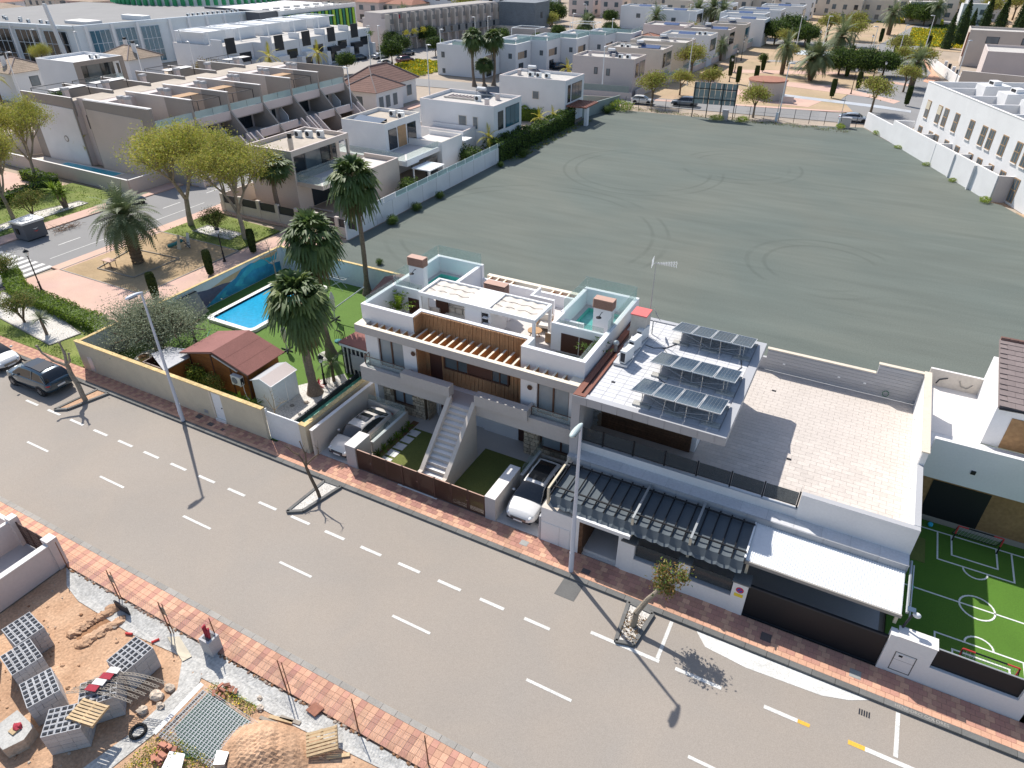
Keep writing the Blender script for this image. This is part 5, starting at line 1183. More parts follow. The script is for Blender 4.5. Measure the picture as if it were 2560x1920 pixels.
obj('low_wall',B().box(-5.42,-3.30,22.67,22.95,0,1.12,'wall_white'),fw_);obj('low_wall',B().box(-2.78,-.84,22.67,22.95,0,1.12,'wall_white'),fw_)
for a,c in ((-5.42,-3.30),(-2.78,-.84)):obj('sill',B().box(a,c,22.64,22.98,1.121,1.16,'panel_grey'),fw_);obj('screen',B().box(a+.06,c-.06,22.84,22.86,1.2,1.95,'glass_smoke'),fw_)
dr = obj('entrance',B().box(-8.25,-8.05,22.68,24.6,0,2.35,'ipe').box(-6.25,-6.051,22.7,24.6,0,2.35,'wall_white').box(-8.05,-6.25,24.6,24.7,0,2.35,'metal_black').box(-8.05,-6.25,22.72,24.6,.0,.14,'porcelain').box(-8.05,-6.25,22.9,24.6,.14,.30,'porcelain'),fw_)
z = .03
while z < 2.25:obj('board',B().box(-8.265,-8.05,22.655,22.68,z,z+.14,'ipe'),dr);z += .155
obj('entrance_canopy',B().box(-8.52,-5.70,22.56,23.45,2.36,2.56,'wall_white'),fw_)
obj('garage_gate',B().box(-.17,5.42,22.82,22.9,.0,2.0,'metal_black').box(-.17,5.42,22.79,22.82,.05,.12,'dark_plastic').box(-.17,5.42,22.79,22.82,1.9,1.98,'dark_plastic'),fw_)
sg = thing('parking_sign','round red no parking sign over a yellow plate on the white pillar','sign',(-.5,22.6,1.6));obj('disc',B().tube((-.5,22.648,1.66),(-.5,22.63,1.66),.17,'sign_red',n=20).tube((-.5,22.63,1.66),(-.5,22.625,1.66),.115,'sign_blue',n=20),sg)
obj('bar',B().xz([(-.62,1.56),(-.59,1.53),(-.38,1.76),(-.41,1.79)],22.617,22.624,'sign_red'),sg);obj('plate',B().box(-.70,-.32,22.63,22.648,1.24,1.42,'sign_yellow'),sg)
pt_ = thing('front_yard','dark shaded paving behind the white street wall','yard',(-4,24.5,0));obj('paving',B().box(mx0+.25,5.4,23.5,28.2,-.02,.11,'porcelain'),pt_)
for i,x in enumerate((-10.15,-5.78,-3.05)):
    pass
pgl = thing('awning_pergola','cream posts carrying a dark slack fabric awning before the modern house','pergola',(-5,24.5,2))
for x,zb in ((-10.12,2.34),(-5.78,2.12),(-3.05,2.12)):
    obj('post',B().box(x-.06,x+.06,23.0,23.12,zb,3.28,'shutter'),pgl);obj('beam',B().box(x-.05,x+.05,23.0,25.65,3.28,3.38,'shutter' if x < -9 else 'metal_galv'),pgl)
for y in (23.45,25.35):obj('cross_rod',B().tube((-10.1,y,3.22),(-.65,y,3.22),.045,'metal_black',n=8),pgl)
n = 17;xs = [-9.95+i*(9.3/n) for i in range(n+1)]
for x in xs:obj('rod',B().tube((x,22.95,3.08),(x,25.6,3.12),.035,'metal_black',n=6),pgl)
for a,c in zip(xs[:-1],xs[1:]):
    f = B();K = 6;prof = [(22.72,2.62),(22.86,2.70),(23.05,3.04),(23.45,3.0),(24.4,2.98),(25.6,3.02)]
    for (ya,za),(yb,zb) in zip(prof[:-1],prof[1:]):
        for k in range(K):
            u0,u1 = k/K,(k+1)/K;sag = lambda u,s:-s*4*u*(1-u)
            s0 = .07 if ya < 23.2 else .02;s1 = .07 if yb < 23.2 else .02
            f.face([(a+(c-a)*u0,ya-.5*sag(u0,s0)*(ya<22.9)*-.4,za+sag(u0,s0)),(a+(c-a)*u1,ya-.5*sag(u1,s0)*(ya<22.9)*-.4,za+sag(u1,s0)),(a+(c-a)*u1,yb,zb+sag(u1,s1)),(a+(c-a)*u0,yb,zb+sag(u0,s1))],'fabric_dark')
    obj('fabric',f,pgl,smooth=True)
cp = thing('carport_roof','white ribbed metal roof over the black garage gate','carport',(2.5,24.7,2))
rr_ = obj('roof_sheet',B().yz([(23.28,2.86),(23.28,2.92),(25.62,3.12),(25.62,3.06)],-.62,5.60,'metal_white'),cp);ribs = B()
for k in range(62):x = -.57+k*.1;ribs.yz([(23.28,2.921),(23.28,2.945),(25.62,3.145),(25.62,3.121)],x,x+.035,'metal_white')
obj('ribs',ribs,rr_,kind='stuff');obj('gutter',B().box(-.64,5.62,23.2,23.279,2.78,2.94,'kerb_light'),cp);obj('edge',B().box(-.70,-.622,23.2,25.62,2.86,3.16,'metal_white'),cp);obj('soffit',B().box(-.6,5.58,23.3,25.6,2.70,2.78,'dark_plastic'),cp)
for x in (-.48,5.5):obj('post',B().box(x-.06,x+.06,23.3,23.42,2.12 if x < 0 else 2.3,2.8,'shutter'),cp)
# ================================================================ RIGHT HAND NEIGHBOUR
rw = thing('front_wall','white street wall with meter doors and a dark glass screen','wall',(8.5,22.8,0))
obj('gate_jamb',B().box(5.43,5.66,22.68,23.1,0,2.28,'wall_white'),rw);mb = obj('meter_wall',B().box(5.66,7.12,22.7,23.05,0,2.28,'wall_white'),rw);obj('coping',B().box(5.7,7.14,22.68,23.3,2.281,2.31,'slab_white'),rw)
for k in range(2):obj('meter_door',B().box(5.88,6.58,22.682,22.699,.62+k*.38,.98+k*.38,'wall_white'),mb)
obj('meter_frame',B().box(5.84,6.62,22.69,22.7,.30,.34,'kerb').box(5.84,5.87,22.69,22.7,.30,1.42,'kerb').box(6.60,6.63,22.69,22.7,.30,1.42,'kerb').box(5.84,6.62,22.69,22.7,1.40,1.43,'kerb').box(5.84,6.62,22.69,22.7,.98,1.0,'kerb').box(6.0,6.14,22.67,22.69,1.2,1.3,'metal_black'),mb)
obj('low_wall',B().box(7.12,11.6,22.7,23.0,0,1.2,'wall_white'),rw);obj('pillar',B().box(10.2,10.6,22.69,23.02,1.2,2.3,'wall_white'),rw);obj('glass_screen',B().box(7.12,10.2,22.84,22.86,1.2,2.24,'metal_black').box(7.12,10.2,22.82,22.88,2.24,2.27,'metal_galv'),rw);obj('wall',B().box(10.6,30,22.7,23.0,0,2.3,'wall_white'),rw)
struct('pitch_turf',B().box(5.68,30,23.0,33.35,-.02,.13,'turf_pitch'))
pm = thing('pitch_marking','white football pitch lines on the green artificial grass','pitch lines',(9.3,28,0))
def pline(pts,w=.075,closed=False):
    P = pts+[pts[0]] if closed else pts;b = B()
    for i,(p,q) in enumerate(zip(P[:-1],P[1:])):
        d = math.hypot(q[0]-p[0],q[1]-p[1]);ex,ey = (q[0]-p[0])/d*w/2,(q[1]-p[1])/d*w/2;b.wall(p[0]-ex,p[1]-ey,q[0]+ex,q[1]+ey,w,.132,.142+.002*(i % 3),'pitch_line')
    return b
obj('goal_line',pline([(5.9,32.70),(16,32.70)]),pm);obj('penalty_box',pline([(7.7,32.6),(7.7,30.62),(10.97,30.62),(10.97,32.6)]),pm);obj('goal_area',pline([(8.33,32.6),(8.33,31.22),(10.31,31.22),(10.31,32.6)]),pm)
obj('arc',pline([(9.33-.52*math.cos(a),30.58-.52*math.sin(a)) for a in [i*math.pi/12 for i in range(13)]]),pm);obj('halfway_line',pline([(5.9,28.12),(16,28.12)]),pm)
obj('centre_circle',pline([(9.33+.72*math.cos(i*6.283/28),28.12+.70*math.sin(i*6.283/28)) for i in range(28)],closed=True),pm)
obj('penalty_box',pline([(7.62,23.9),(7.62,25.78),(10.98,25.78),(10.98,23.9)]),pm);obj('goal_area',pline([(8.3,23.9),(8.3,25.14),(10.42,25.14),(10.42,23.9)]),pm);obj('arc',pline([(9.33-.55*math.cos(a),25.82+.50*math.sin(a)) for a in [i*math.pi/12 for i in range(13)]]),pm)
def goal(label,x0,x1,y,dy,h):
    t = thing('football_goal',label,'goal',(x0,y,.13));yb = y+dy;r = .035
    obj('post',B().tube((x0,y,.13),(x0,y,h*.55),r,'metal_black',n=6).tube((x0,y,h*.55),(x0,y,h),r,'red_plastic',n=6),t);obj('post',B().tube((x1,y,.13),(x1,y,h*.55),r,'metal_black',n=6).tube((x1,y,h*.55),(x1,y,h),r,'red_plastic',n=6),t)
    xm = (x1-x0)*.22;obj('crossbar',B().tube((x0,y,h),(x0+xm,y,h),r,'red_plastic',n=6).tube((x0+xm,y,h),(x1-xm,y,h),r,'metal_black',n=6).tube((x1-xm,y,h),(x1,y,h),r,'red_plastic',n=6),t)
    obj('back_bar',B().path([(x0,y,h),(x0,yb,.16),(x1,yb,.16),(x1,y,h)],.02,'metal_black',5),t);nt = B()
    for k in range(15):x = x0+(x1-x0)*k/14;nt.tube((x,y,h),(x,yb,.16),.006,'metal_pale',n=3)
    for k in range(1,8):u = k/8;nt.tube((x0,y+(yb-y)*u,h+(.16-h)*u),(x1,y+(yb-y)*u,h+(.16-h)*u),.006,'metal_pale',n=3)
    obj('net',nt,t,kind='stuff')
goal('red and black mini goal by the dark garage front',8.35,10.3,32.35,.55,1.15);goal('red and black mini goal behind the dark street screen',8.42,10.45,24.5,-.5,1.05)
tag(obj('ball',B().blob((7.33,32.95,.26),.13,.13,.13,'ball_blue',1,14,9,0),smooth=True),'light blue ball lying by the house wall','ball');tag(obj('ball',B().blob((6.55,27.9,.28),.15,.15,.15,'ball_green',1,14,9,0),smooth=True),'green ball at the end of the halfway line','ball')
tag(obj('mat',B().box(6.35,7.15,30.0,31.8,.131,.15,'turf_villa')),'lighter green mat beside the terrace wall on the pitch','mat')
nh = thing('neighbour_house','white house with brown ridged roof and overhanging balcony beside the pitch','house',(12,36,0))
obj('garage_wall',B().box(6.0,30,33.4,33.6,0,3.2,'wood_garage').box(6.0,30,33.36,33.4,0,.45,'wall_taupe').box(6.72,9.3,33.37,33.40,.45,2.75,'metal_black').box(5.98,6.0,33.4,42,0,3.2,'wall_white'),nh)
obj('overhang',B().box(6.0,30,33.0,33.22,3.1,5.42,'wall_white','slab_white').box(6.0,30,33.22,36.8,3.12,3.40,'wall_white').box(6.0,8.7,36.8,42.0,3.0,3.42,'wall_white','slab_white'),nh)
obj('lamp',B().box(7.95,8.15,32.94,33.0,3.95,4.15,'metal_black'),nh);obj('wall',B().box(8.70,30,36.9,42.1,3.4,6.0,'wall_white').box(6.0,6.2,36.0,42.1,3.4,3.46,'wall_white'),nh)
obj('back_parapet',B().box(6.0,8.70,41.95,42.12,3.4,4.5,'plaster_cream','slab_white'),nh);obj('side_parapet',B().box(5.9,6.05,33.2,42.1,3.2,3.95,'wall_white'),nh)
obj('wood_panel',B().box(9.5,30,36.86,36.9,3.42,5.3,'wood_garage'),nh);obj('pipe',B().path([(6.5,41.93,3.6),(6.6,41.9,3.9),(7.0,41.9,4.1)],.03,'dark_plastic',5).path([(7.6,41.93,4.1),(7.75,41.9,3.75),(8.1,41.9,3.7),(8.3,41.9,4.0)],.025,'kerb_light',5),nh)
rfp = obj('roof',B().yz([(36.6,5.86),(36.6,5.96),(42.4,7.0),(42.4,6.9)],8.66,30,'roof_slate'),nh)
for r_ in range(13):
    ya = 36.62+r_*.44;za = 5.97+(ya-36.6)*.1793
    x = 8.68+(r_ % 2)*.35
    if r_ % 2:piece('roof_tile',rfp,8.68,9.02,ya,ya+.43,za+.03,za+.075,'roof_slate')
    while x < 12.6:o = piece('roof_tile',rfp,x,x+.69,ya,ya+.43,za+.03,za+.075,'roof_slate');o.rotation_euler = (math.atan(.1793)*.7,0,0);x += .70
for k in range(12):obj('ridge_tile',B().tube((8.7+k*.42,42.35,7.04),(9.1+k*.42,42.35,7.06),.14,'roof_brown',.12,8),rfp)
obj('eave_frame',B().tube((8.7,36.5,5.9),(13,36.9,5.9),.06,'metal_black',n=6),nh)
sc = thing('security_camera','white security camera with small solar panel on a dark post','camera',(5.86,23.2,0));obj('pole',B().tube((5.82,23.25,2.3),(5.95,23.3,3.1),.05,'dark_plastic',n=6),sc);obj('camera',B().blob((6.1,23.3,3.15),.16,.12,.12,'white_plastic',1,10,7,0),sc,smooth=True);obj('solar_panel',B().box(5.72,6.02,23.25,23.5,3.28,3.31,'solar_cell'),sc)
tag(obj('gutter_pipe',B().path([(5.8,23.5,2.9),(5.8,26.3,3.2)],.06,'metal_galv',6).path([(5.95,23.5,2.7),(5.95,26.3,3.0)],.035,'metal_pale',6)),'grey pipes running along the edge of the white carport','pipes')
# ================================================================ LEFT HAND GARDEN WITH THE POOL
gw = thing('garden_wall','long cream rendered street wall with yellow tiled coping','wall',(-37,22.4,0))
w = B();wallX(w,-46.2,-28.62,22.3,22.48,0,2.36,'wall_yellowish',[(-33.0,-32.15,.30,2.25)]);obj('render',w,gw)
x = -46.22
while x < -28.7:xe = min(x+.42,-28.62);obj('coping_tile',B().box(x+.004,xe-.004,22.25,22.53,2.362,2.41,'coping_yellow'),gw);x = xe
dp = obj('door',B().box(-32.98,-32.17,22.33,22.37,.30,2.24,'metal_white'),gw,'white metal door');obj('handle',B().box(-32.30,-32.24,22.29,22.33,1.2,1.26,'metal_black'),dp);obj('step',B().box(-33.0,-32.13,22.2,22.34,.0,.29,'slab_white'),gw)
obj('door_surround',B().box(-33.16,-33.001,22.285,22.3,.0,2.36,'coping_sand'),gw);obj('vent',B().box(-34.05,-33.7,22.285,22.3,.35,.62,'metal_galv'),gw);obj('meter_door',B().box(-45.35,-44.85,22.28,22.3,.25,1.35,'metal_pale'),gw)
w2 = thing('garden_wall','white inner garden wall along the plaza carrying the sea mural','wall',(-46.3,32,0));obj('render',B().box(-46.3,-46.12,22.481,42.4,0,2.2,'wall_sky'),w2)
y = 22.54
while y < 42.4:ye = min(y+.45,42.42);obj('coping_tile',B().box(-46.34,-46.08,y+.004,ye-.004,2.201,2.25,'coping_yellow'),w2);y = ye
w3 = thing('garden_wall','pale painted back wall of the pool garden towards the field','wall',(-36,42.4,0));obj('render',B().box(-46.12,-25.5,42.25,42.4,0,2.15,'wall_sky'),w3)
x = -46.1
while x < -25.6:xe = min(x+.6,-25.5);obj('coping_tile',B().box(x+.005,xe-.005,42.2,42.45,2.151,2.2,'coping_yellow'),w3);x = xe
w4 = thing('garden_wall','weathered yellow wall with ochre coping beside the villa driveway','wall',(-25.5,27,0));obj('render',B().box(-25.62,-25.42,22.7,42.24,0,2.12,'wall_yellowish'),w4);obj('pillar',B().box(-25.9,-25.42,22.42,22.699,0,2.12,'wall_yellowish'),w4)
y = 22.4
while y < 29:obj('coping_tile',B().box(-25.67,-25.37,y+.004,y+.44,2.121,2.17,'coping_yellow'),w4);y += .45
obj('coping_tile',B().box(-25.92,-25.671,22.4,22.7,2.121,2.17,'coping_yellow'),w4)
wg = thing('ribbed_gate','white ribbed metal gate between the cream wall and the yellow pillar','gate',(-27.2,22.6,0));obj('panel',B().box(-28.58,-25.92,22.56,22.62,.05,2.1,'metal_white'),wg);r_ = B()
for k in range(26):r_.box(-28.52+k*.1,-28.47+k*.1,22.54,22.56,.1,2.08,'metal_white')
obj('ribs',r_,wg,kind='stuff');obj('frame',B().box(-28.62,-28.58,22.5,22.63,.0,2.3,'metal_white'),wg)
struct('garden_turf',B().box(-46.12,-25.62,22.5,42.25,-.02,.06,'turf'));struct('pebble_garden',B().prism([(-31.6,22.6),(-28.3,22.6),(-28.3,29.6),(-29.4,30.4),(-31.6,27.2)],.03,.10,'gravel_white'));struct('green_tarpaulin',B().box(-28.15,-25.64,22.8,31.2,.04,.12,'green_film'))
tag(obj('border',B().box(-28.3,-28.16,22.6,31.2,0,.45,'dark_plastic')),'dark edging between the white pebbles and the green tarpaulin','border')
pt = [(-44.45,31.55),(-39.45,31.55),(-39.45,40.6),(-44.45,40.6)]
pl = thing('swimming_pool','blue tiled swimming pool with pale rounded coping in the garden','swimming pool',(-42,36,0))
def rrect(x0,x1,y0,y1,r,n=5):
    P = []
    for cx,cy,a0 in ((x1-r,y0+r,-90),(x1-r,y1-r,0),(x0+r,y1-r,90),(x0+r,y0+r,180)):
        for i in range(n+1):a = R(a0+90*i/n);P.append((cx+r*math.cos(a),cy+r*math.sin(a)))
    return P
def ring(b,P,Q,z0,z1,m):
    n = len(P)
    for i in range(n):
        j = (i+1) % n;b.face([(*P[i],z1),(*P[j],z1),(*Q[j],z1),(*Q[i],z1)],m);b.face([(*P[i],z0),(*P[j],z0),(*P[j],z1),(*P[i],z1)],m);b.face([(*Q[j],z0),(*Q[i],z0),(*Q[i],z1),(*Q[j],z1)],m)
O = rrect(-44.5,-39.4,31.5,40.7,.6);I = rrect(-44.1,-39.8,31.9,40.3,.35);c = B();ring(c,O,I,.05,.30,'slab_white');obj('coping',c,pl);c = B();I2 = rrect(-44.13,-39.77,31.87,40.33,.35)
for i in range(len(I)):j = (i+1) % len(I);c.face([(*I[j],.06),(*I[i],.06),(*I[i],.27),(*I[j],.27)],'pool_tile')
obj('tiled_band',c,pl);obj('water',B().prism(I,.061,.14,'water_blue'),pl)
sh = thing('wooden_shed','large brown timber garden shed with dark red felt roof','shed',(-35.4,26.4,0))
obj('wall',B().xz([(-38.1,.05),(-32.7,.05),(-32.7,2.25),(-35.25,3.05),(-38.1,2.25)],25.1,25.2,'wood_shed').box(-38.1,-38.0,25.2,27.8,.05,2.2,'wood_shed').box(-32.8,-32.7,25.2,27.8,.05,2.2,'wood_shed').box(-38.0,-32.8,27.7,27.8,.05,2.2,'wood_shed'),sh)
z = .12
while z < 2.2:obj('plank',B().box(-38.1,-32.7,25.08,25.1,z,z+.155,'wood_shed'),sh);z += .165
obj('corner_post',B().box(-38.15,-38.0,25.04,25.08,.05,2.2,'dark_brown_door').box(-35.95,-35.85,25.05,25.08,.05,2.7,'dark_brown_door').box(-34.3,-34.2,25.05,25.08,.05,2.5,'dark_brown_door').box(-32.8,-32.66,25.04,25.08,.05,2.2,'dark_brown_door'),sh)
for sg,xe,m in ((-1,-38.55,'shed_roof2'),(1,-32.25,'shed_roof')):
    n = 3
    for k in range(n):
        u0,u1 = k/n,(k+1)/n;xa,xb = -35.25+(xe+35.25)*u0,-35.25+(xe+35.25)*u1;za,zb = 3.2-.9*u0+.0,3.2-.9*u1
        obj('roof_sheet',B().xz([(xa,za-.03),(xb,zb-.03),(xb,zb+.03-.008*k),(xa,za+.03-.008*k)] if sg > 0 else [(xb,zb-.03),(xa,za-.03),(xa,za+.03-.008*k),(xb,zb+.03-.008*k)],24.75,28.08,m),sh)
obj('verge',B().tube((-35.25,24.73,3.12),(-32.25,24.73,2.25),.05,'dark_brown_door',n=5).tube((-35.25,24.73,3.12),(-38.55,24.73,2.25),.05,'dark_brown_door',n=5),sh)
obj('gutter',B().tube((-35.6,24.98,2.75),(-33.5,24.98,2.1),.06,'metal_pale',n=8),sh)
au = ac_unit('air_conditioner','white air conditioning unit hung on the timber shed front',-33.5,24.85,1.15,0,1.0);del au['group']
tag(obj('hose',B().path([(-33.0,24.8,1.5),(-32.95,24.75,.9),(-32.8,24.7,.5),(-32.5,24.65,.35)],.025,'wall_white',6)),'white pipe curving down from the shed air conditioner','pipe')
lt_ = thing('lean_to','low dark lean to with grey felt roof left of the timber shed','shed',(-39.3,24.3,0));obj('roof_sheet',B().prism([(-40.6,24.0),(-37.95,22.9),(-37.9,24.9),(-38.9,25.6),(-40.2,25.2)],1.95,2.02,'panel_grey'),lt_);obj('wall',B().box(-38.2,-38.1,23,25,.05,1.95,'wood_shed').box(-40.4,-38.2,23.1,23.2,.05,1.9,'dark_brown_door').box(-40.4,-40.3,23.2,25,.05,1.9,'dark_brown_door'),lt_)
s2 = thing('metal_shed','small pale green metal shed with grey gable roof beside the timber shed','shed',(-31.3,25.9,0));obj('wall',B().xz([(-32.1,.05),(-30.45,.05),(-30.45,1.92),(-31.28,2.26),(-32.1,1.92)],24.85,24.9,'wall_sky').box(-30.5,-30.45,24.9,27.05,.05,1.92,'wall_sky').box(-32.1,-32.05,24.9,27.05,.05,1.92,'wall_sky').box(-32.05,-30.5,27.0,27.05,.05,1.92,'wall_sky'),s2)
obj('roof_sheet',B().xz([(-31.28,2.27),(-30.38,1.93),(-30.38,1.97),(-31.28,2.31)],24.78,27.12,'wall_pinkish'),s2);obj('roof_sheet',B().xz([(-32.18,1.93),(-31.28,2.27),(-31.28,2.31),(-32.18,1.97)],24.78,27.12,'panel_grey'),s2)
obj('trim',B().path([(-32.18,24.77,1.95),(-31.28,24.77,2.29),(-30.38,24.77,1.95),(-30.38,27.13,1.95),(-31.28,27.13,2.29)],.035,'metal_white',5).tube((-30.44,24.84,.05),(-30.44,24.84,1.95),.03,'metal_white',n=5).tube((-30.44,26.0,.05),(-30.44,26.0,1.95),.03,'metal_white',n=5),s2)
gz = thing('gazebo','glazed garden room with brown roof and vertical bars by the villa','gazebo',(-27.6,31.8,0));obj('roof',B().prism([(-29.5,30.4),(-25.7,30.3),(-25.7,33.4),(-29.2,33.4)],2.6,2.68,'shed_roof'),gz);obj('fascia',B().box(-29.4,-25.7,30.36,30.44,2.42,2.6,'wall_sky'),gz)
for k in range(11):obj('bar',B().box(-29.3+k*.36,-29.22+k*.36,30.5,30.58,.1,2.42,'metal_pale'),gz)
obj('wall',B().box(-29.36,-25.7,30.62,30.66,.1,2.42,'dark_plastic').box(-29.4,-29.32,30.5,33.2,.1,2.42,'dark_plastic').box(-28.6,-27.0,30.44,30.49,.7,1.9,'panel_grey'),gz)
h3 = thing('garden_hut','brown roofed garden hut in the back corner by the palm','shed',(-29.5,39.5,0));obj('wall',B().box(-32.1,-26.5,38.2,41.6,.05,2.3,'dark_brown_door'),h3)
obj('roof_sheet',B().yz([(37.7,2.45),(37.7,2.5),(39.8,3.1),(39.8,3.05)],-32.5,-26,'roof_brown'),h3);obj('roof_sheet',B().yz([(39.8,3.05),(39.8,3.1),(41.9,2.5),(41.9,2.45)],-32.5,-26,'roof_brown'),h3)
def parasol_closed(label,x,y,h,arm=None):
    t = thing('parasol',label,'parasol',(x,y,.06),group='folded parasols in the pool garden');b = B()
    for a in (0,90,45+90):b.tube((x-.55*math.cos(R(a)),y-.55*math.sin(R(a)),.12),(x+.55*math.cos(R(a)),y+.55*math.sin(R(a)),.12),.045,'metal_black',n=6)
    obj('base',b,t);obj('pole',B().tube((x,y,.1),(x,y,h),.05,'metal_pale',n=8),t);obj('folded_canopy',B().tube((x,y,h*.35),(x,y,h*.8),.13,'fabric_cream',.20,10).tube((x,y,h*.8),(x,y,h),.20,'fabric_cream',.06,10),t)
    if arm:obj('arm',B().tube((x,y,1.0),arm,.05,'metal_pale',n=8),t)
parasol_closed('folded parasol with a long grey arm on the lawn near the tall palm',-35.35,36.5,2.5,(-32.9,37.6,3.0));parasol_closed('folded parasol beside the front palm near the shed',-35.3,31.0,2.2)
def egg(label,x,y,s=1.0):
    t = thing('hanging_chair',label,'chair',(x,y,.06),group='black hanging egg chairs');b = B();z = 1.0
    for k in range(10):
        a = k*math.pi/10;b.path([(x+.45*s*math.sin(i*6.283/18)*math.cos(a),y+.45*s*math.sin(i*6.283/18)*math.sin(a),z+.62*s*math.cos(i*6.283/18)) for i in range(10)],.014,'metal_black',4)
    obj('basket',b,t);obj('stand',B().path([(x,y,1.62),(x+.02,y+.3,2.1),(x,y+.75,1.7),(x,y+.8,.1)],.03,'metal_black',6).tube((x-.5,y+.5,.1),(x+.5,y+.5,.1),.03,'metal_black',n=6),t);obj('cushion',B().blob((x,y,.72),.3,.3,.15,'teal',1,10,6,.05),t)
egg('black egg chair on the lawn in front of the glazed garden room',-32.0,33.0);egg('black egg chair half hidden at the villa corner',-30.3,34.6)
rkx = thing('drying_rack','white folding clothes rack by the back garden wall','clothes rack',(-38.9,41.2,0));obj('frame',B().path([(-39.8,40.9,.1),(-38.2,41.3,.95),(-38.2,41.9,.95),(-39.8,41.5,.1)],.018,'metal_pale',5).path([(-38.2,40.9,.1),(-39.8,41.3,.95),(-39.8,41.9,.95),(-38.2,41.5,.1)],.018,'metal_pale',5).path([(-39.8,41.3,.95),(-38.2,41.3,.95)],.015,'metal_pale',4).path([(-39.8,41.6,.95),(-38.2,41.6,.95)],.015,'metal_pale',4),rkx)
tp = thing('tarpaulin_screen','grey cloth screen leaning on the mural wall beside the olive tree','screen',(-45.6,31.5,0));obj('cloth',B().face([(-45.9,30.6,1.9),(-46.0,32.5,1.9),(-45.4,32.7,.1),(-45.3,30.7,.1)],'wall_taupe').face([(-46.05,30.6,1.9),(-46.1,32.5,1.9),(-45.9,32.5,1.9),(-45.9,30.6,1.9)],'metal_black'),tp)
mu = thing('mural','painted blue sea scene with leaping shapes on the inner garden wall','mural',(-46.1,36.5,0));X = -46.115
def patch(pts,m,d,name='paint'):
    obj(name,B().face([(X+.002+d*.003,y,z) for y,z in pts],m),mu)
patch([(31.9,.08),(41.8,.08),(41.8,2.15),(31.9,2.15)],'mural_sky',0);patch([(33.0,1.3),(35.5,1.75),(38.5,1.95),(41.7,2.1),(41.7,1.7),(38,1.5),(35,1.2),(33,.9)],'mural_orange',1)
patch([(32.4,1.75),(33.6,1.5),(35.2,1.4),(36.2,1.2),(35,.4),(33,.2),(32.3,.3)],'mural_dark',2)
patch([(33.0,.1),(41.8,.1),(41.8,.95),(40.6,1.15),(39.6,1.7),(38.5,2.0),(37.4,1.85),(36.6,1.35),(35.4,1.05),(34.2,.6)],'mural_blue',3);patch([(36.9,1.2),(38.0,1.75),(39.5,1.95),(41.0,1.7),(41.7,1.95),(41.4,1.3),(39.8,1.25),(38.6,1.35),(37.6,1.0)],'mural_teal',4)
patch([(36.3,.75),(37.0,1.15),(37.5,1.0),(37.1,.55),(37.7,.3),(36.8,.5)],'mural_teal',4);patch([(34.6,.35),(35.1,.75),(35.5,.7),(35.2,.4),(35.6,.15),(34.9,.22)],'mural_teal',4)
lantern('garden_lamp','black lantern post on the lawn between olive tree and shed',2.1);_o = bpy.data.objects['garden_lamp'];_o.location = (-42.5,28.8,.06);lantern('garden_lamp','black lantern post beside the white pebble garden',2.3);bpy.data.objects['garden_lamp.001'].location = (-29.75,28.75,.06)
tag(obj('hose',B().path([(-42.9,30.6,.09),(-42.3,29.8,.09),(-41.6,29.2,.10)],.02,'green_film',5).path([(-41.5,30.9,.09),(-41.5,30.0,.09),(-41.6,29.2,.10)],.02,'green_film',5)),'pale green garden hose lying across the lawn','hose')
tr_ = thing('trellis','dark lattice leaning by the white inner wall corner','trellis',(-45.9,24.5,0));g = B()
for k in range(8):g.tube((-46.0,24.0+k*.2,.1),(-46.0,24.6+k*.2,.9),.012,'metal_black',n=4);g.tube((-46.0,24.6+k*.2,.1),(-46.0,24.0+k*.2,.9),.012,'metal_black',n=4)
obj('lattice',g,tr_)
po = thing('flower_pot','yellow planter with red soil by the olive tree','planter',(-43.3,25.0,.06));obj('pot',B().tube((-43.3,25.0,.06),(-43.3,25.0,.5),.32,'coping_yellow',.38,12),po);obj('soil',B().tube((-43.3,25.0,.5),(-43.3,25.0,.51),.33,'soil_dark',n=12),po)
struct('pebble_ring',B().disc((-42.9,25.7,.075),1.7,'gravel_white',20).disc((-32.1,31.85,.075),.75,'gravel_white',18))
for i,(x,y,s) in enumerate(((-29.9,25.7,.16),(-29.3,26.4,.2),(-28.8,25.2,.14),(-30.3,24.3,.13),(-28.9,28.9,.15),(-29.3,23.9,.12))):
    tag(obj('stone',B().blob((x,y,.12),s,s*.8,s*.6,'rock' if i % 2 else 'stone_grey',i,8,6,.2)),['reddish stone','round red pot stone','small grey stone','grey stone','pale stone','little dark stone'][i]+[' by the front palm',' close to the palm foot',' on the pebbles',' near the white gate',' under the small palm',' at the pebble edge'][i],'stone')
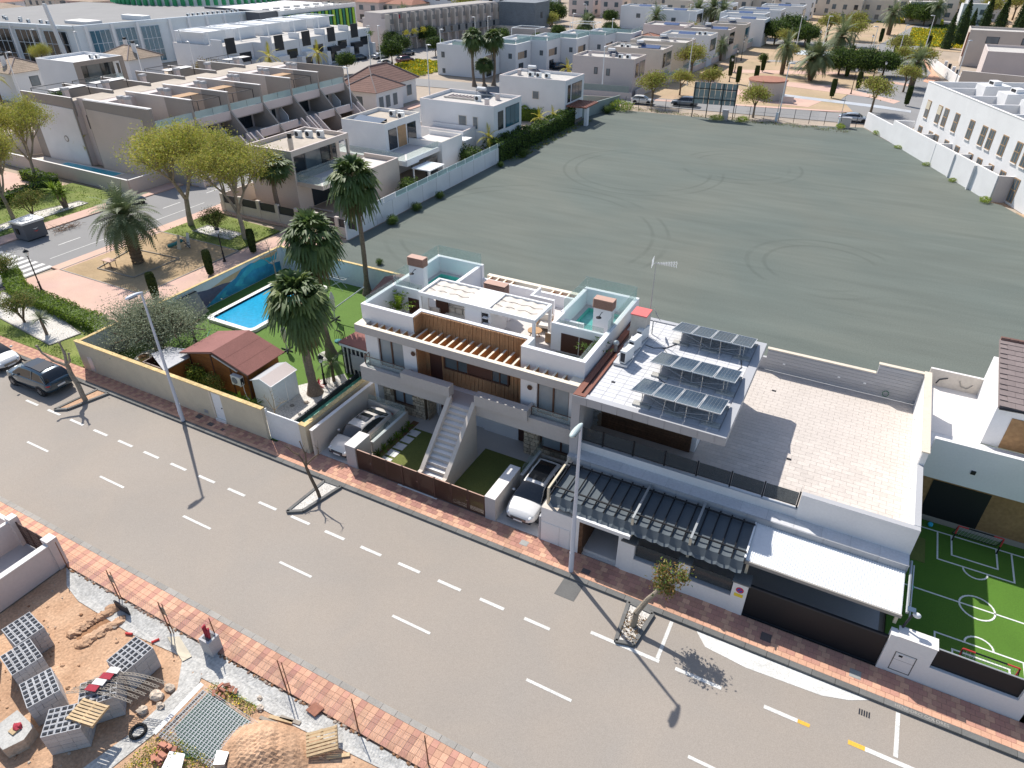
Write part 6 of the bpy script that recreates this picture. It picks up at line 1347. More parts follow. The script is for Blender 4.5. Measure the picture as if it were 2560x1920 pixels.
# ================================================================ PARK FURNITURE BEHIND THE GARDEN
lantern('park_lamp','tall black lantern on the pink plaza beside the clipped hedge',3.75);bpy.data.objects['park_lamp'].location = (-61.3,28.7,.11)
lantern('park_lamp','black lantern near the column cypresses and the gravel square',3.3);bpy.data.objects['park_lamp.001'].location = (-52.2,40.7,.11)
sl = thing('playground_slide','small teal playground slide with beige side panels','slide',(-58.9,41.2,.11))
obj('side_panel',B().prism([(-58.5,40.9),(-58.4,40.9),(-58.4,41.0),(-58.5,41.0)],.11,1.4,'shutter').face([(-58.7,40.7,.11),(-58.2,40.75,.11),(-58.35,41.1,1.5),(-58.65,41.05,1.5)],'shutter'),sl);obj('side_panel',B().face([(-58.3,41.5,.11),(-57.8,41.55,.11),(-58.0,41.9,1.5),(-58.3,41.85,1.5)],'metal_pale'),sl)
obj('chute',B().path([(-58.5,41.3,.85),(-59.2,41.0,.45),(-59.9,40.7,.2)],.18,'teal',6),sl);obj('ladder',B().path([(-58.3,41.3,.9),(-57.7,41.45,.11)],.04,'dark_plastic',5).tube((-58.1,41.1,.6),(-58.0,41.7,.6),.03,'dark_plastic',n=5).tube((-57.95,41.1,.35),(-57.85,41.7,.35),.03,'dark_plastic',n=5),sl)
bn = thing('picnic_table','low brown table in the square sand pit','table',(-60.6,34.9,.11));obj('tabletop',B().box(-61.2,-60.0,34.5,35.2,.75,.8,'brown_cap'),bn);[obj('leg',B().tube((x,y,.11),(x,y,.75),.03,'metal_black',n=5),bn) for x in (-61.1,-60.1) for y in (34.6,35.1)]
ct = thing('recycling_container','dark grey recycling container with pale lid at the side street kerb','container',(-74.3,36,.0));obj('body',B().prism([(-75.4,35.0),(-73.6,35.1),(-73.6,37.2),(-75.5,37.2)],.15,1.75,'bin_grey'),ct);obj('lid',B().prism([(-75.5,34.9),(-73.5,35.0),(-73.5,37.3),(-75.6,37.3)],1.75,1.95,'metal_pale').blob((-74.5,36.1,1.97),.6,.7,.18,'metal_pale',1,10,5,0),ct);obj('opening',B().box(-74.95,-74.5,34.95,35.02,.7,1.25,'metal_black'),ct)
obj('arrow_mark',B().face([(-73.59,35.9,.95),(-73.59,36.2,.8),(-73.59,36.5,.95),(-73.59,36.2,.9)],'red_plastic').face([(-73.59,35.9,1.2),(-73.59,36.2,1.05),(-73.59,36.5,1.2),(-73.59,36.2,1.15)],'slab_white'),ct);obj('foot',B().box(-75.2,-73.8,35.2,37.0,.0,.15,'metal_black'),ct)
bp = B();rr = random.Random(12)
for k in range(70):a = rr.uniform(0,6.28);x,y = -73.9+rr.gauss(0,.5),39.2+rr.gauss(0,.8);bp.tube((x,y,rr.uniform(.02,.2)),(x+math.cos(a)*rr.uniform(.4,1.1),y+math.sin(a)*rr.uniform(.4,1.1),rr.uniform(.05,.5)),.022,'rust' if k % 2 else 'bark',.008,4,False)
tag(obj('branch_pile',bp,kind='stuff'),'heap of cut brown branches beside the container','branches')
bch = thing('bench','grey park bench in the shade behind the far hedge','bench',(-88.5,44.5,.1));obj('seat',B().box(-89.6,-87.6,44.3,44.8,.5,.56,'timber_grey'),bch);obj('backrest',B().box(-89.6,-87.6,44.85,44.9,.6,.95,'timber_grey'),bch);[obj('leg',B().box(x-.04,x+.04,44.35,44.85,.1,.5,'metal_dark'),bch) for x in (-89.4,-87.8)]
# ================================================================ NEAR SIDE: BUILDING PLOT AND NEIGHBOURING WALL
struct('plot_soil',B().box(-30.2,10,-6,10.15,-.05,.0,'soil'))
rr = random.Random(5);PX = [(-30.0,10.1),(-29.0,9.45),(-27.7,9.15),(-24,9.1),(-21.2,9.35),(-20.3,9.0),(-14.2,9.3),(-9.5,9.6),(-3,9.7),(-3,10.16),(-30.1,10.16)]
struct('concrete_footing',B().prism(PX,-.03,.03,'concrete_rough').prism([(-20.9,9.3),(-19.6,9.25),(-19.2,8.6),(-19.1,6.8),(-19.5,4.6),(-19.9,3.5),(-20.6,3.5),(-20.0,6.0),(-19.9,8.2)],-.03,.031,'concrete_rough'))
nb = B();y0 = 9.2
tr1 = thing('trench','narrow trench in the orange soil, its shaded depth painted flat','trench',(-25.8,8.7,0));obj('pit',B().face([(-26.15,7.85,.012),(-25.75,7.8,.012),(-25.2,9.6,.012),(-25.9,9.65,.012)],'soil_dark'),tr1)  # flat dark face paints the shade of the trench; there is no hole
md = B()
for i in range(14):
    u = i/13;md.blob((-26.3+.45*u+rr.uniform(-.1,.1),7.9+1.8*u,.02),.28,.26,.13+.06*rr.random(),'soil',i,7,5,.25);md.blob((-25.45+.5*u+rr.uniform(-.1,.1),7.7+1.7*u,.02),.26,.26,.14,'soil',i+30,7,5,.25)
obj('spoil_bank',md,tr1,kind='stuff')
tag(obj('dark_board',B().box(-25.75,-24.85,9.72,9.78,.0,.55,'dark_plastic')),'dark board standing at the street end of the trench','board')
cl = B()
for i in range(420):
    x,y = rr.uniform(-29.8,-6),rr.uniform(3.0,9.3)
    if -20.9 < x < -19.0 and y < 9:continue
    s = rr.choice([.03,.04,.05,.06,.09])*rr.uniform(.6,1.4);cl.blob((x,y,s*.2),s,s*.85,s*.6,rr.choice(['soil','soil','rock','soil_dark']),i,6,4,.3)
tag(obj('clods',cl,kind='stuff'),'loose clods and pebbles scattered over the orange building plot','clods')
hp = thing('earth_mound','large heap of orange earth next to the upright pallet','mound',(-14.6,8.0,0));mb_ = B()
N = 26
def hgt(u,v):r = math.hypot(u,v);return max(0,1-r**1.7)*(.95+.10*math.sin(u*9)*math.cos(v*7)+.06*math.sin(u*23+v*17))
for i in range(N):
    for j in range(N):
        q = []
        for a,c in ((i,j),(i+1,j),(i+1,j+1),(i,j+1)):u,v = a/N*2-1,c/N*2-1;q.append((-14.75+u*1.9,7.75+v*1.45,-.02+.95*hgt(u,v)))
        mb_.face(q,'soil')
obj('heap',mb_,hp)
blk = B();L_,W_,H_ = .41,.205,.205
for r_ in ((-L_/2,L_/2,-W_/2,-W_/2+.028),(-L_/2,L_/2,W_/2-.028,W_/2),(-L_/2,-L_/2+.028,-W_/2+.028,W_/2-.028),(L_/2-.028,L_/2,-W_/2+.028,W_/2-.028),(-.014,.014,-W_/2+.028,W_/2-.028)):blk.box(*r_,0,H_-.006,'block')
blk.box(-L_/2+.028,-.014,-W_/2+.028,W_/2-.028,0,.05,'block_hole').box(.014,L_/2-.028,-W_/2+.028,W_/2-.028,0,.05,'block_hole');BLK = mesh_from(blk,'block')
BLS = mesh_from(B().box(-L_/2,L_/2,-W_/2,W_/2,0,H_-.008,'block'),'block')
def block_stack(label,x,y,rz,nx=3,ny=5,nz=5,s=1.0):
    t = thing('block_stack',label,'block stack',(0,0,0),group='stacks of grey hollow concrete blocks')
    for k in range(nz):
        for i in range(nx):
            for j in range(ny):
                if k < nz-1 and 0 < i < nx-1 and 0 < j < ny-1:continue
                o = link('block',BLK if k == nz-1 else BLS,((i-(nx-1)/2)*.418+random.uniform(-.004,.004),(j-(ny-1)/2)*.212+random.uniform(-.004,.004),.02+k*.206),t)
    t.location = (x,y,0);t.rotation_euler = (0,0,R(rz));t.scale = (1.08*s,1.08*s,1.2);return t
block_stack('block stack with the pale slab edge, left of the trench',-27.15,6.7,-8);block_stack('second block stack from the wall, left edge of the plot',-25.85,5.85,-12);block_stack('middle block stack of the left row',-23.85,5.35,-20);block_stack('front block stack nearest the slab with rags',-21.75,5.0,43);block_stack('lone block stack in the sun by the concrete strip',-22.0,8.0,88);block_stack('block stack carrying the lattice girders',-21.7,6.35,50);block_stack('block stack cut by the left picture edge',-28.3,5.1,-8)
lg = thing('lattice_girders','bundle of steel lattice girders lying bowed on a block stack','girders',(-21.4,6.5,1.25))
for k in range(6):
    g = B();off = k*.22
    P = lambda u:Vector((-22.75+.10*k+2.65*u,5.75+off*.95+.95*u-.3*(u-.5)**2*4*.35+.02*k,1.38-.35*((u-.5)*2)**2*.5+.03*(k % 2)))
    for i in range(16):
        a,c = P(i/16),P((i+1)/16);n = Vector((-.3,.9,0))*.10;[g.tube(u_,v_,.009,'timber_grey',n=4) for u_,v_ in ((a,c),(a+n,c+n),(a,c+n),(a+n,c))]
    obj('girder',g,lg)
pb = thing('printed_sacks','red and white printed plastic sacks laid over the girders','sacks',(-21.7,6.6,1.4));
for k in range(4):obj('sack',B().prism([(-22.0+.02*k,6.05+k*.3),(-21.55+.02*k,6.2+k*.3),(-21.62+.02*k,6.45+k*.3),(-22.05+.02*k,6.3+k*.3)],1.44,1.47,'slab_white' if k % 2 else 'cloth_red'),pb)
def pallet(label,loc,rot,m='timber'):
    t = thing('pallet',label,'pallet',(0,0,0),group='wooden pallets on the building plot')
    for k in range(7):obj('plank',B().box(-.60,.60,-.40+k*.125,-.40+k*.125+.085,.10,.122,m),t)
    for k in range(3):obj('bearer',B().box(-.60+k*.56,-.52+k*.56,-.42,.46,.022,.10,m),t)
    for k in range(3):obj('base_plank',B().box(-.60,.60,-.42+k*.38,-.34+k*.38,0,.022,m),t)
    t.location = loc;t.rotation_euler = rot;return t
pallet('pale wooden pallet leaning on the earth heap beside the footing',(-13.0,9.2,.30),(R(16),R(-10),R(38)));pallet('small pallet lying on top of the girder stack',(-21.15,5.55,1.22),(0,0,R(12)))
msh = thing('mesh_sheets','stack of welded steel mesh sheets over green netting','mesh',(-17.4,7.7,0));obj('netting',B().prism([(-18.6,7.0),(-18.6,8.7),(-16.2,8.6),(-15.9,7.2),(-17.3,6.4)],.06,.07,'mesh_green'),msh)
cn_ = [Vector((-18.9,6.5,.12)),Vector((-18.9,8.65,.12)),Vector((-15.8,8.55,.12)),Vector((-15.6,6.6,.12))]
for l in range(3):
    g = B();z = .10+l*.05;sh_ = l*.05
    for k in range(23):u = k/22;a = cn_[0].lerp(cn_[3],u);c = cn_[1].lerp(cn_[2],u);g.tube((a.x+sh_,a.y,z),(c.x+sh_,c.y,z),.009,'metal_galv',n=3,cap=False)
    for k in range(15):u = k/14;a = cn_[0].lerp(cn_[1],u);c = cn_[3].lerp(cn_[2],u);g.tube((a.x,a.y+sh_,z+.01),(c.x,c.y+sh_,z+.01),.009,'metal_galv',n=3,cap=False)
    obj('mesh_sheet',g,msh)
for k in range(6):obj('bar',B().tube((-18.95-.03*k,6.45,.2+.01*k),(-18.98-.03*k,8.8,.2+.01*k),.016,'metal_pale',n=5),msh)
def pile(name,label,cat,x,y,m,n,seed,size=(.25,.12,.06)):
    t = thing(name,label,cat,(x,y,0));r2 = random.Random(seed)
    for k in range(n):
        o = obj('brick',B().box(-size[0]/2,size[0]/2,-size[1]/2,size[1]/2,0,size[2],m));o.parent = t;o.location = (r2.uniform(-.35,.35),r2.uniform(-.3,.3),.02+.07*(k//4)+r2.uniform(0,.05));o.rotation_euler = (r2.uniform(-.4,.4),r2.uniform(-.3,.3),r2.uniform(0,3.1))
pile('brick_pile','tumbled heap of red bricks among the yellow flowers','bricks',-18.15,6.1,'brick_red',14,3,(.32,.18,.08));pile('brick_pile','stack of pinkish bricks at the far corner of the mesh sheets','bricks',-18.0,9.0,'brick_red',12,5);
tag(obj('rubble_slab',B().prism([(-24.4,3.4),(-23.2,3.3),(-22.9,3.9),(-23.1,4.4),(-24.3,4.5)],0,.6,'rock','concrete').box(-23.7,-23.4,3.8,4.1,.6,.66,'timber').blob((-23.6,4.1,.66),.2,.15,.08,'cloth_red',2,8,5,.4)),'broken concrete slab with red rags on top at the lower left','rubble')
tag(obj('white_board',B().prism([(-17.9,6.25),(-17.3,6.45),(-16.9,5.9),(-17.6,5.6)],.2,.26,'metal_white')),'white board lying among the flowers at the bottom edge','board')
tag(obj('wheelbarrow_tray',B().prism([(-16.2,7.05),(-15.75,7.2),(-15.55,6.8),(-15.9,6.6)],.15,.5,'metal_galv')),'grey metal tray at the foot of the earth heap','tray')
tag(obj('plywood_sheet',B().prism([(-22.35,9.72),(-21.9,10.0),(-20.6,9.55),(-20.75,9.2)],.03,.07,'timber_grey','shutter')),'pale plywood sheet lying on the concrete footing','board')
for i,(xa,ya,xb,yb,l) in enumerate(((-15.7,9.1,-14.7,9.35,'long thin plank beside the earth heap'),(-15.3,9.3,-14.4,9.45,'pale plank parallel to the concrete footing'),(-12.6,8.9,-11.9,9.4,'short plank right of the pallet'),(-16.0,8.9,-15.2,9.0,'brown plank stub by the mesh sheets'))):tag(obj('plank',B().wall(xa,ya,xb,yb,.14,.03,.08,'timber' if i % 2 == 0 else 'timber_grey')),l,'plank')
for i,(x,y,s) in enumerate(((-20.2,8.1,.22),(-20.4,7.6,.3),(-19.9,7.4,.2),(-23.3,4.9,.16),(-20.35,6.9,.24),(-24.9,9.0,.12),(-16.6,9.5,.13),(-16.3,9.2,.16))):tag(obj('rock',B().blob((x,y,s*.3),s,s*.8,s*.6,'rock',i+50,8,6,.25)),['pale rock at the edge of the concrete strip','broad rock below the lone block stack','rough lump beside the concrete strip','small rock by the front stack','big clod under the girders','stone by the trench end','white stone left of the planks','rounded stone near the footing'][i],'rock')
tag(obj('tyre',B().path([(-19.75+.28*math.cos(i*.4488),6.25+.28*math.sin(i*.4488),.09) for i in range(15)],.06,'tyre',8)),'old black tyre lying on the concrete strip','tyre')
for i,(x,y,a,l) in enumerate(((-24.0,9.05,20,'short red plastic tube on the soil by the trench'),(-22.65,9.35,60,'bent red tube near the second fence post'))):c,s = math.cos(R(a))*.16,math.sin(R(a))*.16;tag(obj('red_tube',B().tube((x-c,y-s,.06),(x+c,y+s,.07),.055,'red_plastic',n=8)),l,'tube')
cbx = thing('concrete_post','hollow concrete block column holding bundled red conduits','block column',(-20.0,10.25,0));obj('column',B().box(-20.35,-19.75,9.95,10.5,0,.95,'block').box(-20.25,-19.85,10.05,10.4,.951,.96,'block_hole'),cbx)  # flat dark patch on the column top stands for the hollow's shade
for k in range(5):obj('conduit',B().tube((-20.15+k*.05,10.2+.04*(k % 2),.9),(-20.2+k*.09,10.22,1.5+.12*(k % 3)),.05,'cloth_red',n=8),cbx)
fn = thing('wire_fence','sagging wire mesh fence on thin steel posts along the building plot','fence',(-18,10.2,0));posts = [(-29.9,10.15,-30.1,10.4),(-26.1,10.12,-27.4,10.75),(-22.4,9.95,-24.6,11.0),(-19.9,10.45,-21.1,11.0),(-15.87,10.27,-17.3,11.0),(-12.23,10.32,-13.4,11.3),(-9.03,10.45,-9.8,11.2)]
tops = []
for (x,y,tx,ty) in posts:
    hx,hy,hz = x+(tx-x)*.12,y+(ty-y)*.12,1.85;obj('post',B().tube((x,y,0),(hx,hy,hz),.03,'rust',.022,6),fn);tops.append((x,y,hx,hy,hz))
for k in (1,2,4):x,y,hx,hy,hz = tops[k];obj('post',B().tube((x+.12,y+.05,0),(hx+.15,hy+.05,hz-.1),.022,'rust',.02,6),fn)
for k in (1,2):x,y,hx,hy,hz = tops[k];obj('tag_board',B().box(hx-.05,hx+.3,hy-.02,hy,hz-.75,hz-.25,'timber_grey'),fn)
nt = B()
for (a,c) in zip(tops[:-1],tops[1:]):
    n = 26
    for i in range(n):
        u = i/n;p = lambda u,v:(a[0]+(c[0]-a[0])*u+(a[2]-a[0])*v,a[1]+(c[1]-a[1])*u+(a[3]-a[1])*v,.05+1.45*v-.10*v*math.sin(u*math.pi))
        nt.tube(p(u,0),p(min(1,u+.22),1),.0035,'metal_galv',n=3,cap=False);nt.tube(p(u,1),p(min(1,u+.22),0),.0035,'metal_galv',n=3,cap=False)
    nt.tube((a[0],a[1],1.5),(c[0],c[1],1.5),.004,'rust',n=3)
obj('wire_mesh',nt,fn,kind='stuff')
for (x,y,w,l) in ((-14.3,10.2,.5,'brown plate lying at the broken pavement edge'),):
    tag(obj('plate',B().prism([(x-w/2,y-.25),(x+w/2,y-.3),(x+w/2+.1,y+.15),(x-w/2+.1,y+.2)],.09,.16,'terracotta')),l,'plate')
eb = B()
for i in range(160):x = rr.uniform(-30,-5);eb.blob((x,10.19+rr.uniform(-.07,.05),.03),.09*rr.uniform(.5,1.3),.07,.05,rr.choice(['soil_dark','rock','paver_joint']),i,6,4,.3)
tag(obj('rubble_edge',eb,kind='stuff'),'crumbling rubble along the broken pavement edge','rubble')
yl = thing('yard_wall','white plastered yard wall with coping at the left of the plot','wall',(-30.4,8,0));obj('render',B().box(-30.5,-30.28,-4,10.2,0,1.6,'wall_pinkish'),yl);obj('coping',B().box(-30.55,-30.23,-4,10.0,1.601,1.65,'slab_white'),yl);obj('pillar',B().box(-30.75,-30.22,9.95,10.42,0,1.85,'wall_pinkish','slab_white'),yl)
yg = thing('yard_gate','dark slatted gate between two white pillars at the left edge','gate',(-32,10.25,0));obj('pillar',B().box(-33.75,-33.3,10.0,10.4,0,1.85,'wall_pinkish','slab_white'),yg)
for a,c in ((-33.28,-32.45),(-32.43,-31.62),(-31.60,-30.78)):
    lf = obj('gate_leaf',B().box(a,a+.05,10.18,10.23,.1,1.6,'gate_brown').box(c-.05,c,10.18,10.23,.1,1.6,'gate_brown'),yg)
    for k in range(7):obj('slat',B().box(a+.05,c-.05,10.19,10.22,.15+k*.21,.15+k*.21+.17,'gate_brown'),lf)
struct('yard_paving',B().box(-60,-30.5,-6,10.2,-.02,.08,'porcelain'));yl2 = thing('yard_wall','white yard wall left of the slatted gate','wall',(-36,9,0));obj('render',B().box(-50,-33.76,10.02,10.22,0,1.6,'wall_pinkish','slab_white').box(-33.75,-33.55,2,10.0,0,1.6,'wall_pinkish','slab_white'),yl2)
stp_ = thing('yard_steps','pale stepped wall inside the left yard','steps',(-31,7.5,0));[obj('step',B().box(-31.6,-30.52,5.6+k*.45,6.05+k*.45,.08,.55-.14*k+.08,'slab_white'),stp_) for k in range(3)]
# ================================================================ HOUSES BEYOND
def roof_unit(t,x,y,z,kind):
    if kind == 'heater':
        obj('water_heater',B().tube((x-.7,y,z+1.15),(x+.7,y,z+1.15),.28,'metal_pale',n=10),t);obj('solar_panel',B().face([(x-1,y-.1,z+1.0),(x+1,y-.1,z+1.0),(x+1,y+1.6,z+.15),(x-1,y+1.6,z+.15)],'solar_blue').box(x-.9,x-.85,y-.05,y,z,z+1,'metal_galv').box(x+.85,x+.9,y-.05,y,z,z+1,'metal_galv'),t)
    elif kind == 'ac':obj('air_conditioner',B().box(x-.45,x+.45,y-.2,y+.2,z,z+.75,'white_plastic').tube((x-.1,y-.201,z+.38),(x-.1,y-.21,z+.38),.27,'dark_plastic',n=12),t)
    elif kind == 'vent':obj('chimney',B().box(x-.25,x+.25,y-.25,y+.25,z,z+.75,'wall_pinkish').box(x-.3,x+.3,y-.3,y+.3,z+.75,z+.85,'roof_joint_pale'),t)
    elif kind == 'chimney':obj('chimney',B().tube((x,y,z),(x,y,z+1.3),.28,'plaster_cream',n=12).tube((x,y,z+1.3),(x,y,z+1.8),.24,'metal_black',n=12),t)
    elif kind == 'slats':
        obj('roof_pergola',B().box(x-2.6,x+2.6,y-1.3,y-1.2,z+.05,z+.25,'plaster_cream'),t)
        for k in range(9):obj('rafter',B().box(x-2.5+k*.6,x-2.38+k*.6,y-1.2,y+1.3,z-.05,z+.15,'wall_pinkish'),t)
        obj('roof_opening',B().box(x-2.6,x+2.6,y-1.19,y+1.3,z-.02,z+.0,'interior'),t)
    elif kind == 'pv':
        obj('solar_panel',B().face([(x-2,y-.6,z+.15),(x+2,y-.6,z+.15),(x+2,y+.6,z+.6),(x-2,y+.6,z+.6)],'solar_blue').face([(x-2,y+.6,z+.6),(x+2,y+.6,z+.6),(x+2,y+.6,z),(x-2,y+.6,z)],'metal_galv'),t)
def south_window(t,x0,x1,z0,z1,y,m='window_grey',fr='metal_dark',mull=0):
    w = obj('window',B().box(x0-.06,x1+.06,y-.035,y+.02,z0-.06,z1+.06,fr),t);n = mull+1
    for i in range(n):a,c = x0+(x1-x0)*i/n,x0+(x1-x0)*(i+1)/n;obj('pane',B().box(a+.04,c-.04,y-.05,y-.036,z0,z1,m),w)
    return w
def east_window(t,y0,y1,z0,z1,x,m='window_grey',fr='metal_dark',mull=0):
    w = obj('window',B().box(x-.02,x+.035,y0-.06,y1+.06,z0-.06,z1+.06,fr),t);n = mull+1
    for i in range(n):a,c = y0+(y1-y0)*i/n,y0+(y1-y0)*(i+1)/n;obj('pane',B().box(x+.036,x+.05,a+.04,c-.04,z0,z1,m),w)
    return w
def flat_house(label,x0,x1,y0,y1,h,wm,rm='roof_gravel',sw=(),ew=(),units=(),loggia=None,wing=None,cap=None,name='flat_roofed_house',awn=None,par=.45,group='flat roofed houses beyond the field'):
    t = thing(name,label,'house',((x0+x1)/2,(y0+y1)/2,0),group=group)
    b = B();p = .22
    if loggia:      # open gallery at the east end of the upper floor: (depth, z0, z1)
        d,za,zb,ya,yb = loggia
        b.box(x0,x1-d,y0,y1,0,h-par,wm,rm);b.box(x1-d,x1,y0,y1,zb,h-par,wm,rm);b.box(x1-d,x1,ya+.0,ya+.25,za,zb,wm) if ya > y0+.1 else b.box(x1-d,x1,y0,y0+.25,za,zb,wm);b.box(x1-d,x1,y0,y1,0,za,wm)
        if yb:b.box(x1-.3,x1,y1-.3,y1,za,zb,wm)
        gx = x1-d;n = 2
        w = obj('window',B().box(gx-.02,gx+.04,y0+.8,y1-.6,za+.05,zb-.15,'metal_dark'),t)
        for i in range(3):a,c = y0+.8+(y1-y0-1.4)*i/3,y0+.8+(y1-y0-1.4)*(i+1)/3;obj('pane',B().box(gx+.041,gx+.055,a+.08,c-.08,za+.12,zb-.25,'window_dark' if i != 1 else 'window_grey'),w)
        obj('railing',B().box(x1-.06,x1-.045,y0+.3,y1-.1,za,za+.95,'glass_clear'),t)
    else:b.box(x0,x1,y0,y1,0,h-par,wm,rm)
    obj('wall',b,t)
    for q in ((x0,x1,y0,y0+p),(x0,x1,y1-p,y1),(x0,x0+p,y0+p,y1-p),(x1-p,x1,y0+p,y1-p)):obj('parapet',B().box(q[0],q[1],q[2],q[3],h-par+.001,h,wm,cap or wm),t)
    for s in sw:south_window(t,*s[:4],y0,*(s[4:]))
    for s in ew:east_window(t,*s[:4],x1,*(s[4:]))
    for u in units:roof_unit(t,u[0],u[1],h-par,u[2])
    if wing:
        wx0,wx1,wy0,wy1,wh = wing;g = B().box(wx0,wx1,wy0,wy1,0,wh-.55,wm,'porcelain');obj('wing',g,t)
        for q in ((wx0,wx1,wy0,wy0+p),(wx0,wx1,wy1-p,wy1),(wx1-p,wx1,wy0+p,wy1-p)):obj('parapet',B().box(*q,wh-.55,wh,wm,cap or wm),t)
    return t
tB = flat_house('beige flat roofed house behind the plane trees with round chimney',-62.2,-55.6,54.8,64.3,6.6,'wall_beige','roof_sand',units=((-60.6,61.4,'ac'),(-59.5,62.0,'ac'),(-58.3,62.6,'ac'),(-57.2,56.6,'chimney')),loggia=(1.6,3.3,6.0,54.8,1),wing=(-55.59,-50.6,61.5,66.9,3.75),cap='wall_pinkish')
obj('terrace',B().box(-55.59,-52.0,55.0,61.49,2.9,3.25,'wall_beige','porcelain').box(-52.2,-52.0,55.0,61.49,3.25,3.35,'wall_beige').box(-55.59,-52.2,55.0,55.2,3.25,3.35,'wall_beige'),tB)
obj('railing',B().box(-52.12,-52.1,55.2,61.4,3.3,4.2,'glass_clear').box(-55.5,-52.2,55.08,55.1,3.3,4.2,'glass_clear'),tB);obj('dark_opening',B().box(-55.59,-55.5,57,60.5,.1,2.6,'window_dark').box(-55.59,-52.3,56.2,56.3,.1,.2,'porcelain'),tB);obj('clothes_rack',B().path([(-54.9,60.4,3.3),(-54.0,61.0,4.3),(-54.9,61.0,4.3),(-54.0,60.4,3.3)],.03,'metal_white',5),tB)
tA = flat_house('white flat roofed house with planted deck and white garden awning',-61.1,-54.4,69.7,77.4,6.6,'wall_white','roof_sand',ew=((70.4,72.0,3.4,5.7,'window_dark'),(74.4,76.2,3.4,5.7,'window_dark')),units=((-56.4,76.0,'ac'),(-57.3,75.4,'ac'),(-55.6,74.9,'ac')),wing=(-54.39,-49.3,74.4,79.4,4.0),cap='wall_cream')
obj('stone_panel',B().box(-54.41,-54.33,72.3,74.0,3.3,5.8,'rattan'),tA);obj('pv_panel',B().face([(-60.6,71.0,6.25),(-56.0,70.6,6.25),(-56.0,72.4,6.55),(-60.6,72.8,6.55)],'solar_cell').face([(-60.6,72.8,6.55),(-56.0,72.4,6.55),(-56.0,72.41,6.2),(-60.6,72.81,6.2)],'metal_black'),tA)
obj('deck',B().box(-61.1,-49.6,67.2,69.69,2.7,3.2,'wall_white','porcelain').box(-54.39,-49.6,69.69,74.39,2.9,3.2,'wall_white','porcelain').box(-49.8,-49.6,67.2,74.39,3.2,3.45,'wall_white').box(-61.1,-49.8,67.2,67.4,3.2,3.3,'wall_white'),tA);obj('railing',B().box(-60,-49.9,67.28,67.3,3.3,4.2,'glass_clear').box(-49.72,-49.7,67.4,74.3,3.4,4.2,'glass_clear'),tA)
obj('patio_opening',B().box(-49.62,-49.55,71.0,73.6,.1,2.5,'window_dark'),tA);obj('patio_opening',B().box(-57.5,-55.0,67.15,67.2,.1,2.5,'window_dark'),tA)
pa = thing('garden_awning','white canvas awning on posts over a patio sofa','awning',(-47.9,68.6,0));obj('canvas',B().box(-49.5,-46.9,67.9,71.2,2.3,2.42,'metal_white'),pa);[obj('post',B().box(x-.07,x+.07,y-.07,y+.07,0,2.3,'metal_white'),pa) for x in (-49.3,-47.0) for y in (68.0,71.0)];
so_ = thing('sofa','pale patio sofa under the white garden awning','sofa',(-48,69.5,0));obj('seat',B().box(-48.9,-47.2,69.8,70.6,.05,.45,'cushion'),so_);obj('backrest',B().box(-48.9,-47.2,70.5,70.75,.45,.85,'cushion'),so_)
for i,(x,y) in enumerate(((-50.4,70.2),(-50.4,71.9),(-50.4,73.6),(-53.6,67.8))):
    t = thing('planter',['tall planter nearest the street on the white deck','middle tall planter on the white deck','last tall planter by the deck wall','white planter with cactus at the deck corner'][i],'planter',(x,y,3.2));obj('pot',B().box(x-.25,x+.25,y-.25,y+.25,3.2,4.0,'metal_galv' if i < 3 else 'white_plastic'),t)
    P = rng.normal(size=(160,3))*np.array([.35,.35,.28])+np.array([x,y,4.35]);link('foliage',leaf_mesh('foliage',P,.14,['leaf_yucca' if i < 3 else 'leaf_mid']),(0,0,0),None).parent = t;bpy.data.objects[t.children[-1].name].location = -Vector((x,y,3.2))
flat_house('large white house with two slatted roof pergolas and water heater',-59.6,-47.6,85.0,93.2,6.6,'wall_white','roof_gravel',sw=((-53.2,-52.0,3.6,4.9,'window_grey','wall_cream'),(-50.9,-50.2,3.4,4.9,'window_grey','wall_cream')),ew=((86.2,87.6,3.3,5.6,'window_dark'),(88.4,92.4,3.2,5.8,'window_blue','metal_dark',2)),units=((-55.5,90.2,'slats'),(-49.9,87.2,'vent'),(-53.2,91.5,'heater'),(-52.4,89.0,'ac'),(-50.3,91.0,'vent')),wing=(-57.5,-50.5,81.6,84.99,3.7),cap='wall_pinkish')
obj('canopy',B().box(-51.6,-49.0,79.6,81.5,3.0,3.12,'wall_white').box(-52.6,-50.6,79.5,80.9,2.9,3.0,'wall_white'),tA)
tD = flat_house('white house with rusty steel pergola beside the far pool',-58.8,-46.8,107.0,114.6,6.6,'wall_white','roof_gravel',sw=((-52.6,-51.5,3.5,4.6,'window_grey','wall_cream'),(-54.9,-54.4,.4,1.0,'window_grey'),(-53.6,-52.7,.4,1.0,'window_grey')),ew=((108,109,3.2,5.7,'window_dark'),(109.6,113.6,3.2,5.7,'window_grey','metal_dark',2)),units=((-55.4,112.4,'heater'),(-54.5,110.2,'ac'),(-53.1,110.2,'ac'),(-51.6,110.4,'ac'),(-57,110.8,'vent')),cap='wall_pinkish')
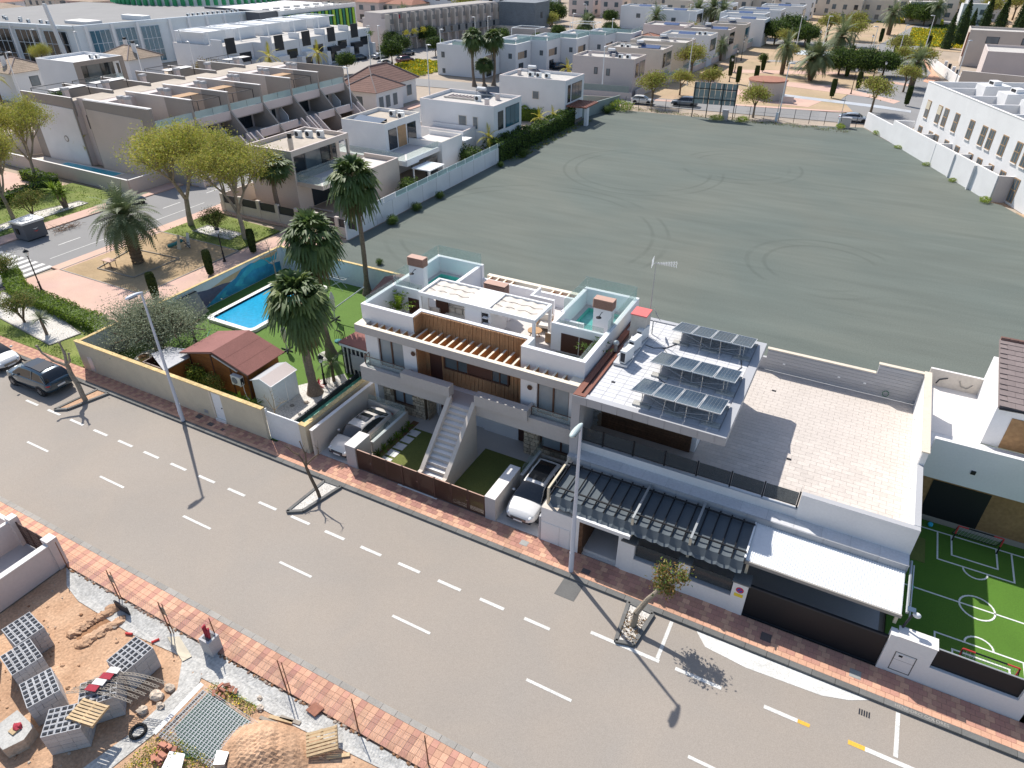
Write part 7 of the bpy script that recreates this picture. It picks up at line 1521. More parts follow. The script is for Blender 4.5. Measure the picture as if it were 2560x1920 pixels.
pgs = thing('steel_pergola','rusty brown steel pergola beside the white far house','pergola',(-45,109.5,0));obj('frame',B().box(-46.7,-43.2,107.3,107.5,2.7,2.9,'flashing').box(-46.7,-43.2,112.3,112.5,2.7,2.9,'flashing').box(-46.7,-46.5,107.5,112.3,2.7,2.9,'flashing').box(-43.4,-43.2,107.5,112.3,2.7,2.9,'flashing'),pgs);[obj('slat',B().box(-46.5+k*.45,-46.3+k*.45,107.5,112.3,2.72,2.88,'flashing'),pgs) for k in range(7)];[obj('post',B().box(x-.07,x+.07,107.35,107.5,0,2.7,'metal_black'),pgs) for x in (-46.4,-45.2)];obj('post',B().box(-43.6,-43.1,107.6,108.4,0,2.7,'wall_white'),pgs)
fp = thing('far_pool','small turquoise pool below the rusty pergola','swimming pool',(-47,119,0));obj('basin',B().box(-55,-46.8,116.8,120.6,.02,.14,'pool_far'),fp)
flat_house('beige two storey house behind the glazed garden wall and billboard',-57.0,-44.6,133.2,140.2,6.6,'wall_pinkish','roof_gravel',sw=((-52.4,-51.8,3.6,4.7),(-49.9,-49.3,3.5,4.6),(-54.5,-53.9,.4,1.6),(-51.2,-50.1,.3,1.5)),ew=((134.5,136,3.3,5.6,'window_dark'),(136.6,139.6,3.2,5.7,'window_grey','metal_dark',1)),units=((-51,138.2,'heater'),(-55,137,'vent'),(-49.6,135.5,'vent'),(-48.3,136.0,'ac'),(-46.9,136.4,'ac')),cap='wall_cream')
flat_house('second beige house of the row behind the billboard',-56.0,-43.7,147.7,154.8,6.6,'wall_cream','roof_gravel',ew=((148.6,150,3.2,5.7,'window_dark'),(150.6,154,3.2,5.7,'window_grey','metal_dark',1)),units=((-50,152.2,'heater'),(-53,150,'ac'),(-51.6,149.6,'ac'),(-47.6,151.8,'pv')),cap='wall_pinkish')
flat_house('third beige house of the row behind the billboard',-55.0,-42.5,160.2,168.1,6.6,'wall_cream','roof_gravel',ew=((161.2,162.6,3.2,5.7,'window_dark'),(163,167,3.2,5.7,'window_grey','metal_dark',2)),units=((-48.8,164.2,'heater'),(-46.4,165.2,'vent')),cap='wall_pinkish')
flat_house('white cube house with rooftop slats behind the beige row',-52.4,-41.0,174.8,182.1,6.6,'wall_white_far','roof_gravel',ew=((176,181,3.2,5.6,'window_grey','metal_dark',2),),units=((-47.4,178.4,'pv'),(-44.5,179.4,'ac'),(-43.2,179.4,'ac')),cap='wall_cream')
flat_house('long beige house with blue water heater',-51.0,-39.6,188.2,195.0,6.6,'wall_beige','roof_gravel',ew=((189,194,3.2,5.7,'window_dark','metal_dark',2),),units=((-46,192.2,'heater'),(-43,192,'pv')),cap='wall_pinkish')
flat_house('last beige house of the row with glass corner',-47.6,-38.6,201.4,207.6,6.6,'wall_cream','roof_gravel',ew=((202,207,3.2,5.7,'window_blue','metal_dark',1),),units=((-43,205.2,'heater'),),cap='wall_pinkish')
flat_house('white house with low wing beyond the beige row',-48.5,-36.5,216,224,6.6,'wall_white_far','roof_gravel',ew=((217,223,3.2,5.7,'window_dark','metal_dark',2),),sw=((-44,-43,3.4,4.4),),units=((-42,221,'pv'),))
for i,(x0_,y0_,l) in enumerate(((-46,232,'white cubic villa above the park hedge'),(-44,247,'white cubic villa with grey panels at the top of the park'),(-40,263,'furthest white cubic villa beside the park trees'),(-66,232,'white villa row end left of the tall palms'),(-80,240,'white villa behind the palm cluster'),(-62,262,'white block left of the dark palm'))):
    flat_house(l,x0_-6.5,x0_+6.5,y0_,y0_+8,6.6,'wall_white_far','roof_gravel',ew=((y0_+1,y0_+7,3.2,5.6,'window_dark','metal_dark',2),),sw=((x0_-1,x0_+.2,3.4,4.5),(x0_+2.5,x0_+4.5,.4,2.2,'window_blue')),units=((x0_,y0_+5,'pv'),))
for k in range(6):
    yb = 137.5+k*7.6;xb = -91.0+k*3.9
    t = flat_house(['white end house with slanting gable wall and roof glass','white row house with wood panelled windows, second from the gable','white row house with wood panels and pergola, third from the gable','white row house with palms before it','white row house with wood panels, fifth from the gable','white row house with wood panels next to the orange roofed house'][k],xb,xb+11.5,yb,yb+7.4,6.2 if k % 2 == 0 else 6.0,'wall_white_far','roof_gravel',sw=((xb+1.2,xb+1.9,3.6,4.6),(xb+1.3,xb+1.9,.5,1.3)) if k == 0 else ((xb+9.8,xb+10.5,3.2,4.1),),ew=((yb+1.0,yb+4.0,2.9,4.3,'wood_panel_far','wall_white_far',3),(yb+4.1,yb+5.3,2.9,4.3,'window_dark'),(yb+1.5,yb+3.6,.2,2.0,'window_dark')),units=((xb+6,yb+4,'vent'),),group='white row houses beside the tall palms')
    obj('balustrade',B().box(xb+11.5-.05,xb+11.5,yb+.3,yb+7.2,6.1,6.9,'glass_mint').box(xb+4,xb+11.4,yb+.02,yb+.05,6.1,6.9,'glass_mint'),t)
    if k in (2,4):obj('pergola',B().box(xb+2,xb+2.1,yb+1,yb+6,8.2,8.3,'metal_white').box(xb+8,xb+8.1,yb+1,yb+6,8.2,8.3,'metal_white').box(xb+2,xb+8,yb+1,yb+1.1,8.2,8.3,'metal_white').box(xb+2,xb+8,yb+6,yb+6.1,8.2,8.3,'metal_white').box(xb+2,xb+2.1,yb+1,yb+1.1,6.2,8.2,'metal_white').box(xb+8,xb+8.1,yb+1,yb+1.1,6.2,8.2,'metal_white'),t)
def hip_roof(t,x0,x1,y0,y1,z0,z1,m='roof_brown',ov=.5,rows=9,along='y'):
    x0 -= ov;x1 += ov;y0 -= ov;y1 += ov;h = min(x1-x0,y1-y0)/2
    if along == 'y':a,c = ((x0+x1)/2,y0+h),((x0+x1)/2,y1-h)
    else:a,c = (x0+h,(y0+y1)/2),(x1-h,(y0+y1)/2)
    C = [(x0,y0),(x1,y0),(x1,y1),(x0,y1)]
    faces = [(C[0],C[1],a,a) if along == 'y' else (C[0],C[1],c,a),(C[1],C[2],c,a) if along == 'y' else (C[1],C[2],c,c),(C[2],C[3],c,c) if along == 'y' else (C[2],C[3],a,c),(C[3],C[0],a,c) if along == 'y' else (C[3],C[0],a,a)]
    for p,q,r_,s in faces:
        b = B()
        for k in range(rows):
            u0,u1 = k/rows,(k+1)/rows;L = lambda A,D,u:(A[0]+(D[0]-A[0])*u,A[1]+(D[1]-A[1])*u)
            za,zb = z0+(z1-z0)*u0,z0+(z1-z0)*u1;P0,P1,P2,P3 = L(p,s,u0),L(q,r_,u0),L(q,r_,u1),L(p,s,u1)
            b.face([(*P0,za),(*P1,za),(*P2,zb-.02),(*P3,zb-.02)],m);b.face([(*P0,za-.07),(*P1,za-.07),(*P1,za),(*P0,za)],m)
        obj('roof_slope',b,t)
    for p,q in ((C[0],a),(C[1],a if along=='y' else c),(C[2],c),(C[3],c if along=='y' else a),(a,c)):
        zp = z0 if p in C else z1;zq = z1;
        if p != q:obj('ridge_tile',B().tube((*p,zp+.03),(*q,zq+.03),.11,'roof_slate',n=6),t)
def tile_house(label,x0,x1,y0,y1,h,zr,wm='wall_white',rm='roof_brown',sw=(),ew=(),along='y',chim=(),extra=None,group='tile roofed houses'):
    t = thing('tiled_house',label,'house',((x0+x1)/2,(y0+y1)/2,0),group=group);obj('wall',B().box(x0,x1,y0,y1,0,h-.03,wm),t);hip_roof(t,x0,x1,y0,y1,h,zr,rm,along=along)
    for s in sw:south_window(t,*s[:4],y0,*(s[4:]))
    for s in ew:east_window(t,*s[:4],x1,*(s[4:]))
    for (x,y) in chim:obj('chimney',B().box(x-.3,x+.3,y-.3,y+.3,h,zr+.6,'wall_white').box(x-.25,x+.25,y-.25,y+.25,zr+.6,zr+1.0,'metal_black'),t)
    return t
th = tile_house('white house with wide hipped brown tile roof and glazed veranda',-86.8,-79.5,100.2,112.5,3.9,6.6,rm='roof_brown',ew=((109.5,111.0,1.2,2.9,'window_grey','wall_cream'),),sw=((-85.5,-84.2,.9,2.7,'window_grey','wall_white'),(-83.4,-82.0,.9,2.7,'window_grey','wall_white')))
obj('wall',B().box(-84.5,-77.6,98.0,105.5,0,3.68,'wall_white'),th);hip_roof(th,-84.5,-77.6,98.0,105.5,3.7,5.7,'roof_brown')
for a in (-83.8,-81.9):south_window(th,a,a+1.4,.9,2.8,98.0,'window_grey','wall_white')
for a in (98.6,100.5,102.6):east_window(th,a,a+1.3,.9,2.8,-77.6,'window_grey','wall_white')
tile_house('white house with pinkish tile roof at the left edge behind the grey lamp post',-151,-142.3,76,83.4,5.0,6.9,'wall_white_far','roof_weathered',along='x',ew=((79,80.6,2.4,4,'window_grey'),),sw=((-150,-147.5,2.4,4.2,'wall_grey'),),chim=((-146,77.5),))
tile_house('white house with speckled hipped roof before the glass fronted hall',-146.5,-137.3,96.2,103.8,5.0,7.0,'wall_white_far','roof_weathered',along='x',sw=((-143,-140.5,2.4,4.2,'window_dark'),),chim=((-145.5,102.5),(-139,99.5)))
tN = flat_house('modern white house with grey framed upper loggia left of the townhouses',-134,-123.5,76.5,85.6,8.0,'wall_white_far','slab_white',loggia=(2.2,4.4,7.3,76.5,1),units=((-127.5,82.5,'ac'),(-126.2,82.8,'ac')),cap='wall_white')
obj('grey_frame',B().box(-123.5,-123.3,76.4,77.4,0,8.0,'wall_taupe').box(-123.5,-123.3,77.4,85.6,7.3,8.0,'wall_taupe').box(-123.5,-123.3,84.8,85.6,0,7.3,'wall_taupe'),tN)
tile_house('orange tiled house behind the white row houses',-62,-53,176,186,4.2,5.8,'wall_white_far','terracotta',along='y',ew=((178,180,1.2,2.4),(182,184,1.2,2.4)))
flat_house('pink cube house with dark roof slats right of the orange roof',-63,-52,193,202,6.4,'wall_pinkish','roof_gravel',ew=((195,195.6,2.5,5,'window_dark'),(197,197.6,2.5,5,'window_dark')),units=((-57,198,'pv'),))
# ---- beige townhouse rows with slanting fin walls
def townhouse(k,y0,label):
    t = thing('townhouse',label,'house',(-84,y0+2.9,0),group='beige townhouses along the side street');y1 = y0+5.85;mir = k % 2
    obj('wall',B().box(-90,-80.2,y0,y1,0,5.55,'wall_pinkish','roof_sand').box(-90.2,-90.0,y0,y1,0,7.6,'wall_pinkish').box(-90,-88.4,y0,y1,5.55,8.2,'wall_pinkish'),t)
    obj('fin_wall',B().xz([(-90.1,0),(-82.6,0),(-82.6,8.62),(-90.1,8.62)][::1],y0-.13,y0+.13,'wall_beige'),t);obj('fin_wall',B().xz([(-82.6,0),(-74.4,0),(-74.4,2.6),(-77.9,6.3),(-77.9,8.62),(-82.6,8.62)],y0-.14,y0+.14,'wall_taupe'),t)
    obj('coping',B().box(-90.15,-77.85,y0-.18,y0+.18,8.62,8.70,'slab_white'),t)
    obj('balcony',B().box(-80.2,-77.9,y0+.15,y1-.15,5.3,5.55,'wall_pinkish','porcelain').box(-78.05,-77.88,y0+.15,y1-.15,5.5,6.35,'wall_pinkish','slab_white').box(-80.2,-77.9,y0+.15,y1-.15,5.18,5.29,'wall_taupe'),t)
    obj('balustrade',B().box(-78.0,-77.97,y0+.2,y0+3.0,6.36,7.2,'glass_mint').box(-78.0,-77.97,y0+3.05,y1-.2,6.36,7.2,'glass_mint').tube((-77.98,y0+3.02,6.36),(-77.98,y0+3.02,7.2),.03,'metal_dark',n=4),t)
    a,c = (y0+.5,y0+3.0) if mir else (y0+2.6,y0+5.3)
    w = east_window(t,a,c,3.05,5.0,-80.2,'window_dark','metal_dark',1);east_window(t,(y0+3.4 if mir else y0+1.2),(y0+4.2 if mir else y0+2.0),3.05,5.0,-80.2,'window_dark','slab_white')
    obj('terrace',B().box(-80.2,-75.4,y0+.15,y1-.15,2.7,2.95,'wall_pinkish','porcelain').box(-75.6,-75.4,y0+.15,y0+3.6 if mir else y1-.15,2.95,3.75,'wall_pinkish','slab_white') if mir else B().box(-80.2,-75.4,y0+.15,y1-.15,2.7,2.95,'wall_pinkish','porcelain').box(-75.6,-75.4,y0+2.2,y1-.15,2.95,3.75,'wall_pinkish','slab_white'),t)
    ys = (y1-1.5,y1-.3) if mir else (y0+.3,y0+1.5)
    s = obj('stair',B().xz([(-75.4,0),(-72.3,0),(-72.3,.2),(-75.4,2.95)],ys[0],ys[1],'wall_pinkish'),t)
    for i in range(11):obj('step',B().box(-75.4+i*.28,-75.12+i*.28,ys[0]+.12,ys[1]-.12,2.95-.25*(i+1)+.02,2.95-.25*i,'porcelain'),s)
    for yy in ys:obj('stair_wall',B().xz([(-75.6,0),(-72.0,0),(-72.0,.9),(-75.4,3.75),(-75.6,3.75)],yy-.1,yy+.1,'wall_pinkish'),t)
    ri = obj('inner_stair',B().xz([(-79.6,2.95),(-78.0,2.95),(-78.0,3.8),(-79.6,5.3)],ys[0],ys[0]+.12,'wall_white'),t)
    obj('patio',B().box(-80.2,-73,y0+.15,y1-.15,0,.1,'brown_cap').box(-72.9,-72.75,y0+.15,y1-.15,0,1.3,'wall_pinkish','slab_white'),t);east_window(t,a,c,.15,2.4,-80.2,'window_dark','metal_dark',1)
    for q in ((-84.6,1.2),(-83.6,1.3)):obj('chimney',B().box(q[0]-.28,q[0]+.28,y0+q[1]-.3,y0+q[1]+.3,5.55,9.0,'wall_pinkish').box(q[0]-.33,q[0]+.33,y0+q[1]-.35,y0+q[1]+.35,9.0,9.35,'roof_joint_pale'),t)
    if k in (1,2,4):
        x0_,x1_,ya,yb = -84.5,-79.0,y0+1.8,y0+5.4;f = B()
        for (x,y) in ((x0_,ya),(x1_,ya),(x0_,yb),(x1_,yb)):f.tube((x,y,5.55),(x,y,8.1),.05,'metal_dark',n=4)
        for p,q in (((x0_,ya),(x1_,ya)),((x0_,yb),(x1_,yb)),((x0_,ya),(x0_,yb)),((x1_,ya),(x1_,yb))):f.tube((*p,8.1),(*q,8.1),.05,'metal_dark',n=4)
        obj('pergola_frame',f,t);obj('awning',B().box(x0_,x0_+1.8,ya,yb,8.08,8.16,'rattan'),t)
    obj('air_conditioner',B().box(-82.4,-81.6,y0+.25,y0+.5,5.7,6.4,'white_plastic' if k % 2 else 'metal_dark'),t)
for k in range(6):
    townhouse(k,55.7+k*5.85,['end townhouse with blank grey and beige side wall facing the pool yard','second townhouse from the pool yard with a dark pergola frame','third townhouse from the pool yard with half covered pergola','fourth townhouse from the pool yard with pale roof terrace','fifth townhouse from the pool yard with dark frame on the roof','far end townhouse beside the brown hipped roof'][k])
et = bpy.data.objects['townhouse'];obj('end_wall',B().box(-90.2,-77.9,55.40,55.57,0,8.62,'wall_taupe','slab_white'),et);obj('end_panel',B().xz([(-90.0,0),(-79.6,0),(-79.6,7.3),(-90.0,7.55)],55.36,55.40,'wall_beige'),et)
ef = thing('townhouse_fin','last slanting fin wall of the townhouse row by the tiled house','wall',(-80,90.8,0));obj('fin_wall',B().xz([(-90.1,0),(-74.4,0),(-74.4,2.6),(-77.9,6.3),(-77.9,8.62),(-90.1,8.62)],90.67,90.95,'wall_taupe'),ef)
lk = thing('stair_tower','pinkish link wall with a dark square window between the two townhouse rows','house',(-91.3,58,0));obj('wall',B().box(-92.8,-90.25,56.4,92,0,8.2,'wall_pinkish','roof_sand').box(-92.8,-90.2,56.35,56.4,7.4,8.5,'wall_pinkish'),lk);south_window(lk,-91.9,-90.7,4.8,6.4,56.4,'window_dark')
for k in range(6):
    y0 = 55.7+k*5.85;t = thing('rear_townhouse',['white end townhouse with taupe band above the turquoise pool','second townhouse of the rear row with tiled roof terrace','third townhouse of the rear row with glass balustrade','fourth townhouse of the rear row with white roof box','fifth townhouse of the rear row with dark awning','last townhouse of the rear row near the palm'][k],'house',(-97,y0+2.9,0),group='rear row of townhouses')
    obj('wall',B().box(-102.5,-92.81,y0,y0+5.85,0,6.3,'wall_pinkish','roof_sand').box(-94.6,-92.81,y0+.2,y0+5.8,6.3,8.2,'wall_pinkish','roof_sand'),t);obj('fin_wall',B().box(-103.4,-92.81,y0-.13,y0+.13,0,8.6,'wall_taupe','slab_white'),t)
    obj('balustrade',B().box(-102.4,-102.37,y0+.2,y0+5.6,6.4,7.3,'glass_mint').box(-99.5,-96.0,y0+3.0,y0+3.03,6.4,7.3,'glass_mint'),t);obj('chimney',B().box(-96.4,-95.8,y0+1.2,y0+1.8,6.3,9.0,'wall_pinkish').box(-96.5,-95.7,y0+1.1,y0+1.9,9.0,9.3,'roof_joint_pale'),t)
    if k in (0,1,3,5):
        f = B();x0_,x1_,ya,yb = -102,-96.8,y0+.6,y0+5.2
        for (x,y) in ((x0_,ya),(x1_,ya),(x0_,yb),(x1_,yb)):f.tube((x,y,6.3),(x,y,8.9),.05,'metal_dark',n=4)
        for p,q in (((x0_,ya),(x1_,ya)),((x0_,yb),(x1_,yb)),((x0_,ya),(x0_,yb)),((x1_,ya),(x1_,yb))):f.tube((*p,8.9),(*q,8.9),.05,'metal_dark',n=4)
        obj('pergola_frame',f,t);obj('awning',B().box(x1_-1.6,x1_,ya,yb,8.88,8.98,'slab_white'),t)
et = bpy.data.objects['rear_townhouse'];obj('end_panel',B().xz([(-101.6,0),(-93.0,0),(-93.0,7.2),(-101.6,7.4)],55.50,55.56,'wall_white'),et);obj('round_vent',B().tube((-96.4,55.5,3.2),(-96.4,55.46,3.2),.42,'wall_taupe',n=18).tube((-96.4,55.46,3.2),(-96.4,55.44,3.2),.28,'slab_white',n=18),et)
py = thing('pool_yard_wall','long beige wall round the yard with the turquoise pool','wall',(-95,50,0));obj('render',B().wall(-118,51.2,-77.6,50.0,.25,0,1.75,'wall_beige','slab_white').wall(-77.6,50.0,-77.6,55.4,.25,0,1.75,'wall_beige','slab_white').wall(-108,52,-104,58,.25,0,3.0,'wall_beige','slab_white'),py)
struct('yard_paving',B().prism([(-104,51),(-77.8,50.2),(-77.8,55.4),(-103,55.4)],-.02,.10,'sand_render'));yp = thing('yard_pool','turquoise pool in the yard below the blank townhouse walls','swimming pool',(-91.5,53.6,0));obj('coping',B().box(-97.2,-85.6,52.0,55.1,.101,.16,'slab_white'),yp);obj('water',B().box(-96.9,-85.9,52.3,54.8,.161,.18,'pool_far'),yp)
bw = thing('field_wall','long white boundary wall with translucent panels along the gravel field','wall',(-45.5,70,0));obj('render',B().box(-45.72,-45.52,50.6,83.5,0,1.95,'wall_white'),bw);y = 50.8
while y < 83.2:obj('panel',B().box(-45.66,-45.58,y+.04,y+2.0,1.96,2.5,'wall_white' if y < 58 else 'glass_mint'),bw);obj('post',B().box(-45.68,-45.56,y-.04,y+.04,1.95,2.52,'metal_white'),bw);y += 2.1
for y in np.arange(52.6,83,2.9):obj('joint',B().box(-45.518,-45.51,y,y+.03,.02,1.93,'kerb_light'),bw)
bw2 = thing('field_wall','white panelled fence half hidden by the ivy hedge','fence',(-46,103,0));[obj('panel',B().box(-46.05,-45.98,y,y+2.0,.3,2.1,'wall_sky'),bw2) for y in np.arange(92,112,2.1)]
bw3 = thing('field_wall','grey solid wall at the far corner of the gravel field','wall',(-46,119,0));obj('render',B().wall(-46.1,112.5,-43.6,124.0,.2,0,2.0,'billboard_back').wall(-58,121,-43.6,124.2,.2,0,1.6,'wall_taupe'),bw3)
bw4 = thing('garden_wall','beige garden wall with dark panels behind the plane trees','wall',(-58,51.2,0));obj('render',B().box(-63.6,-46.0,50.9,51.1,0,1.1,'wall_beige'),bw4)
for k in range(7):x = -63.4+k*2.7;obj('pillar',B().box(x,x+.45,50.85,51.15,0,2.1,'wall_beige'),bw4);obj('panel',B().box(x+.45,x+2.7,50.98,51.02,1.1,1.95,'metal_dark'),bw4)
obj('render',B().box(-63.7,-63.5,51.1,100,0,1.9,'wall_beige'),bw4)
pw = thing('park_wall','long low wall between the villa gardens and the sandy park','wall',(-41,180,0));obj('render',B().wall(-43.8,133.5,-38.0,233,.25,0,1.3,'wall_pinkish','slab_white').wall(-59,129.6,-43.8,131.0,.25,0,1.2,'wall_pinkish','slab_white'),pw);obj('panel',B().wall(-59,129.6,-44.4,130.9,.05,1.2,2.3,'billboard_back').wall(-43.4,140,-38.4,225,.05,1.3,2.1,'glass_mint'),pw)
bb_ = thing('billboard','large grey billboard seen from behind at the edge of the gravel field','billboard',(-26.4,123,0))
P0,P1 = (-30.1,122.2),(-23.1,123.0)
for i in range(8):
    for j in range(3):u0,u1 = i/8,(i+1)/8;q = lambda u:(P0[0]+(P1[0]-P0[0])*u,P0[1]+(P1[1]-P0[1])*u);obj('panel',B().wall(*q(u0+.003),*q(u1-.003),.05,2.2+j*1.12,3.3+j*1.12,'billboard_back'),bb_)
for u in (.03,.36,.68,.98):x,y = P0[0]+(P1[0]-P0[0])*u,P0[1]+(P1[1]-P0[1])*u-.1;obj('post',B().tube((x,y,0),(x,y,5.5),.07,'metal_black',n=6),bb_)
for z in (3.0,4.6):obj('rail',B().tube((P0[0],P0[1]-.08,z),(P1[0],P1[1]-.08,z),.06,'metal_black',n=5),bb_)
ff = thing('street_fence','thin post and wire fence between the field and the far street','fence',(-20,124,0));g = B()
for k in range(17):u = k/16;x,y = -42+37.5*u,122.8+3.9*u;obj('post',B().tube((x,y,0),(x,y,2.1),.045,'metal_dark',n=5),ff)
for z in (.5,1.2,2.0):g.tube((-42,122.8,z),(-4.5,126.7,z),.018,'metal_galv',n=3)
for k in range(60):u = .55+.3*k/60;x,y = -42+37.5*u,122.8+3.9*u;g.tube((x,y,.1),(x,y,2.0),.012,'metal_galv',n=3,cap=False)
obj('wires',g,ff,kind='stuff')
for i,(x,y) in enumerate(((-16.6,125.4),(-7.0,126.5))):tag(obj('gate_post',B().tube((x,y,0),(x,y,1.4),.22,'wall_sky',.18,8).tube((x,y,1.4),(x,y,4.4),.05,'metal_galv',n=5)),['pale gate post of the field entrance left of the white car','pale gate post of the field entrance beside the white box'][i],'post')
for i,(x,y,w,h,l) in enumerate(((-24.4,122.6,.9,1.5,'pale utility box under the billboard'),(-6.0,126.0,1.4,1.5,'white utility box beside the field gate'),(-17.4,141.6,1.9,1.1,'low concrete block on the pink park path'),(-50.6,100,.8,1.2,'white box by the hedge'))[:3]):tag(obj('utility_box',B().box(x-w/2,x+w/2,y-.35,y+.35,0,h,'wall_pinkish').box(x-w/2-.05,x+w/2+.05,y-.4,y+.4,h,h+.06,'roof_joint_pale')),l,'utility box')
rh = thing('water_tank','round brick water tank at the edge of the park','tank',(-22,144.5,0));obj('wall',B().tube((-22,145,0),(-22,145,3.1),3.4,'wall_beige',3.4,20),rh);obj('lid',B().tube((-22,145,3.1),(-22,145,3.3),3.6,'terracotta',3.5,20),rh)
tx = (12.97-3.9)/(94.2-119.5)
def along(s):return (3.55+.405*s,119.4-.914*s)          # along the street face, s metres from the far end
wt = thing('white_terrace','long white terraced building with tall brown framed windows at the right','building',(10,105,0));nx_,ny_ = .914,.405
def slabpoly(s0,s1,d0,d1):a,c = along(s0),along(s1);return [(a[0]+nx_*d0,a[1]+ny_*d0),(c[0]+nx_*d0,c[1]+ny_*d0),(c[0]+nx_*d1,c[1]+ny_*d1),(a[0]+nx_*d1,a[1]+ny_*d1)]
SL = 46
obj('wall',B().prism(slabpoly(0,SL,0,.3),0,8.6,'wall_white').prism(slabpoly(0,.3,.3,14),0,8.6,'wall_white').prism(slabpoly(.3,SL,.3,14),0,7.0,'wall_white','roof_gravel').prism(slabpoly(0,SL,13.7,14),0,8.6,'wall_white'),wt)
obj('coping',B().prism(slabpoly(0,SL,-.04,.34),8.6,8.66,'slab_white'),wt)
for k in range(8):
    s = 4.5+k*5.4;obj('roof_divider',B().prism(slabpoly(s,s+.22,.3,7.5),7.0,8.55,'wall_white').prism(slabpoly(s,s+2.4,4.2,7.5),7.0,9.2,'wall_white').prism(slabpoly(s+.5,s+1.9,5.4,6.4),9.2,9.7,'wall_white'),wt);obj('vent_opening',B().prism(slabpoly(s+.7,s+1.7,5.36,5.4),9.3,9.62,'metal_black'),wt)
def twin(s,w,z0,z1,blind):
    a,c = along(s),along(s+w);o = .05
    f = obj('window',B().prism(slabpoly(s,s+w,-.06,.02),z0,z1,'frame_tan'),wt)
    obj('pane',B().prism(slabpoly(s+.12,s+w/2-.06,-.075,-.061),z0+.12,z1-.12,'window_grey'),f);obj('pane',B().prism(slabpoly(s+w/2+.06,s+w-.12,-.075,-.061),z0+.12,z1-.12,'window_grey'),f)
    if blind:obj('blind',B().prism(slabpoly(s+.1,s+w-.1,-.09,-.076),(z0+z1)/2,z1-.1,'shutter'),f)
    else:obj('crossbar',B().prism(slabpoly(s+.1,s+w-.1,-.085,-.076),(z0+z1)/2,(z0+z1)/2+.12,'frame_tan'),f)
    obj('sill',B().prism(slabpoly(s-.05,s+w+.05,-.16,0),z0-.09,z0-.001,'slab_white'),f)
for s,bl in ((1.6,1),(5.0,1),(6.9,0),(9.9,0),(13.8,0),(16.9,0),(18.7,0),(21.6,0),(24.6,0),(26.4,0),(29,0)):twin(s,1.15,4.2,6.5,bl)
for s in (1.3,4.6,6.4,9.4,12.4,15.9,18.2,20.9,23.6,26.6):twin(s,1.15,1.2 if s in (1.3,4.6,9.4,15.9) else .3,3.0,0)
yw = thing('yard_wall','long white yard wall in front of the white terrace','wall',(5,112,0));
obj('render',B().wall(-3.2,127.8,.8,119.9,.25,0,2.3,'wall_white').wall(.8,119.9,12.75,94.9,.25,0,3.0,'wall_white','slab_white').wall(12.75,94.9,30,99,.25,0,3.0,'wall_pinkish','slab_white').wall(.8,119.9,3.4,120.6,.25,0,3.0,'wall_white'),yw)
for s in (6.3,11.4,16.6,21.6):a = along(s);obj('divider',B().wall(a[0],a[1],a[0]-2.1*nx_,a[1]-2.1*ny_,.2,0,2.9,'wall_white','slab_white'),yw)
struct('orange_verge',B().prism([(12.9,94.6),(60,70),(60,110),(13,99)],-.04,.005,'soil').prism([(15.2,92),(17.5,87),(30,60),(60,60),(60,70)],-.04,.004,'park_soil'))
bt = flat_house('big beige blank walled house at the upper right',11.3,40,205,214,7.6,'wall_beige','roof_gravel',sw=((15,17.5,5.0,6.3),(22,24.5,5.0,6.3)),name='beige_house',group='beige houses at the upper right')
obj('corner_panel',B().box(11.1,11.3,205,206.6,2,7,'flashing'),bt)
b2 = flat_house('beige house with roof solar collectors at the upper right',14,45,178,190,6.4,'wall_pinkish','roof_gravel',units=((24,186,'pv'),(30,186,'pv')),name='beige_house',group='beige houses at the upper right')
b3 = thing('garden_wall','curved white garden wall with dark pillars along the far right street','wall',(8,190,0));obj('render',B().wall(4.6,214,6.2,196,.25,0,2.2,'wall_white').wall(6.2,196,10.5,174,.25,0,1.9,'wall_white').wall(10.5,174,48,166,.3,0,3.1,'wall_beige','slab_white'),b3)
for k in range(5):obj('pillar',B().box(7.6+k*.7,8.2+k*.7,190-k*4,190.8-k*4,0,2.6,'metal_dark' if k % 2 else 'wall_white'),b3)
struct('brick_footpath',B().prism([(-43.8,131.4),(-9,137.6),(-6,139.2),(-43.9,133.2)],-.02,.04,'paver_pink').prism([(5.4,176),(7.5,183),(3.6,214),(2.6,214),(5.6,190),(4.2,178)],-.02,.04,'paver_orange').prism([(-22,140),(-13.5,139.6),(-11.5,148),(-27,150),(-38,160),(-38,156),(-28,146)],-.02,.03,'paver_pink').prism([(-24,160),(-4,154),(0,150),(1,153),(-12,164),(-26,164)],-.02,.032,'paver_pink').prism([(-34,170),(-12,178),(2,170),(2,173),(-14,182),(-36,174)],-.02,.034,'paver_pink'))
struct('pale_footpath',B().prism([(-26,148.5),(-2,144.5),(3,143),(3,145),(-2,147),(-26,151)],-.02,.045,'metal_pale').prism([(-26,206),(-8,208),(-7,216),(-26,214)],-.02,.04,'glass_mint' if False else 'wall_sky').prism([(-30,190),(-6,196),(-6,199),(-30,193)],-.02,.042,'asphalt_pale'))
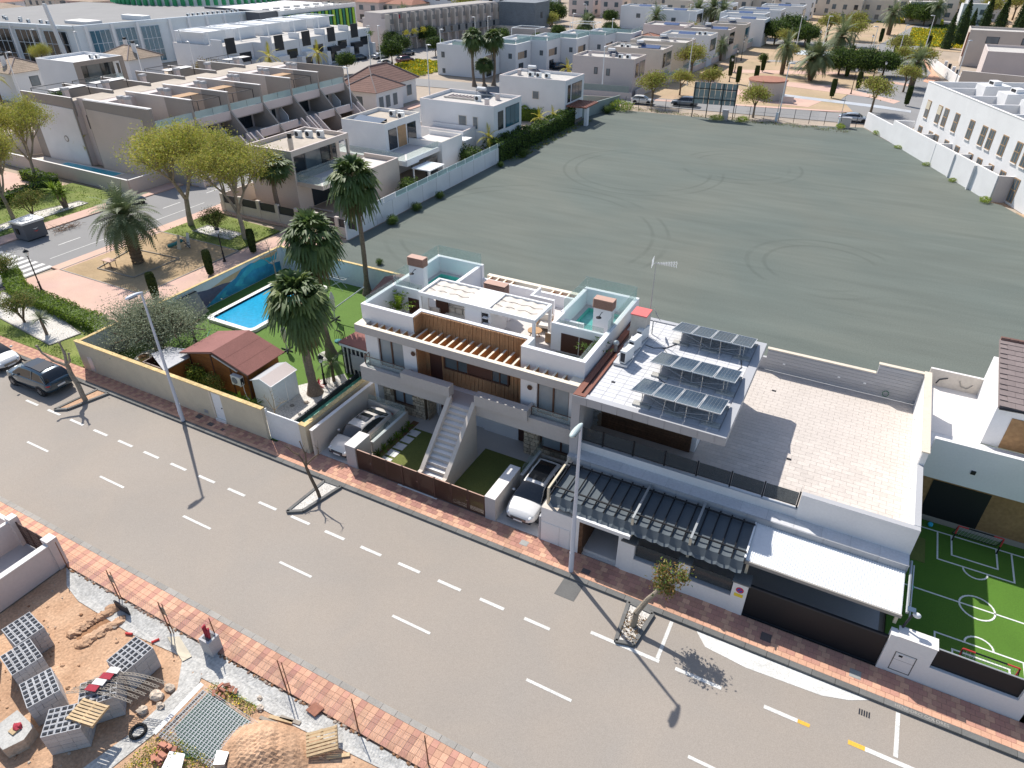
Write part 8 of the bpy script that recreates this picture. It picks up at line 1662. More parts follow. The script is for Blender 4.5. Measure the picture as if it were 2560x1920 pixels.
# ---- big hall with glass front, green striped hall
hl = thing('glass_fronted_hall','long pale blue hall with tall glazed bays and rooftop machines','building',(-165,110,0))
obj('wall',B().wall(-162,103.0,-153.5,150,.5,0,9,'wall_sky').wall(-225,96,-162,103.0,.5,0,9,'wall_sky').prism([(-225,96),(-162,103),(-153.5,150),(-178,156),(-228,150)],0,8.6,'wall_sky','asphalt_grey'),hl)
def bays(p,q,n,kind,t,z0,z1,frac=.78,m='window_blue'):
    dx,dy = (q[0]-p[0]),(q[1]-p[1]);d = math.hypot(dx,dy);ux,uy = dx/d,dy/d;ox,oy = uy*.32,-ux*.32
    for i in range(n):
        a,c = (i+.11)/n,(i+.11+frac)/n;A = (p[0]+dx*a+ox,p[1]+dy*a+oy);C = (p[0]+dx*c+ox,p[1]+dy*c+oy);w = obj('window',B().wall(*A,*C,.12,z0,z1,m),t)
        if kind == 'tall':
            f = B()
            for k in range(5):u = k/4;x,y = A[0]+(C[0]-A[0])*u+ox*.25,A[1]+(C[1]-A[1])*u+oy*.25;f.tube((x,y,z0),(x,y,z1),.07,'wall_sky',n=4)
            for z in (z0+(z1-z0)*.33,z0+(z1-z0)*.66):f.tube((A[0]+ox*.25,A[1]+oy*.25,z),(C[0]+ox*.25,C[1]+oy*.25,z),.06,'wall_sky',n=4)
            obj('glazing_bars',f,w)
        x,y = p[0]+dx*i/n+ox,p[1]+dy*i/n+oy;obj('pier',B().box(x-.35,x+.35,y-.35,y+.35,0,9.1,'wall_white_far'),t)
bays((-190,99.9),(-163.5,102.8),3,'tall',hl,.6,8.0,m='window_dark');bays((-161.6,105),(-158.5,122),3,'tall',hl,.6,8.0);bays((-158,124),(-153.7,148),5,'strip',hl,4.8,6.0,.8)
obj('cornice',B().wall(-162,102.7,-153.2,150,.7,8.6,9.3,'wall_sky').wall(-225,95.7,-162,102.7,.7,8.6,9.3,'wall_sky'),hl)
py_ = thing('pylon','slender white slanting pylon before the glass fronted hall','pylon',(-165,101.5,0));obj('blade',B().xz([(-167.5,13.5),(-166.6,13.5),(-164.2,0),(-165.6,0)],101.0,101.4,'wall_white_far'),py_)
lo = thing('wall_painting','red and blue abstract swoosh painted on the hall wall','mural',(-195,98.8,5));q = B();fx = lambda x:96+(x+225)/63*7-.35
def sw_(pts,m):q.face([(x,fx(x),z) for x,z in pts],m)
sw_([(-199,7.9),(-193,7.7),(-192.5,6.6),(-195,6.2),(-197.5,6.8)],'cloth_red');sw_([(-206,8.2),(-202,8.4),(-204,6.6),(-205,5)],'cloth_red');sw_([(-210,6.8),(-207,7.6),(-207,5.6),(-210,5.2)],'cloth_red');sw_([(-201.5,3.8),(-200.5,3.8),(-200.8,1.8),(-201.8,1.8)],'sign_blue');sw_([(-209,3.6),(-207.5,3.6),(-207.8,1.4),(-209,1.4)],'cloth_red');sw_([(-205,3.6),(-203.5,3.6),(-203.5,1.8),(-205,1.8)],'cloth_red');sw_([(-197,1.2),(-192,2.6),(-191,1.6),(-195,.9)],'coping_yellow');obj('paint',q,lo)
for k in range(9):roof_unit(hl,-206+k*3.6,106+random.uniform(0,4),8.6,'ac');bpy.context
for k in range(11):roof_unit(hl,-161.5+k*.2,133+k*1.4,8.7,'ac')
obj('plant_housing',B().box(-172,-164,122,124,8.6,9.6,'metal_white').box(-176,-168,110,114,8.6,9.2,'slab_white'),hl)
gh_ = thing('green_striped_hall','white roofed hall with green and lime vertical panels','building',(-155,160,0));obj('wall',B().prism([(-148.0,150.0),(-147.5,181),(-176,182),(-177,152)],0,8.7,'wall_white_far','wall_white').wall(-148.1,150,-147.6,181,.5,8.2,9.2,'wall_white').wall(-177,152,-148.1,150,.5,0,9.1,'bin_grey'),gh_)
obj('entrance_block',B().prism([(-153.5,144.2),(-148.2,143.6),(-148.2,149.8),(-153.5,150)],0,9.3,'bin_grey'),gh_);obj('recess',B().wall(-147.6,151,-147.2,180,.1,.6,8.1,'metal_dark'),gh_)
for k in range(20):y = 151.2+k*1.45;m = ('green_deep','green_lime')[k % 2];obj('panel',B().box(-147.25,-147.0,y,y+(.95 if k % 2 else .85),.8,8.1,m),gh_)
for k in range(14):obj('skylight',B().box(-152-(k%2)*6,-150.6-(k%2)*6,152.5+k*2,153.7+k*2,8.7,9.1,'roof_gravel'),gh_)
gr_ = thing('green_rimmed_roof','oval building with white roof and green slatted rim behind the hall','building',(-205,165,0));b = B();O_ = [(-205+27*math.cos(a),175+24*math.sin(a)) for a in [i*6.283/36 for i in range(36)]];obj('wall',B().prism(O_,0,10.5,'wall_white_far','wall_white'),gr_)
for k in range(72):
    a = k*6.283/72
    if math.sin(a) < .75:x,y = -205+27.4*math.cos(a),175+24.4*math.sin(a);b.box(x-.55,x+.55,y-.3,y+.3,8.6,12.2,'green_roof')
obj('slats',b,gr_,kind='stuff')
# ---- white modern rows with dark panels
for k in range(5):
    y0 = 112+k*8.6;t = thing('white_townhouse',['white rounded end house with yellowish palm before it','white house with dark panels and round stair, second in the row','white house with dark panels and roof plants, third in the row','white house with black balcony and long stair, fourth in the row','white house with black panels at the right end of the row'][k],'house',(-132,y0+4,0),group='white row houses with dark panels')
    x1 = -122.5 if k else -128;obj('wall',B().box(-143,x1,y0,y0+8.5,0,6.2,'wall_white_far','roof_gravel').box(-143,-134,y0+1,y0+7,6.2,8.4,'wall_white_far').box(x1-3,x1,y0,y0+.3,6.2,7.4,'wall_white_far'),t)
    for a in (1.0,5.0):obj('dark_panel',B().box(x1,x1+.12,y0+a,y0+a+(2.6 if a < 2 else 2.2),4.6 if a < 2 else 2.6,7.6 if a < 2 else 4.0,'metal_dark'),t)
    east_window(t,y0+4.4,y0+7.6,3.0,4.4,x1,'window_dark');east_window(t,y0+1.2,y0+3.4,.4,2.4,x1,'window_dark')
    obj('pergola',B().box(-141,-132,y0+.5,y0+.7,8.6,8.75,'metal_white').box(-141,-132,y0+6.6,y0+6.8,8.6,8.75,'metal_white').box(-141,-140.8,y0+.7,y0+6.6,8.6,8.75,'metal_white').box(-132.2,-132,y0+.7,y0+6.6,8.6,8.75,'metal_white').box(-141,-140.8,y0+.5,y0+.7,6.2,8.6,'metal_white').box(-132.2,-132,y0+.5,y0+.7,6.2,8.6,'metal_white'),t)
    obj('stair',B().box(x1,x1+1.6,y0+7.0,y0+8.2,0,2.9,'wall_white_far'),t);obj('balcony',B().box(x1,x1+1.3,y0+.4,y0+3.6,2.5,3.6,'metal_dark' if k > 2 else 'wall_white_far'),t)
lb = thing('apartment_row','long three storey beige block with dark grey balcony fronts','building',(-112,180,0));pA,pB = (-121.5,160.5),(-113,206.5)
def L_(u,o=0):dx,dy = pB[0]-pA[0],pB[1]-pA[1];d = math.hypot(dx,dy);return (pA[0]+dx*u+dy/d*o,pA[1]+dy*u-dx/d*o)
obj('wall',B().prism([L_(0,0),L_(1,0),L_(1,-9),L_(0,-9)],0,7.6,'wall_pinkish','roof_gravel').prism([L_(0,-1.5),L_(1,-1.5),L_(1,-8),L_(0,-8)],7.6,8.9,'wall_pinkish','asphalt_pale'),lb)
for k in range(15):
    u0,u1 = k/15,(k+1)/15;obj('balcony_front',B().prism([L_(u0+.008,.05),L_(u1-.012,.05),L_(u1-.012,.25),L_(u0+.008,.25)],6.4,8.9,'asphalt_grey'),lb);obj('opening',B().prism([L_(u0+.02,.26),L_(u1-.026,.26),L_(u1-.026,.3),L_(u0+.02,.3)],7.5,8.4,'wall_pinkish' if k != 1 else 'cloth_red'),lb)
    obj('divider',B().prism([L_(u0-.004,.0),L_(u0+.004,.0),L_(u0+.004,1.5),L_(u0-.004,1.5)],0,8.8,'wall_beige'),lb);obj('window',B().prism([L_(u0+.018,.02),L_(u1-.03,.02),L_(u1-.03,.08),L_(u0+.018,.08)],4.2,6.2,'window_grey'),lb)
    obj('balcony_front',B().prism([L_(u0,1.4),L_(u1,1.4),L_(u1,1.6),L_(u0,1.6)],2.9,4.6,'asphalt_grey'),lb);obj('window',B().prism([L_(u0+.02,1.61),L_(u0+.038,1.61),L_(u0+.038,1.66),L_(u0+.02,1.66)],3.2,4.5,'window_dark'),lb);obj('window',B().prism([L_(u0+.018,.02),L_(u1-.03,.02),L_(u1-.03,.08),L_(u0+.018,.08)],.4,2.5,'window_grey'),lb)
db = thing('slate_cube','dark slate clad cube building behind the round trees','building',(-104,206,0));obj('wall',B().box(-112,-100,204,214,0,9.2,'slate_blue_wall'),db);obj('base_wall',B().box(-113,-92,202.5,204,0,3,'wall_beige'),db);east_window(db,208,209.2,5,6.5,-100,'window_dark')
# ---- far town towards the horizon: every building its own object, simple shapes (a few pixels each)
rr = random.Random(21)
def simple_house(x,y,w,d,h,wm,rm,rz,label,tile):
    t = thing('distant_house',label,'house',(0,0,0),group='distant houses of the town')
    obj('wall',B().box(-w/2,w/2,-d/2,d/2,0,h,wm,None if tile else rm),t)
    if tile:
        b = B();o = .5;R0 = [(-w/2-o,-d/2-o,h),(w/2+o,-d/2-o,h),(w/2+o,d/2+o,h),(-w/2-o,d/2+o,h)];a = (-w/2*.5,0,h+d*.16);c = (w/2*.5,0,h+d*.16)
        b.face([R0[0],R0[1],c,a],rm);b.face([R0[1],R0[2],c],rm);b.face([R0[2],R0[3],a,c],rm);b.face([R0[3],R0[0],a],rm);obj('roof',b,t)
    else:obj('parapet',B().box(-w/2,w/2,-d/2,-d/2+.3,h,h+.6,wm).box(w/2-.3,w/2,-d/2+.3,d/2,h,h+.6,wm),t)
    n = max(2,int(w/3.5))
    for st in range(int(h/2.9)):
        for k in range(n):x0 = -w/2+w*(k+.3)/n;obj('window',B().box(x0,x0+w*.35/n,-d/2-.06,-d/2,.8+st*2.9,2.3+st*2.9,'window_grey' if (k+st) % 3 else 'window_dark'),t)
    for st in range(int(h/2.9)):obj('window',B().box(w/2,w/2+.06,-d*.25,d*.05,.8+st*2.9,2.3+st*2.9,'window_grey'),t)
    t.location = (x,y,0);t.rotation_euler = (0,0,R(rz));return t
HL = []
def far_rows(x0,x1,y0,y1,nx,ny,tile,hs,wms,rms,jit=3,lab=''):
    for j in range(ny):
        for i in range(nx):
            x = x0+(x1-x0)*(i+.5)/nx+rr.uniform(-jit,jit)+(j % 2)*4;y = y0+(y1-y0)*(j+.5)/ny+rr.uniform(-jit,jit)
            px = Vector((x,y,0));u = (x*math.cos(R(27.8))+y*math.sin(R(27.8)));f = (-x*math.sin(R(27.8))+y*math.cos(R(27.8)))
            if abs(u)/f > .86:continue
            HL.append(simple_house(x,y,(x1-x0)/nx*rr.uniform(.62,.85),(y1-y0)/ny*rr.uniform(.4,.6),rr.choice(hs),rr.choice(wms),rr.choice(rms),rr.uniform(-6,6),lab,tile))
far_rows(-330,-215,120,210,5,5,True,[3.2,5.8],['wall_cream','wall_white_far','wall_pinkish'],['terracotta','roof_weathered','terracotta'],3,'distant terracotta roofed house beyond the glass fronted hall')
far_rows(-240,-150,215,330,6,6,True,[5.8,6.2],['wall_cream','wall_white_far','wall_pinkish'],['terracotta','terracotta','roof_weathered'],3,'distant orange roofed house behind the green striped hall')
far_rows(-330,-240,215,300,4,4,True,[5.8],['wall_cream','wall_pinkish'],['terracotta'],3,'distant orange roofed house at the top left')
far_rows(-118,-60,262,330,5,3,False,[8.7,6.2],['wall_cream','wall_beige','wall_pinkish'],['roof_gravel','asphalt_pale'],2,'distant beige apartment block at the top centre')
far_rows(-58,20,292,380,6,4,False,[6.2],['wall_white_far','wall_cream'],['roof_gravel','wall_white_far'],3,'distant white cube house at the top of the park')
far_rows(30,130,240,360,5,4,False,[6.2],['wall_white_far','wall_pinkish'],['roof_gravel'],3,'distant house at the top right')
far_rows(-160,-118,222,262,2,2,False,[9.0],['wall_white_far'],['wall_white_far'],2,'distant plain white block right of the green striped hall')
far_rows(-520,-60,335,620,15,8,True,[5.8,8],['wall_cream','wall_white_far','wall_pinkish'],['terracotta','roof_weathered'],6,'faint distant roof on the skyline side of the town')
far_rows(-60,260,390,640,8,5,False,[6.2,9],['wall_white_far','wall_cream'],['roof_gravel'],6,'faint distant block on the skyline side of the town')
# ================================================================ TREES AND PLANTS
def put(o,x,y,rz=0,label=None,s=None,z=0):return dup(o,(x,y,z),R(rz),label,s)
PT = tree('plane_tree','tall plane tree',11.2,2.9,.24,4,4,.74,.50,'leaf_plane','leaf_lime',.09,42,.55,'bark_pale',5,.34,(.15,.1))
put(PT,-62.9,46.0,0,'broad spring green plane tree left of the pair by the side street',(1.22,1.22,1.0));put(PT,-54.8,45.8,140,'right hand plane tree of the pair with two pale trunks',(1.05,1.05,.95));put(PT,-92.5,47.8,70,'thin plane tree before the turquoise pool yard wall',(.9,.9,.92));put(PT,-81.5,38.3,200,'leaning plane tree at the left picture edge',(.85,.85,.95));put(PT,-112,50,20,'sparse plane tree cut by the left picture edge',.8);put(PT,-166,96,20,'pale scrubby tree before the painted hall wall',.6)
OL = tree('olive_tree','broad grey green olive tree in the garden corner',4.9,1.1,.34,3,5,.78,.95,'leaf_olive',None,.055,130,.62,'bark',8,.08)
put(OL,-43.2,26.3,0,None,(1.35,1.05,1.0))
fp1 = fan_palm('fan_palm','tall fan palm in front of the pool, nearest the street wall',6.9,2.3,.30,48,12,1);put(fp1,-29.6,27.6,0);fp2 = fan_palm('fan_palm','second fan palm of the three behind the glazed garden room',9.0,2.2,.25,46,10,2);put(fp2,-31.9,32.0,40)
fp3 = fan_palm('fan_palm','tallest fan palm with bare slender trunk by the back garden wall',9.8,2.3,.22,46,10,3);put(fp3,-35.9,41.4,100);put(fp2,-56.5,52.6,90,'fan palm behind the dark panelled garden wall',(1.1,1.1,.62))
put(fp2,-76.6,128.9,10,'left fan palm of the pair beside the white gable house',(1.15,1.15,.98));put(fp2,-73.6,131.5,190,'right fan palm of the pair beside the white gable house',(1.15,1.15,.95));put(fp1,-75.0,130.2,70,'low fan palm between the tall pair',(1.0,1.0,.6))
DP = date_palm('date_palm','bushy date palm standing in the sand playground',4.3,3.7,.46,84,2);put(DP,-59.2,36.7,0)
CIP = date_palm('date_palm','date palm',4.6,4.0,.50,50,5,'date_leaf')
put(CIP,2.2,169.5,0,'large date palm beside the end of the white terrace');put(CIP,-23.7,173,60,'slender date palm left of the clumped palms in the park',(.85,.85,1.1));put(CIP,4.9,294,0,'far date palm beside the yellow flower field',1.2);put(CIP,-7,262,0,'dark date palm in the middle of the park',1.2);put(CIP,-14.5,190,10,'dense dark palm behind the clumped palms',1.35)
put(CIP,-84,205,10,'date palm by the tennis court trees',1.0);put(CIP,-70,226,10,'date palm in front of the white villas at the top',1.1);put(CIP,-77.3,151.5,10,'young palm before the wood panelled row',.55);put(CIP,-73,178,10,'palm tuft beside the orange tiled house',.7);put(CIP,-40.5,186,80,'palm beside the long beige house',.7);put(CIP,-150,208,10,'date palm near the far parking',.9);put(CIP,-205,140,10,'date palm behind the hall roof',1.0);put(CIP,-62,243,0,'date palm in a dense cluster before the white villas',1.3);put(CIP,-58,246,120,'second date palm of the dense cluster',1.4);put(CIP,-54,243,220,'third date palm of the dense cluster',1.3)
CL = date_palm('clumped_palm','large clump of multi trunked palms in the park',4.6,3.6,.34,120,9,'date_leaf',1.0,6,8);put(CL,-17.0,168,0,None,1.25)
AR = date_palm('areca_palm','yellowish areca palm',2.8,2.0,.13,14,6,'leaf_yucca',.8);put(AR,-47.6,83.5,0,'yellowish palm in the garden by the field wall');put(AR,-117.6,114.5,0,'yellow palm before the rounded white house',1.6);put(AR,-113.8,125,0,'yellow palm before the second white row house',1.5);put(AR,-60.5,139,0,'yellow green palm left of the beige house',1.1);put(AR,-142.8,73,0,'yellow green palm by the left edge house',1.6);put(AR,-47.2,98.5,0,'palm tuft rising from the ivy hedge',.9);put(AR,-46.8,102.5,0,'second palm tuft in the ivy hedge',.8);put(AR,-94,57.0,0,'small palm at the foot of the blank townhouse wall',1.2)
BN = tree('round_tree','round clipped dark green street tree',4.6,1.9,.14,3,5,.62,.75,'leaf_dark','leaf_mid',.16,60,.55,'bark',12,.25)
ROUND = ((-106.5,141.8,'round dark tree nearest the brown tile roof'),(-119,159,'round dark tree left of the parked row'),(-111.8,152.6,'round dark tree above the red car'),(-116.5,172,'round dark tree in front of the grey balconies'),(-106.3,160,'round dark tree right of the parked red car'),(-96.5,176.5,'round dark tree above the white gable'),(-88,182,'round dark tree behind the small white pergola'),(-90.5,200,'round dark tree before the slate cube'),(-84.5,205,'round dark tree right of the slate cube'),(-82,197,'round dark tree beside the beige wall'),(-80,214,'dark round tree behind the slate cube corner'),(-109,128.5,'dark tree left of the tile roofed house'),(-125.2,142,'dark tree before the white stair'),(-114,220,'far round tree left of the court'),(-108,228,'far round tree by the long beige block'),(-96,236,'far round tree in the top middle'),(-90,240,'round tree beside the top middle block'),(-84,246,'round tree at the court fence'),(-119.8,70.2,'round green tree by the dark car at the left edge'),(-72,196,'round tree near the yellow palm'),(-76,206,'small round tree by the pergola roofs'))
for i,(x,y,l) in enumerate(ROUND):put(BN,x,y,i*50,l,rr.uniform(.85,1.15))
JC = tree('street_tree','ochre leaved street tree',5.2,1.7,.17,4,3,.74,.72,'leaf_ochre','leaf_lime',.13,16,.40,'bark',15,.06)
PARK = [(-38.7,127.6,'spreading ochre tree by the white car at the field corner',1.25,JC),(-20.6,126.8,'nearly bare spreading tree right of the billboard',1.1,JC),(-3.2,140.4,'rusty leaved tree behind the white car',1.25,JC),(-37.0,139.5,'lime leaved tree left of the billboard',1.0,JC),(-32.0,141.5,'green young tree above the billboard',1.1,JC),(-40.5,160,'pale sparse tree by the villa wall',1.4,JC),(-24.5,185,'low ochre tree behind the slender date palm',1.1,JC),(-0.5,187,'lime tree beside the street junction',1.2,JC),(3.0,184.5,'brown bare tree at the street corner',1.3,JC),(-14,228,'flat crowned ochre tree in the upper park',1.4,JC),(-2,205,'brown tree near the roundabout',1.3,JC),(-30,213,'umbrella shaped ochre tree on the path',1.1,JC),(1.0,163,'ochre tree beside the large date palm',1.1,JC),(-22,236,'brownish wide tree at the top of the park',1.6,JC),(-16,243,'brown wide tree beside the field of flowers',1.6,JC),(16,330,'brown tree line piece at the upper right',1.8,JC),(22,318,'brown tree behind the cypresses',1.7,JC),(8,338,'brown tree above the flower field',1.8,JC),(30,330,'brown tree at the top right',1.8,JC),(-100,215,'lime tree behind the round trees',1.3,JC),(-128,214,'lime tree by the parking',1.5,JC),(-134,222,'pale green large tree at the top centre left',2.0,JC),(-56,214,'lime tree by the orange roof',1.2,JC)]
for i,(x,y,l,s,p) in enumerate(PARK):put(p,x,y,i*77,l,s)
PN = tree('pine_tree','umbrella pine',5.0,2.0,.18,3,5,.7,.95,'leaf_mid','leaf_dark',.15,100,.62,'bark',18,.1,(0,0),.75)
for i,(x,y,l,s) in enumerate(((-12.5,178,'umbrella pine left of the park pine pair',1.15),(-8.0,177,'broad dark green umbrella pine in the park',1.2),(-3.8,181,'umbrella pine right of the pair',1.05),(-34,222,'green tree at the upper park wall',1.3),(-31,228,'tall green tree by the white villas',1.5),(-26,222,'olive green tree in the upper park',1.2),(2,296,'dark pine at the far right field',1.4),(-2,300,'dark pine beside the far flowers',1.4),(-118,232,'dark tree clump by the tennis trees',1.3),(-110,238,'dark broad tree at the top centre',1.5),(-122,240,'dark tree at the top centre left',1.5))):put(PN,x,y,i*60,l,s)
TP = topiary('column_cypress','clipped column cypress',2.45,.36)
for x,y,l in ((-51.2,32.3,'clipped column cypress nearest the olive tree'),(-50.9,37.9,'clipped column cypress in the middle of the mural hedge'),(-51.3,43.5,'clipped column cypress at the far end of the mural hedge')):put(TP,x,y,0,l)
for i,(x,y) in enumerate(((-34.8,156.6),(-29.8,156.7),(-33,164),(-34.5,171),(-10.6,175.3),(-7.2,161.2),(-10.8,150.3),(2,148.9),(-28.1,174.2),(-26.7,159.3),(-20,200),(-16,204),(-12,198),(-24,212),(-18,222),(-8,240),(4,228),(9,262),(-3,214),(-6,190))):put(TP,x,y,i*30,['small clipped cypress near the billboard, left one','small clipped cypress near the billboard, right one','clipped cypress behind the billboard','clipped cypress on the pink path','clipped cypress before the umbrella pines','clipped cypress right of the lamp post','clipped cypress on the pale path','clipped cypress by the white terrace end','clipped cypress left of the date palm','broad clipped cypress by the water tank','clipped cypress at the pale court, first','clipped cypress at the pale court, second','clipped cypress at the pale court, third','clipped cypress above the pale court','clipped cypress among the upper trees','clipped cypress near the flower field corner','clipped cypress by the roundabout','clipped cypress in the far park','clipped cypress beside the street','clipped cypress by the dark palm'][i],1.35 if i < 10 else 1.5)
SC = spire_cypress('spire_cypress','dark spire cypress',9,1.7)
for i,(x,y) in enumerate(((8.5,236),(11.5,246),(14,256),(17.5,262),(22,268),(27,274),(31,282),(36,276),(20,250),(26,258))):put(SC,x,y,0,['dark spire cypress nearest the beige house','second dark cypress of the slanting row','third dark cypress of the slanting row','fourth dark cypress of the slanting row','fifth dark cypress of the slanting row','sixth dark cypress near the right edge','tall cypress at the right edge','broad cypress in the right corner','cypress behind the beige roof','cypress by the right picture edge'][i],rr.uniform(.9,1.3))
hedge('hedge','long bright green clipped hedge between the plaza and the roadside bed',[(-66.5,29.2),(-62,27.3),(-56,26.9),(-50.6,26.6),(-47.2,25.6)],1.35,1.0,'leaf_bright','leaf_mid',170,.075)
hedge('hedge','narrow bright green hedge along the mural wall',[(-47.0,28.6),(-47.1,35),(-47.2,42.5)],.9,.65,'leaf_bright','leaf_mid',150,.07)
hedge('hedge','dark green hedge beyond the side street at the left',[(-87,38.5),(-88.3,47.5),(-95,48)],1.4,1.3,'leaf_bright','leaf_dark',70,.10);hedge('hedge','second dark hedge at the far left',[(-100,47.5),(-104,44)],1.6,1.2,'leaf_bright','leaf_dark',60,.11)
hedge('ivy_hedge','thick ivy hedge spilling over the fence at the field edge',[(-46.2,92),(-46.1,100),(-46,107.5)],1.6,2.3,'leaf_mid','leaf_dark',70,.13);hedge('ivy_hedge','bright ivy hedge round the garden of the white house',[(-46.0,104),(-46.3,109),(-56,106)],1.1,2.0,'leaf_bright','leaf_mid',60,.13)
hedge('shrubbery','dark overgrown shrubbery hanging over the field wall',[(-46.3,82.5),(-46.2,87),(-46.4,92.5)],2.2,2.4,'leaf_mid','leaf_dark',60,.14)
SB = shrub('shrub','dark shrub',1.3,1.2,1.0,'leaf_mid','leaf_dark',1500,.10,3)
SHR = [(-48.4,79.5,'grey green shrub behind the translucent fence',1.4),(-48.2,86.2,'dark bushy shrub beside the yellowish palm',1.6),(-48.3,65.5,'round green shrub by the white awning',1.1),(-43.9,86.6,'low shrub at the foot of the field wall',.6),(-44.3,80.7,'tiny weed clump at the field edge',.4),(-44.4,61.2,'weed clump in the shadow of the white wall',.5),(-44.4,66,'small weeds at the white wall foot',.45),(-44.2,56.4,'dark weeds by the near end of the field wall',.55),(-39,47.2,'single weed tuft on the gravel near the tall palm',.3),(-43.6,118,'weeds at the far field corner',.7),(-31,190,'round shrub by the path',1),(-66,135,'shrub by the white gable',1),(-63,140,'shrub beside the glass fence',.9),(6.2,39.4,'green weeds outside the terrace corner',.55)]
for i,(x,y,l,s) in enumerate(SHR):put(SB,x,y,i*40,l,s)
SG = shrub('bright_shrub','bright weeds',1.3,.9,.5,'leaf_bright','leaf_lime',900,.08,5,core=False)
for i,(x,y,l,s) in enumerate(((-42.5,121.3,'bright grass tuft at the far field corner',1.9),(-25.5,121.6,'bright weeds under the billboard',1.0),(-21.5,122.4,'bright weeds right of the billboard',1.0),(-6.6,125.2,'bright weeds before the gate post',.8),(-1.0,123.4,'dark green bush at the foot of the yard wall',.7),(2.2,116,'weeds along the yard wall, upper',.5),(6,108,'weeds along the yard wall, middle',.5),(9,101.6,'weeds along the yard wall, lower',.5),(12.2,94.4,'weeds at the yard wall corner',.7))):put(SG,x,y,i*33,l,s)
YW = B();
def weeds(name,label,xs,ys,n,size,mats,w,h=.15,kind='stuff',cat='weeds'):
    u = rng.uniform(0,1,(n,2));P = np.stack([xs[0]+(xs[1]-xs[0])*u[:,0],ys[0]+(ys[1]-ys[0])*u[:,1],rng.uniform(.0,h,n)],1);m = np.sin(P[:,0]*1.9)*np.cos(P[:,1]*2.3)+rng.normal(size=n)*.5 > -.1;P = P[m]
    return tag(link(name,leaf_mesh(name,P,size,mats,w),(0,0,0),kind=kind),label,cat)
weeds('flower_weeds','yellow flowered weeds along the mesh sheets',(-19.0,-15.8),(5.0,6.8),5000,.035,['leaf_bright','leaf_mid','flower_yellow'],[.45,.3,.25],.3);weeds('flower_weeds','sparse yellow flowers beside the brick stack',(-18.8,-16.4),(8.7,9.2),1200,.035,['leaf_bright','flower_yellow'],[.8,.2],.2)
weeds('grass_tufts','short grass blades on the roadside lawn',(-60,-46.6),(22.4,23.4),5000,.05,['leaf_bright','leaf_mid'],[.6,.4],.16);weeds('grass_tufts','grass blades on the playground lawn',(-64,-53.4),(43.4,49.2),6000,.07,['leaf_bright','leaf_mid'],[.6,.4],.2);weeds('grass_tufts','grass blades on the lawn beyond the side street',(-88,-77.5),(31,49),9000,.08,['leaf_bright','leaf_mid'],[.7,.3],.18)
weeds('ground_cover','dark ground cover under the long hedge',(-60,-47),(24.5,26.4),3000,.05,['leaf_mid','leaf_dark'],[.5,.5],.12);weeds('field_edge_weeds','straggling weeds along the field edge',(-45.2,-43.6),(84,112),3500,.09,['leaf_mid','leaf_brown','leaf_bright'],[.4,.3,.3],.25);weeds('field_edge_weeds','dry weeds along the far fence',(-42,-5),(122.2,124.6),4500,.08,['leaf_mid','leaf_brown','leaf_bright'],[.3,.5,.2],.2)
weeds('yellow_flower_field','yellow flowering meadow behind the brown tile roof',(-106.5,-93),(130,152),16000,.24,['flower_yellow','leaf_bright','leaf_lime'],[.48,.35,.17],.5);weeds('yellow_flower_field','yellow flowering meadow beside the right hand street',(-1,15),(238,284),16000,.34,['flower_yellow','leaf_lime','leaf_bright'],[.55,.25,.2],.4);weeds('yellow_flower_field','far yellow strip behind the upper park',(-20,8),(300,318),5000,.45,['flower_yellow','leaf_bright'],[.5,.5],.4)
weeds('park_grass','dark green grass patches in the upper park',(4,26),(262,300),6000,.4,['leaf_mid','leaf_dark'],[.5,.5],.3);struct('meadow',B().prism([(-107,129),(-95,129),(-91,153),(-104,154)],-.02,.03,'grass').prism([(-1.8,237),(7,238),(16,284),(3,284)],-.02,.03,'grass').prism([(4,262),(26,262),(32,300),(4,300)],-.02,.03,'grass'))
CB = shrub('shrub','flowering green shrub before the timber shed',.95,.7,.75,'leaf_mid','leaf_lime',1500,.075,8,z0=.2,core=False);put(CB,-37.2,24.6)
CB2 = shrub('shrub','pinkish leaved shrub climbing beside the shed corner',.7,.5,.8,'leaf_mid','leaf_ochre',900,.07,9,z0=.2,core=False);put(CB2,-35.4,24.4)
put(yucca('banana_plant','broad leaved banana plant behind the cream wall',.7,1.0,2,'leaf_bright',4,16,.1),-32.6,24.0);put(yucca('palm_plant','large dark leaved plant before the metal shed',.4,1.2,1,'leaf_mid',5,22,.1),-31.7,24.0)
put(date_palm('small_palm','small feather palm beside the white pebbles',1.5,1.5,.10,16,3,'palm_green'),-29.4,29.3);put(yucca('cordyline','dark red spiky plant on the pebbles',.2,.6,1,'cloth_red',6,40,.05),-29.9,28.3)
put(yucca('yucca','small palm on the white gravel bed',1.5,.95,1,'leaf_olive',7,60,.13,'palm tree'),-53.4,24.1)
TM = tree('small_tree','low multi stemmed tree',2.9,.35,.12,3,4,.72,.62,'leaf_mid','leaf_ochre',.06,38,.26,'bark',22,.1)
put(TM,-56.9,24.5,0,'low multi stemmed tree on the white gravel bed');put(TM,-80.1,39.7,60,'small multi stemmed tree on the far gravel strip',1.15);put(TM,-58.7,45.8,120,'dark bonsai like tree in the gravel square by the plane trees',1.0);put(TM,-66.2,28.6,30,'small tree at the left end of the hedge',.9)
put(yucca('yucca','twin stemmed yucca on the long gravel strip',2.3,1.4,3,'leaf_bright',9,50,.16,'palm tree'),-79.9,43.4);put(yucca('yucca','yucca at the left picture edge',2.6,1.3,2,'leaf_mid',10,50,.18,'palm tree'),-81.0,36.2);put(yucca('yucca','yucca with red trunk cut by the picture edge',2.2,1.1,1,'leaf_mid',13,50,.16,'palm tree'),-61.5,24.6)
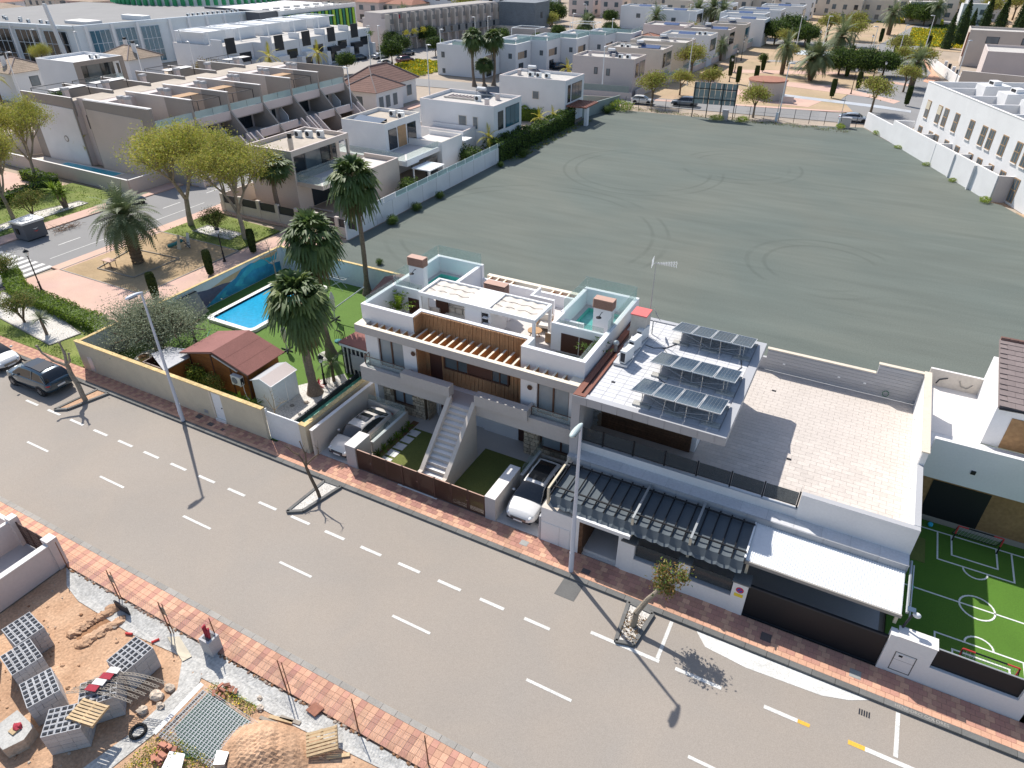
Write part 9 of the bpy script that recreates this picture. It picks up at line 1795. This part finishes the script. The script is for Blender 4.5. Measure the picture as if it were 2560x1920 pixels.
for i in range(7):
    put(yucca('leafy_plant','glossy leafy plant in the villa bed',.12,.42,1,'leaf_mid' if i % 2 else 'leaf_bright',20+i,40,.04),-21.62,23.5+i*.62,i*40,['glossy plant nearest the slatted gate in the villa bed','second glossy plant from the gate','third glossy plant from the gate','middle glossy plant of the villa bed','glossy plant beside the third stepping slab from the house','glossy plant second from the stone wall','glossy plant next to the stone wall'][i],1.15,.16)
put(yucca('leafy_plant','green tuft behind the right driveway wall',.12,.4,1,'leaf_bright',31,30,.04),-13.15,27.2,0,None,1.2,.15);put(yucca('leafy_plant','dark plant below the right stone wall',.12,.4,1,'leaf_mid',32,30,.04),-12.0,28.2,0,None,1.0,.14)
bt1 = bare_tree('pollarded_tree','pollarded bare street tree in the narrow pit beside the cream wall',[([(0,0,0),(-.25,.05,1.0),(-.7,.1,2.1),(-.75,.1,2.7)],.17,.14),([(-.75,.1,2.55),(-1.5,-.2,2.9),(-2.2,-.35,3.4),(-2.45,-.35,3.8)],.10,.05),([(-.75,.1,2.6),(-.85,.3,3.3),(-1.05,.35,4.1)],.12,.05),([(-.75,.1,2.6),(-.35,.2,3.0),(-.15,.2,3.6)],.09,.045)],.17,'bark_pale',3,4);put(bt1,-42.4,19.75)
bt2 = bare_tree('bare_tree','thin crooked bare tree before the villa gate',[([(0,0,0),(-.35,.1,.8),(-.75,.2,1.6),(-.8,.2,1.9)],.10,.07),([(-.8,.2,1.85),(-1.3,.3,2.4),(-1.7,.2,2.6),(-2.0,.1,2.9)],.06,.02),([(-.8,.2,1.85),(-.7,.25,2.7),(-1.0,.3,3.4)],.05,.02),([(-.8,.2,1.85),(-.3,.3,2.5),(.1,.4,2.9),(.15,.4,3.3)],.05,.02)],.1,'bark',5,5);put(bt2,-22.4,19.8)
bt3 = bare_tree('leaning_tree','leaning curved tree with tufts of yellow brown leaves by the modern house',[([(0,0,0),(.05,.1,.9),(.4,.4,1.7),(.75,.6,2.3)],.15,.10),([(.7,.55,2.2),(.9,.7,2.9),(.8,.7,3.4)],.08,.04),([(.7,.55,2.2),(1.2,.8,2.8),(1.5,.9,3.2)],.08,.04)],.15,'bark_pale',4,6)
Pc = np.concatenate([rng.normal(size=(380,3))*np.array([.20,.20,.20])+np.array(c) for c in ((.8,.7,2.75),(.8,.7,3.4),(1.5,.9,3.25),(1.1,.75,2.5))]);link('crown',leaf_mesh('crown',Pc,.07,['leaf_rusty','leaf_ochre','leaf_mid'],[.3,.4,.3]),(0,0,0),bt3);put(bt3,-4.35,19.85)
bt4 = bare_tree('bare_shrub','bare winter shrub behind the white ribbed gate',[([(0,0,0),(0,0,.9)],.05,.04),([(0,0,.9),(-.5,.1,1.4),(-.8,.1,1.6)],.03,.012),([(0,0,.9),(0,.1,1.6),(-.1,.1,2.2)],.03,.012),([(0,0,.9),(.5,.2,1.5),(.9,.3,1.7)],.03,.012)],.05,'bark_pale',7,7);put(bt4,-29.6,24.0);put(bt4,-45.3,40.3,90,'bare tree in front of the mural at the far corner',1.5)
BR = tree('bare_bush','grey brown leafless bush',4.2,.4,.16,4,4,.7,.8,'leaf_brown','leaf_ochre',.10,8,.4,'bark',25,.1);put(BR,-124,104,0,'grey brown leafless bush before the rounded white house',1.4);put(BR,-186,93,0,'brown bush beneath the hall painting',1.5);put(BR,-197,90,50,'brown bush at the left edge below the hall',1.5)
# ================================================================ CARS
sal = car('saloon_car','cream white saloon car with dark sunroof on the left villa driveway','sedan','car_cream',.93,(-.95,-.1,.42),True,True);sal.location = (-23.62,25.05,.15);sal.rotation_euler = (0,0,R(-91));sal['_used'] = 1
su = car('sports_utility_car','white sports utility car with panoramic roof on the right villa driveway','suv','car_white',.95,(-1.5,.25,.50),True,True);su.location = (-11.72,25.15,.15);su.rotation_euler = (0,0,R(-90));su['_used'] = 1
bl = car('compact_suv','dark blue parked car with glass roof beside the narrow tree pit','suv','car_blue',1.02,(-1.5,.3,.52),True,True);bl.location = (-47.15,19.75,.012);bl.rotation_euler = (0,0,R(181));bl['_used'] = 1
wh = car('hatchback','white hatchback cut by the left picture edge','hatch','car_white',1.05,None,True,True);wh.location = (-52.9,19.95,.012);wh.rotation_euler = (0,0,R(0));wh['_used'] = 1
P_ = {m:car('parked_car','parked car',k,m,1.0,None,False) for m,k in (('car_white','hatch'),('car_grey','suv'),('car_silver','sedan'),('car_red','suv'),('car_blue','hatch'))}
CR = [('car_white',-40.8,128.6,5,'white parked car at the corner behind the field wall'),('car_grey',-33.4,130.2,186,'dark grey parked car left of the billboard'),('car_silver',-5.2,131.2,5,'white silver car parked by the field gate'),('car_blue',-74.3,47.0,90,'dark blue car half hidden behind the date palm'),('car_white',-108.3,141.5,80,'white van like car at the meadow corner'),('car_red',-107.0,147.6,80,'dark red car parked beside the flower meadow'),('car_silver',-104.0,161.5,80,'silver car parked near the white gable house'),('car_silver',-116.5,150.5,80,'silver car under the round trees'),('car_grey',-113.5,157.5,80,'dark car between two round trees'),('car_white',-109.5,171,80,'white car behind the gable house'),('car_blue',-119.5,146,80,'dark car at the left end of the parking'),('car_white',-136,207,10,'white car on the far parking'),('car_grey',-143,206,10,'grey car on the far parking'),('car_red',-128,232,10,'red car at the top centre'),('car_blue',-70.5,157,70,'dark blue car by the beige house'),('car_grey',-91,194,80,'grey car near the slate cube'),('car_red',-95,190,80,'red car behind the round tree'),('car_blue',-118.5,66.5,0,'dark car beneath the round tree at the left edge'),('car_blue',-176,93.5,8,'blue car before the glass bays'),('car_blue',-168,94.5,8,'second blue car before the glass bays'),('car_white',-185,92.5,8,'pale car before the painted wall'),('car_silver',-97,212,10,'pale car near the top palms')]
for m,x,y,a,l in CR:dup(P_[m],(x,y,.012),R(a),l,1.0,group='cars parked in the streets beyond')
# ================================================================ LAMPS
ll = street_lamp('street_lamp','tall grey street lamp at the left before the cream wall',8.95,-92,'lamp_grey','lamp_grey',.125,.95);ll.location = (-34.85,21.2,.12);ll['_used'] = 1
lr = street_lamp('street_lamp','tall grey street lamp with weathered head before the modern house',8.85,-92,'lamp_grey','lamp_head',.125,.95);lr.location = (-8.07,21.45,.12);lr['_used'] = 1
fl_ = street_lamp('street_lamp','slim white street lamp',8.6,0,'metal_white','metal_pale',.13,.9,False)
LPS = ((-49.6,130.6,'white lamp post beside the beige house at the field corner'),(-80.3,118,'white lamp post behind the brown tile roof'),(-76.5,90.2,'white lamp post in front of the far townhouses'),(-140,75.2,'white lamp post at the left edge house'),(-66,178,'lamp post among the white row houses'),(-128,92,'lamp post before the speckled hip roof'),(-123,100,'lamp post beside the leafless bush'),(-109.5,137.5,'left lamp post of the pair by the round trees'),(-107.6,139.0,'right lamp post of the pair by the round trees'),(-91.6,140,'lamp post at the meadow edge'),(-98,166,'lamp post before the grey balconies'),(-96,169,'second lamp post before the grey balconies'),(-38.5,150,'lamp post by the park wall'),(-16.5,127.0,'lamp post cut off behind the water tank'),(-7.5,190,'lamp post at the street junction'),(-2,196,'lamp post on the right of the junction'),(-26,206,'lamp post by the pale court'),(-20,210,'second lamp post by the pale court'),(3.5,224,'lamp post at the flower field corner'),(-170,98,'lamp post before the glass bays, left'),(-158,100,'lamp post before the glass bays, right'),(-80,186,'lamp post at the small pergola'),(-88,214,'lamp post by the slate cube'),(9.8,172,'lamp post over the beige wall at the right'),(-60,226,'lamp post by the palm cluster'),(-120,206,'lamp post on the far parking'))
for i,(x,y,l) in enumerate(LPS):dup(fl_,(x,y,0),R([90,0,180,45][i % 4]),l,group='slim white street lamps beyond')
pk = lantern('park_lamp','black park lantern',4.0)
for i,(x,y) in enumerate(((-31.8,158.2),(-33.6,171.3),(-7.9,156.2),(-5.4,177.5),(-3.4,168),(-18,182),(-27,194),(-14,205),(-22,218),(-9,214),(-36,189),(-30,240))):dup(pk,(x,y,0),0,['park lantern above the billboard, left','park lantern above the billboard, right','park lantern beside the clipped cypress right of the clumped palms','park lantern below the umbrella pines','park lantern left of the large date palm','park lantern behind the clumped palms','park lantern on the far path','park lantern at the pale court','park lantern above the pale court','park lantern by the street junction','park lantern at the villa wall','park lantern in the far upper park'][i],1.15,group='black lanterns in the sandy park')
finish_used()
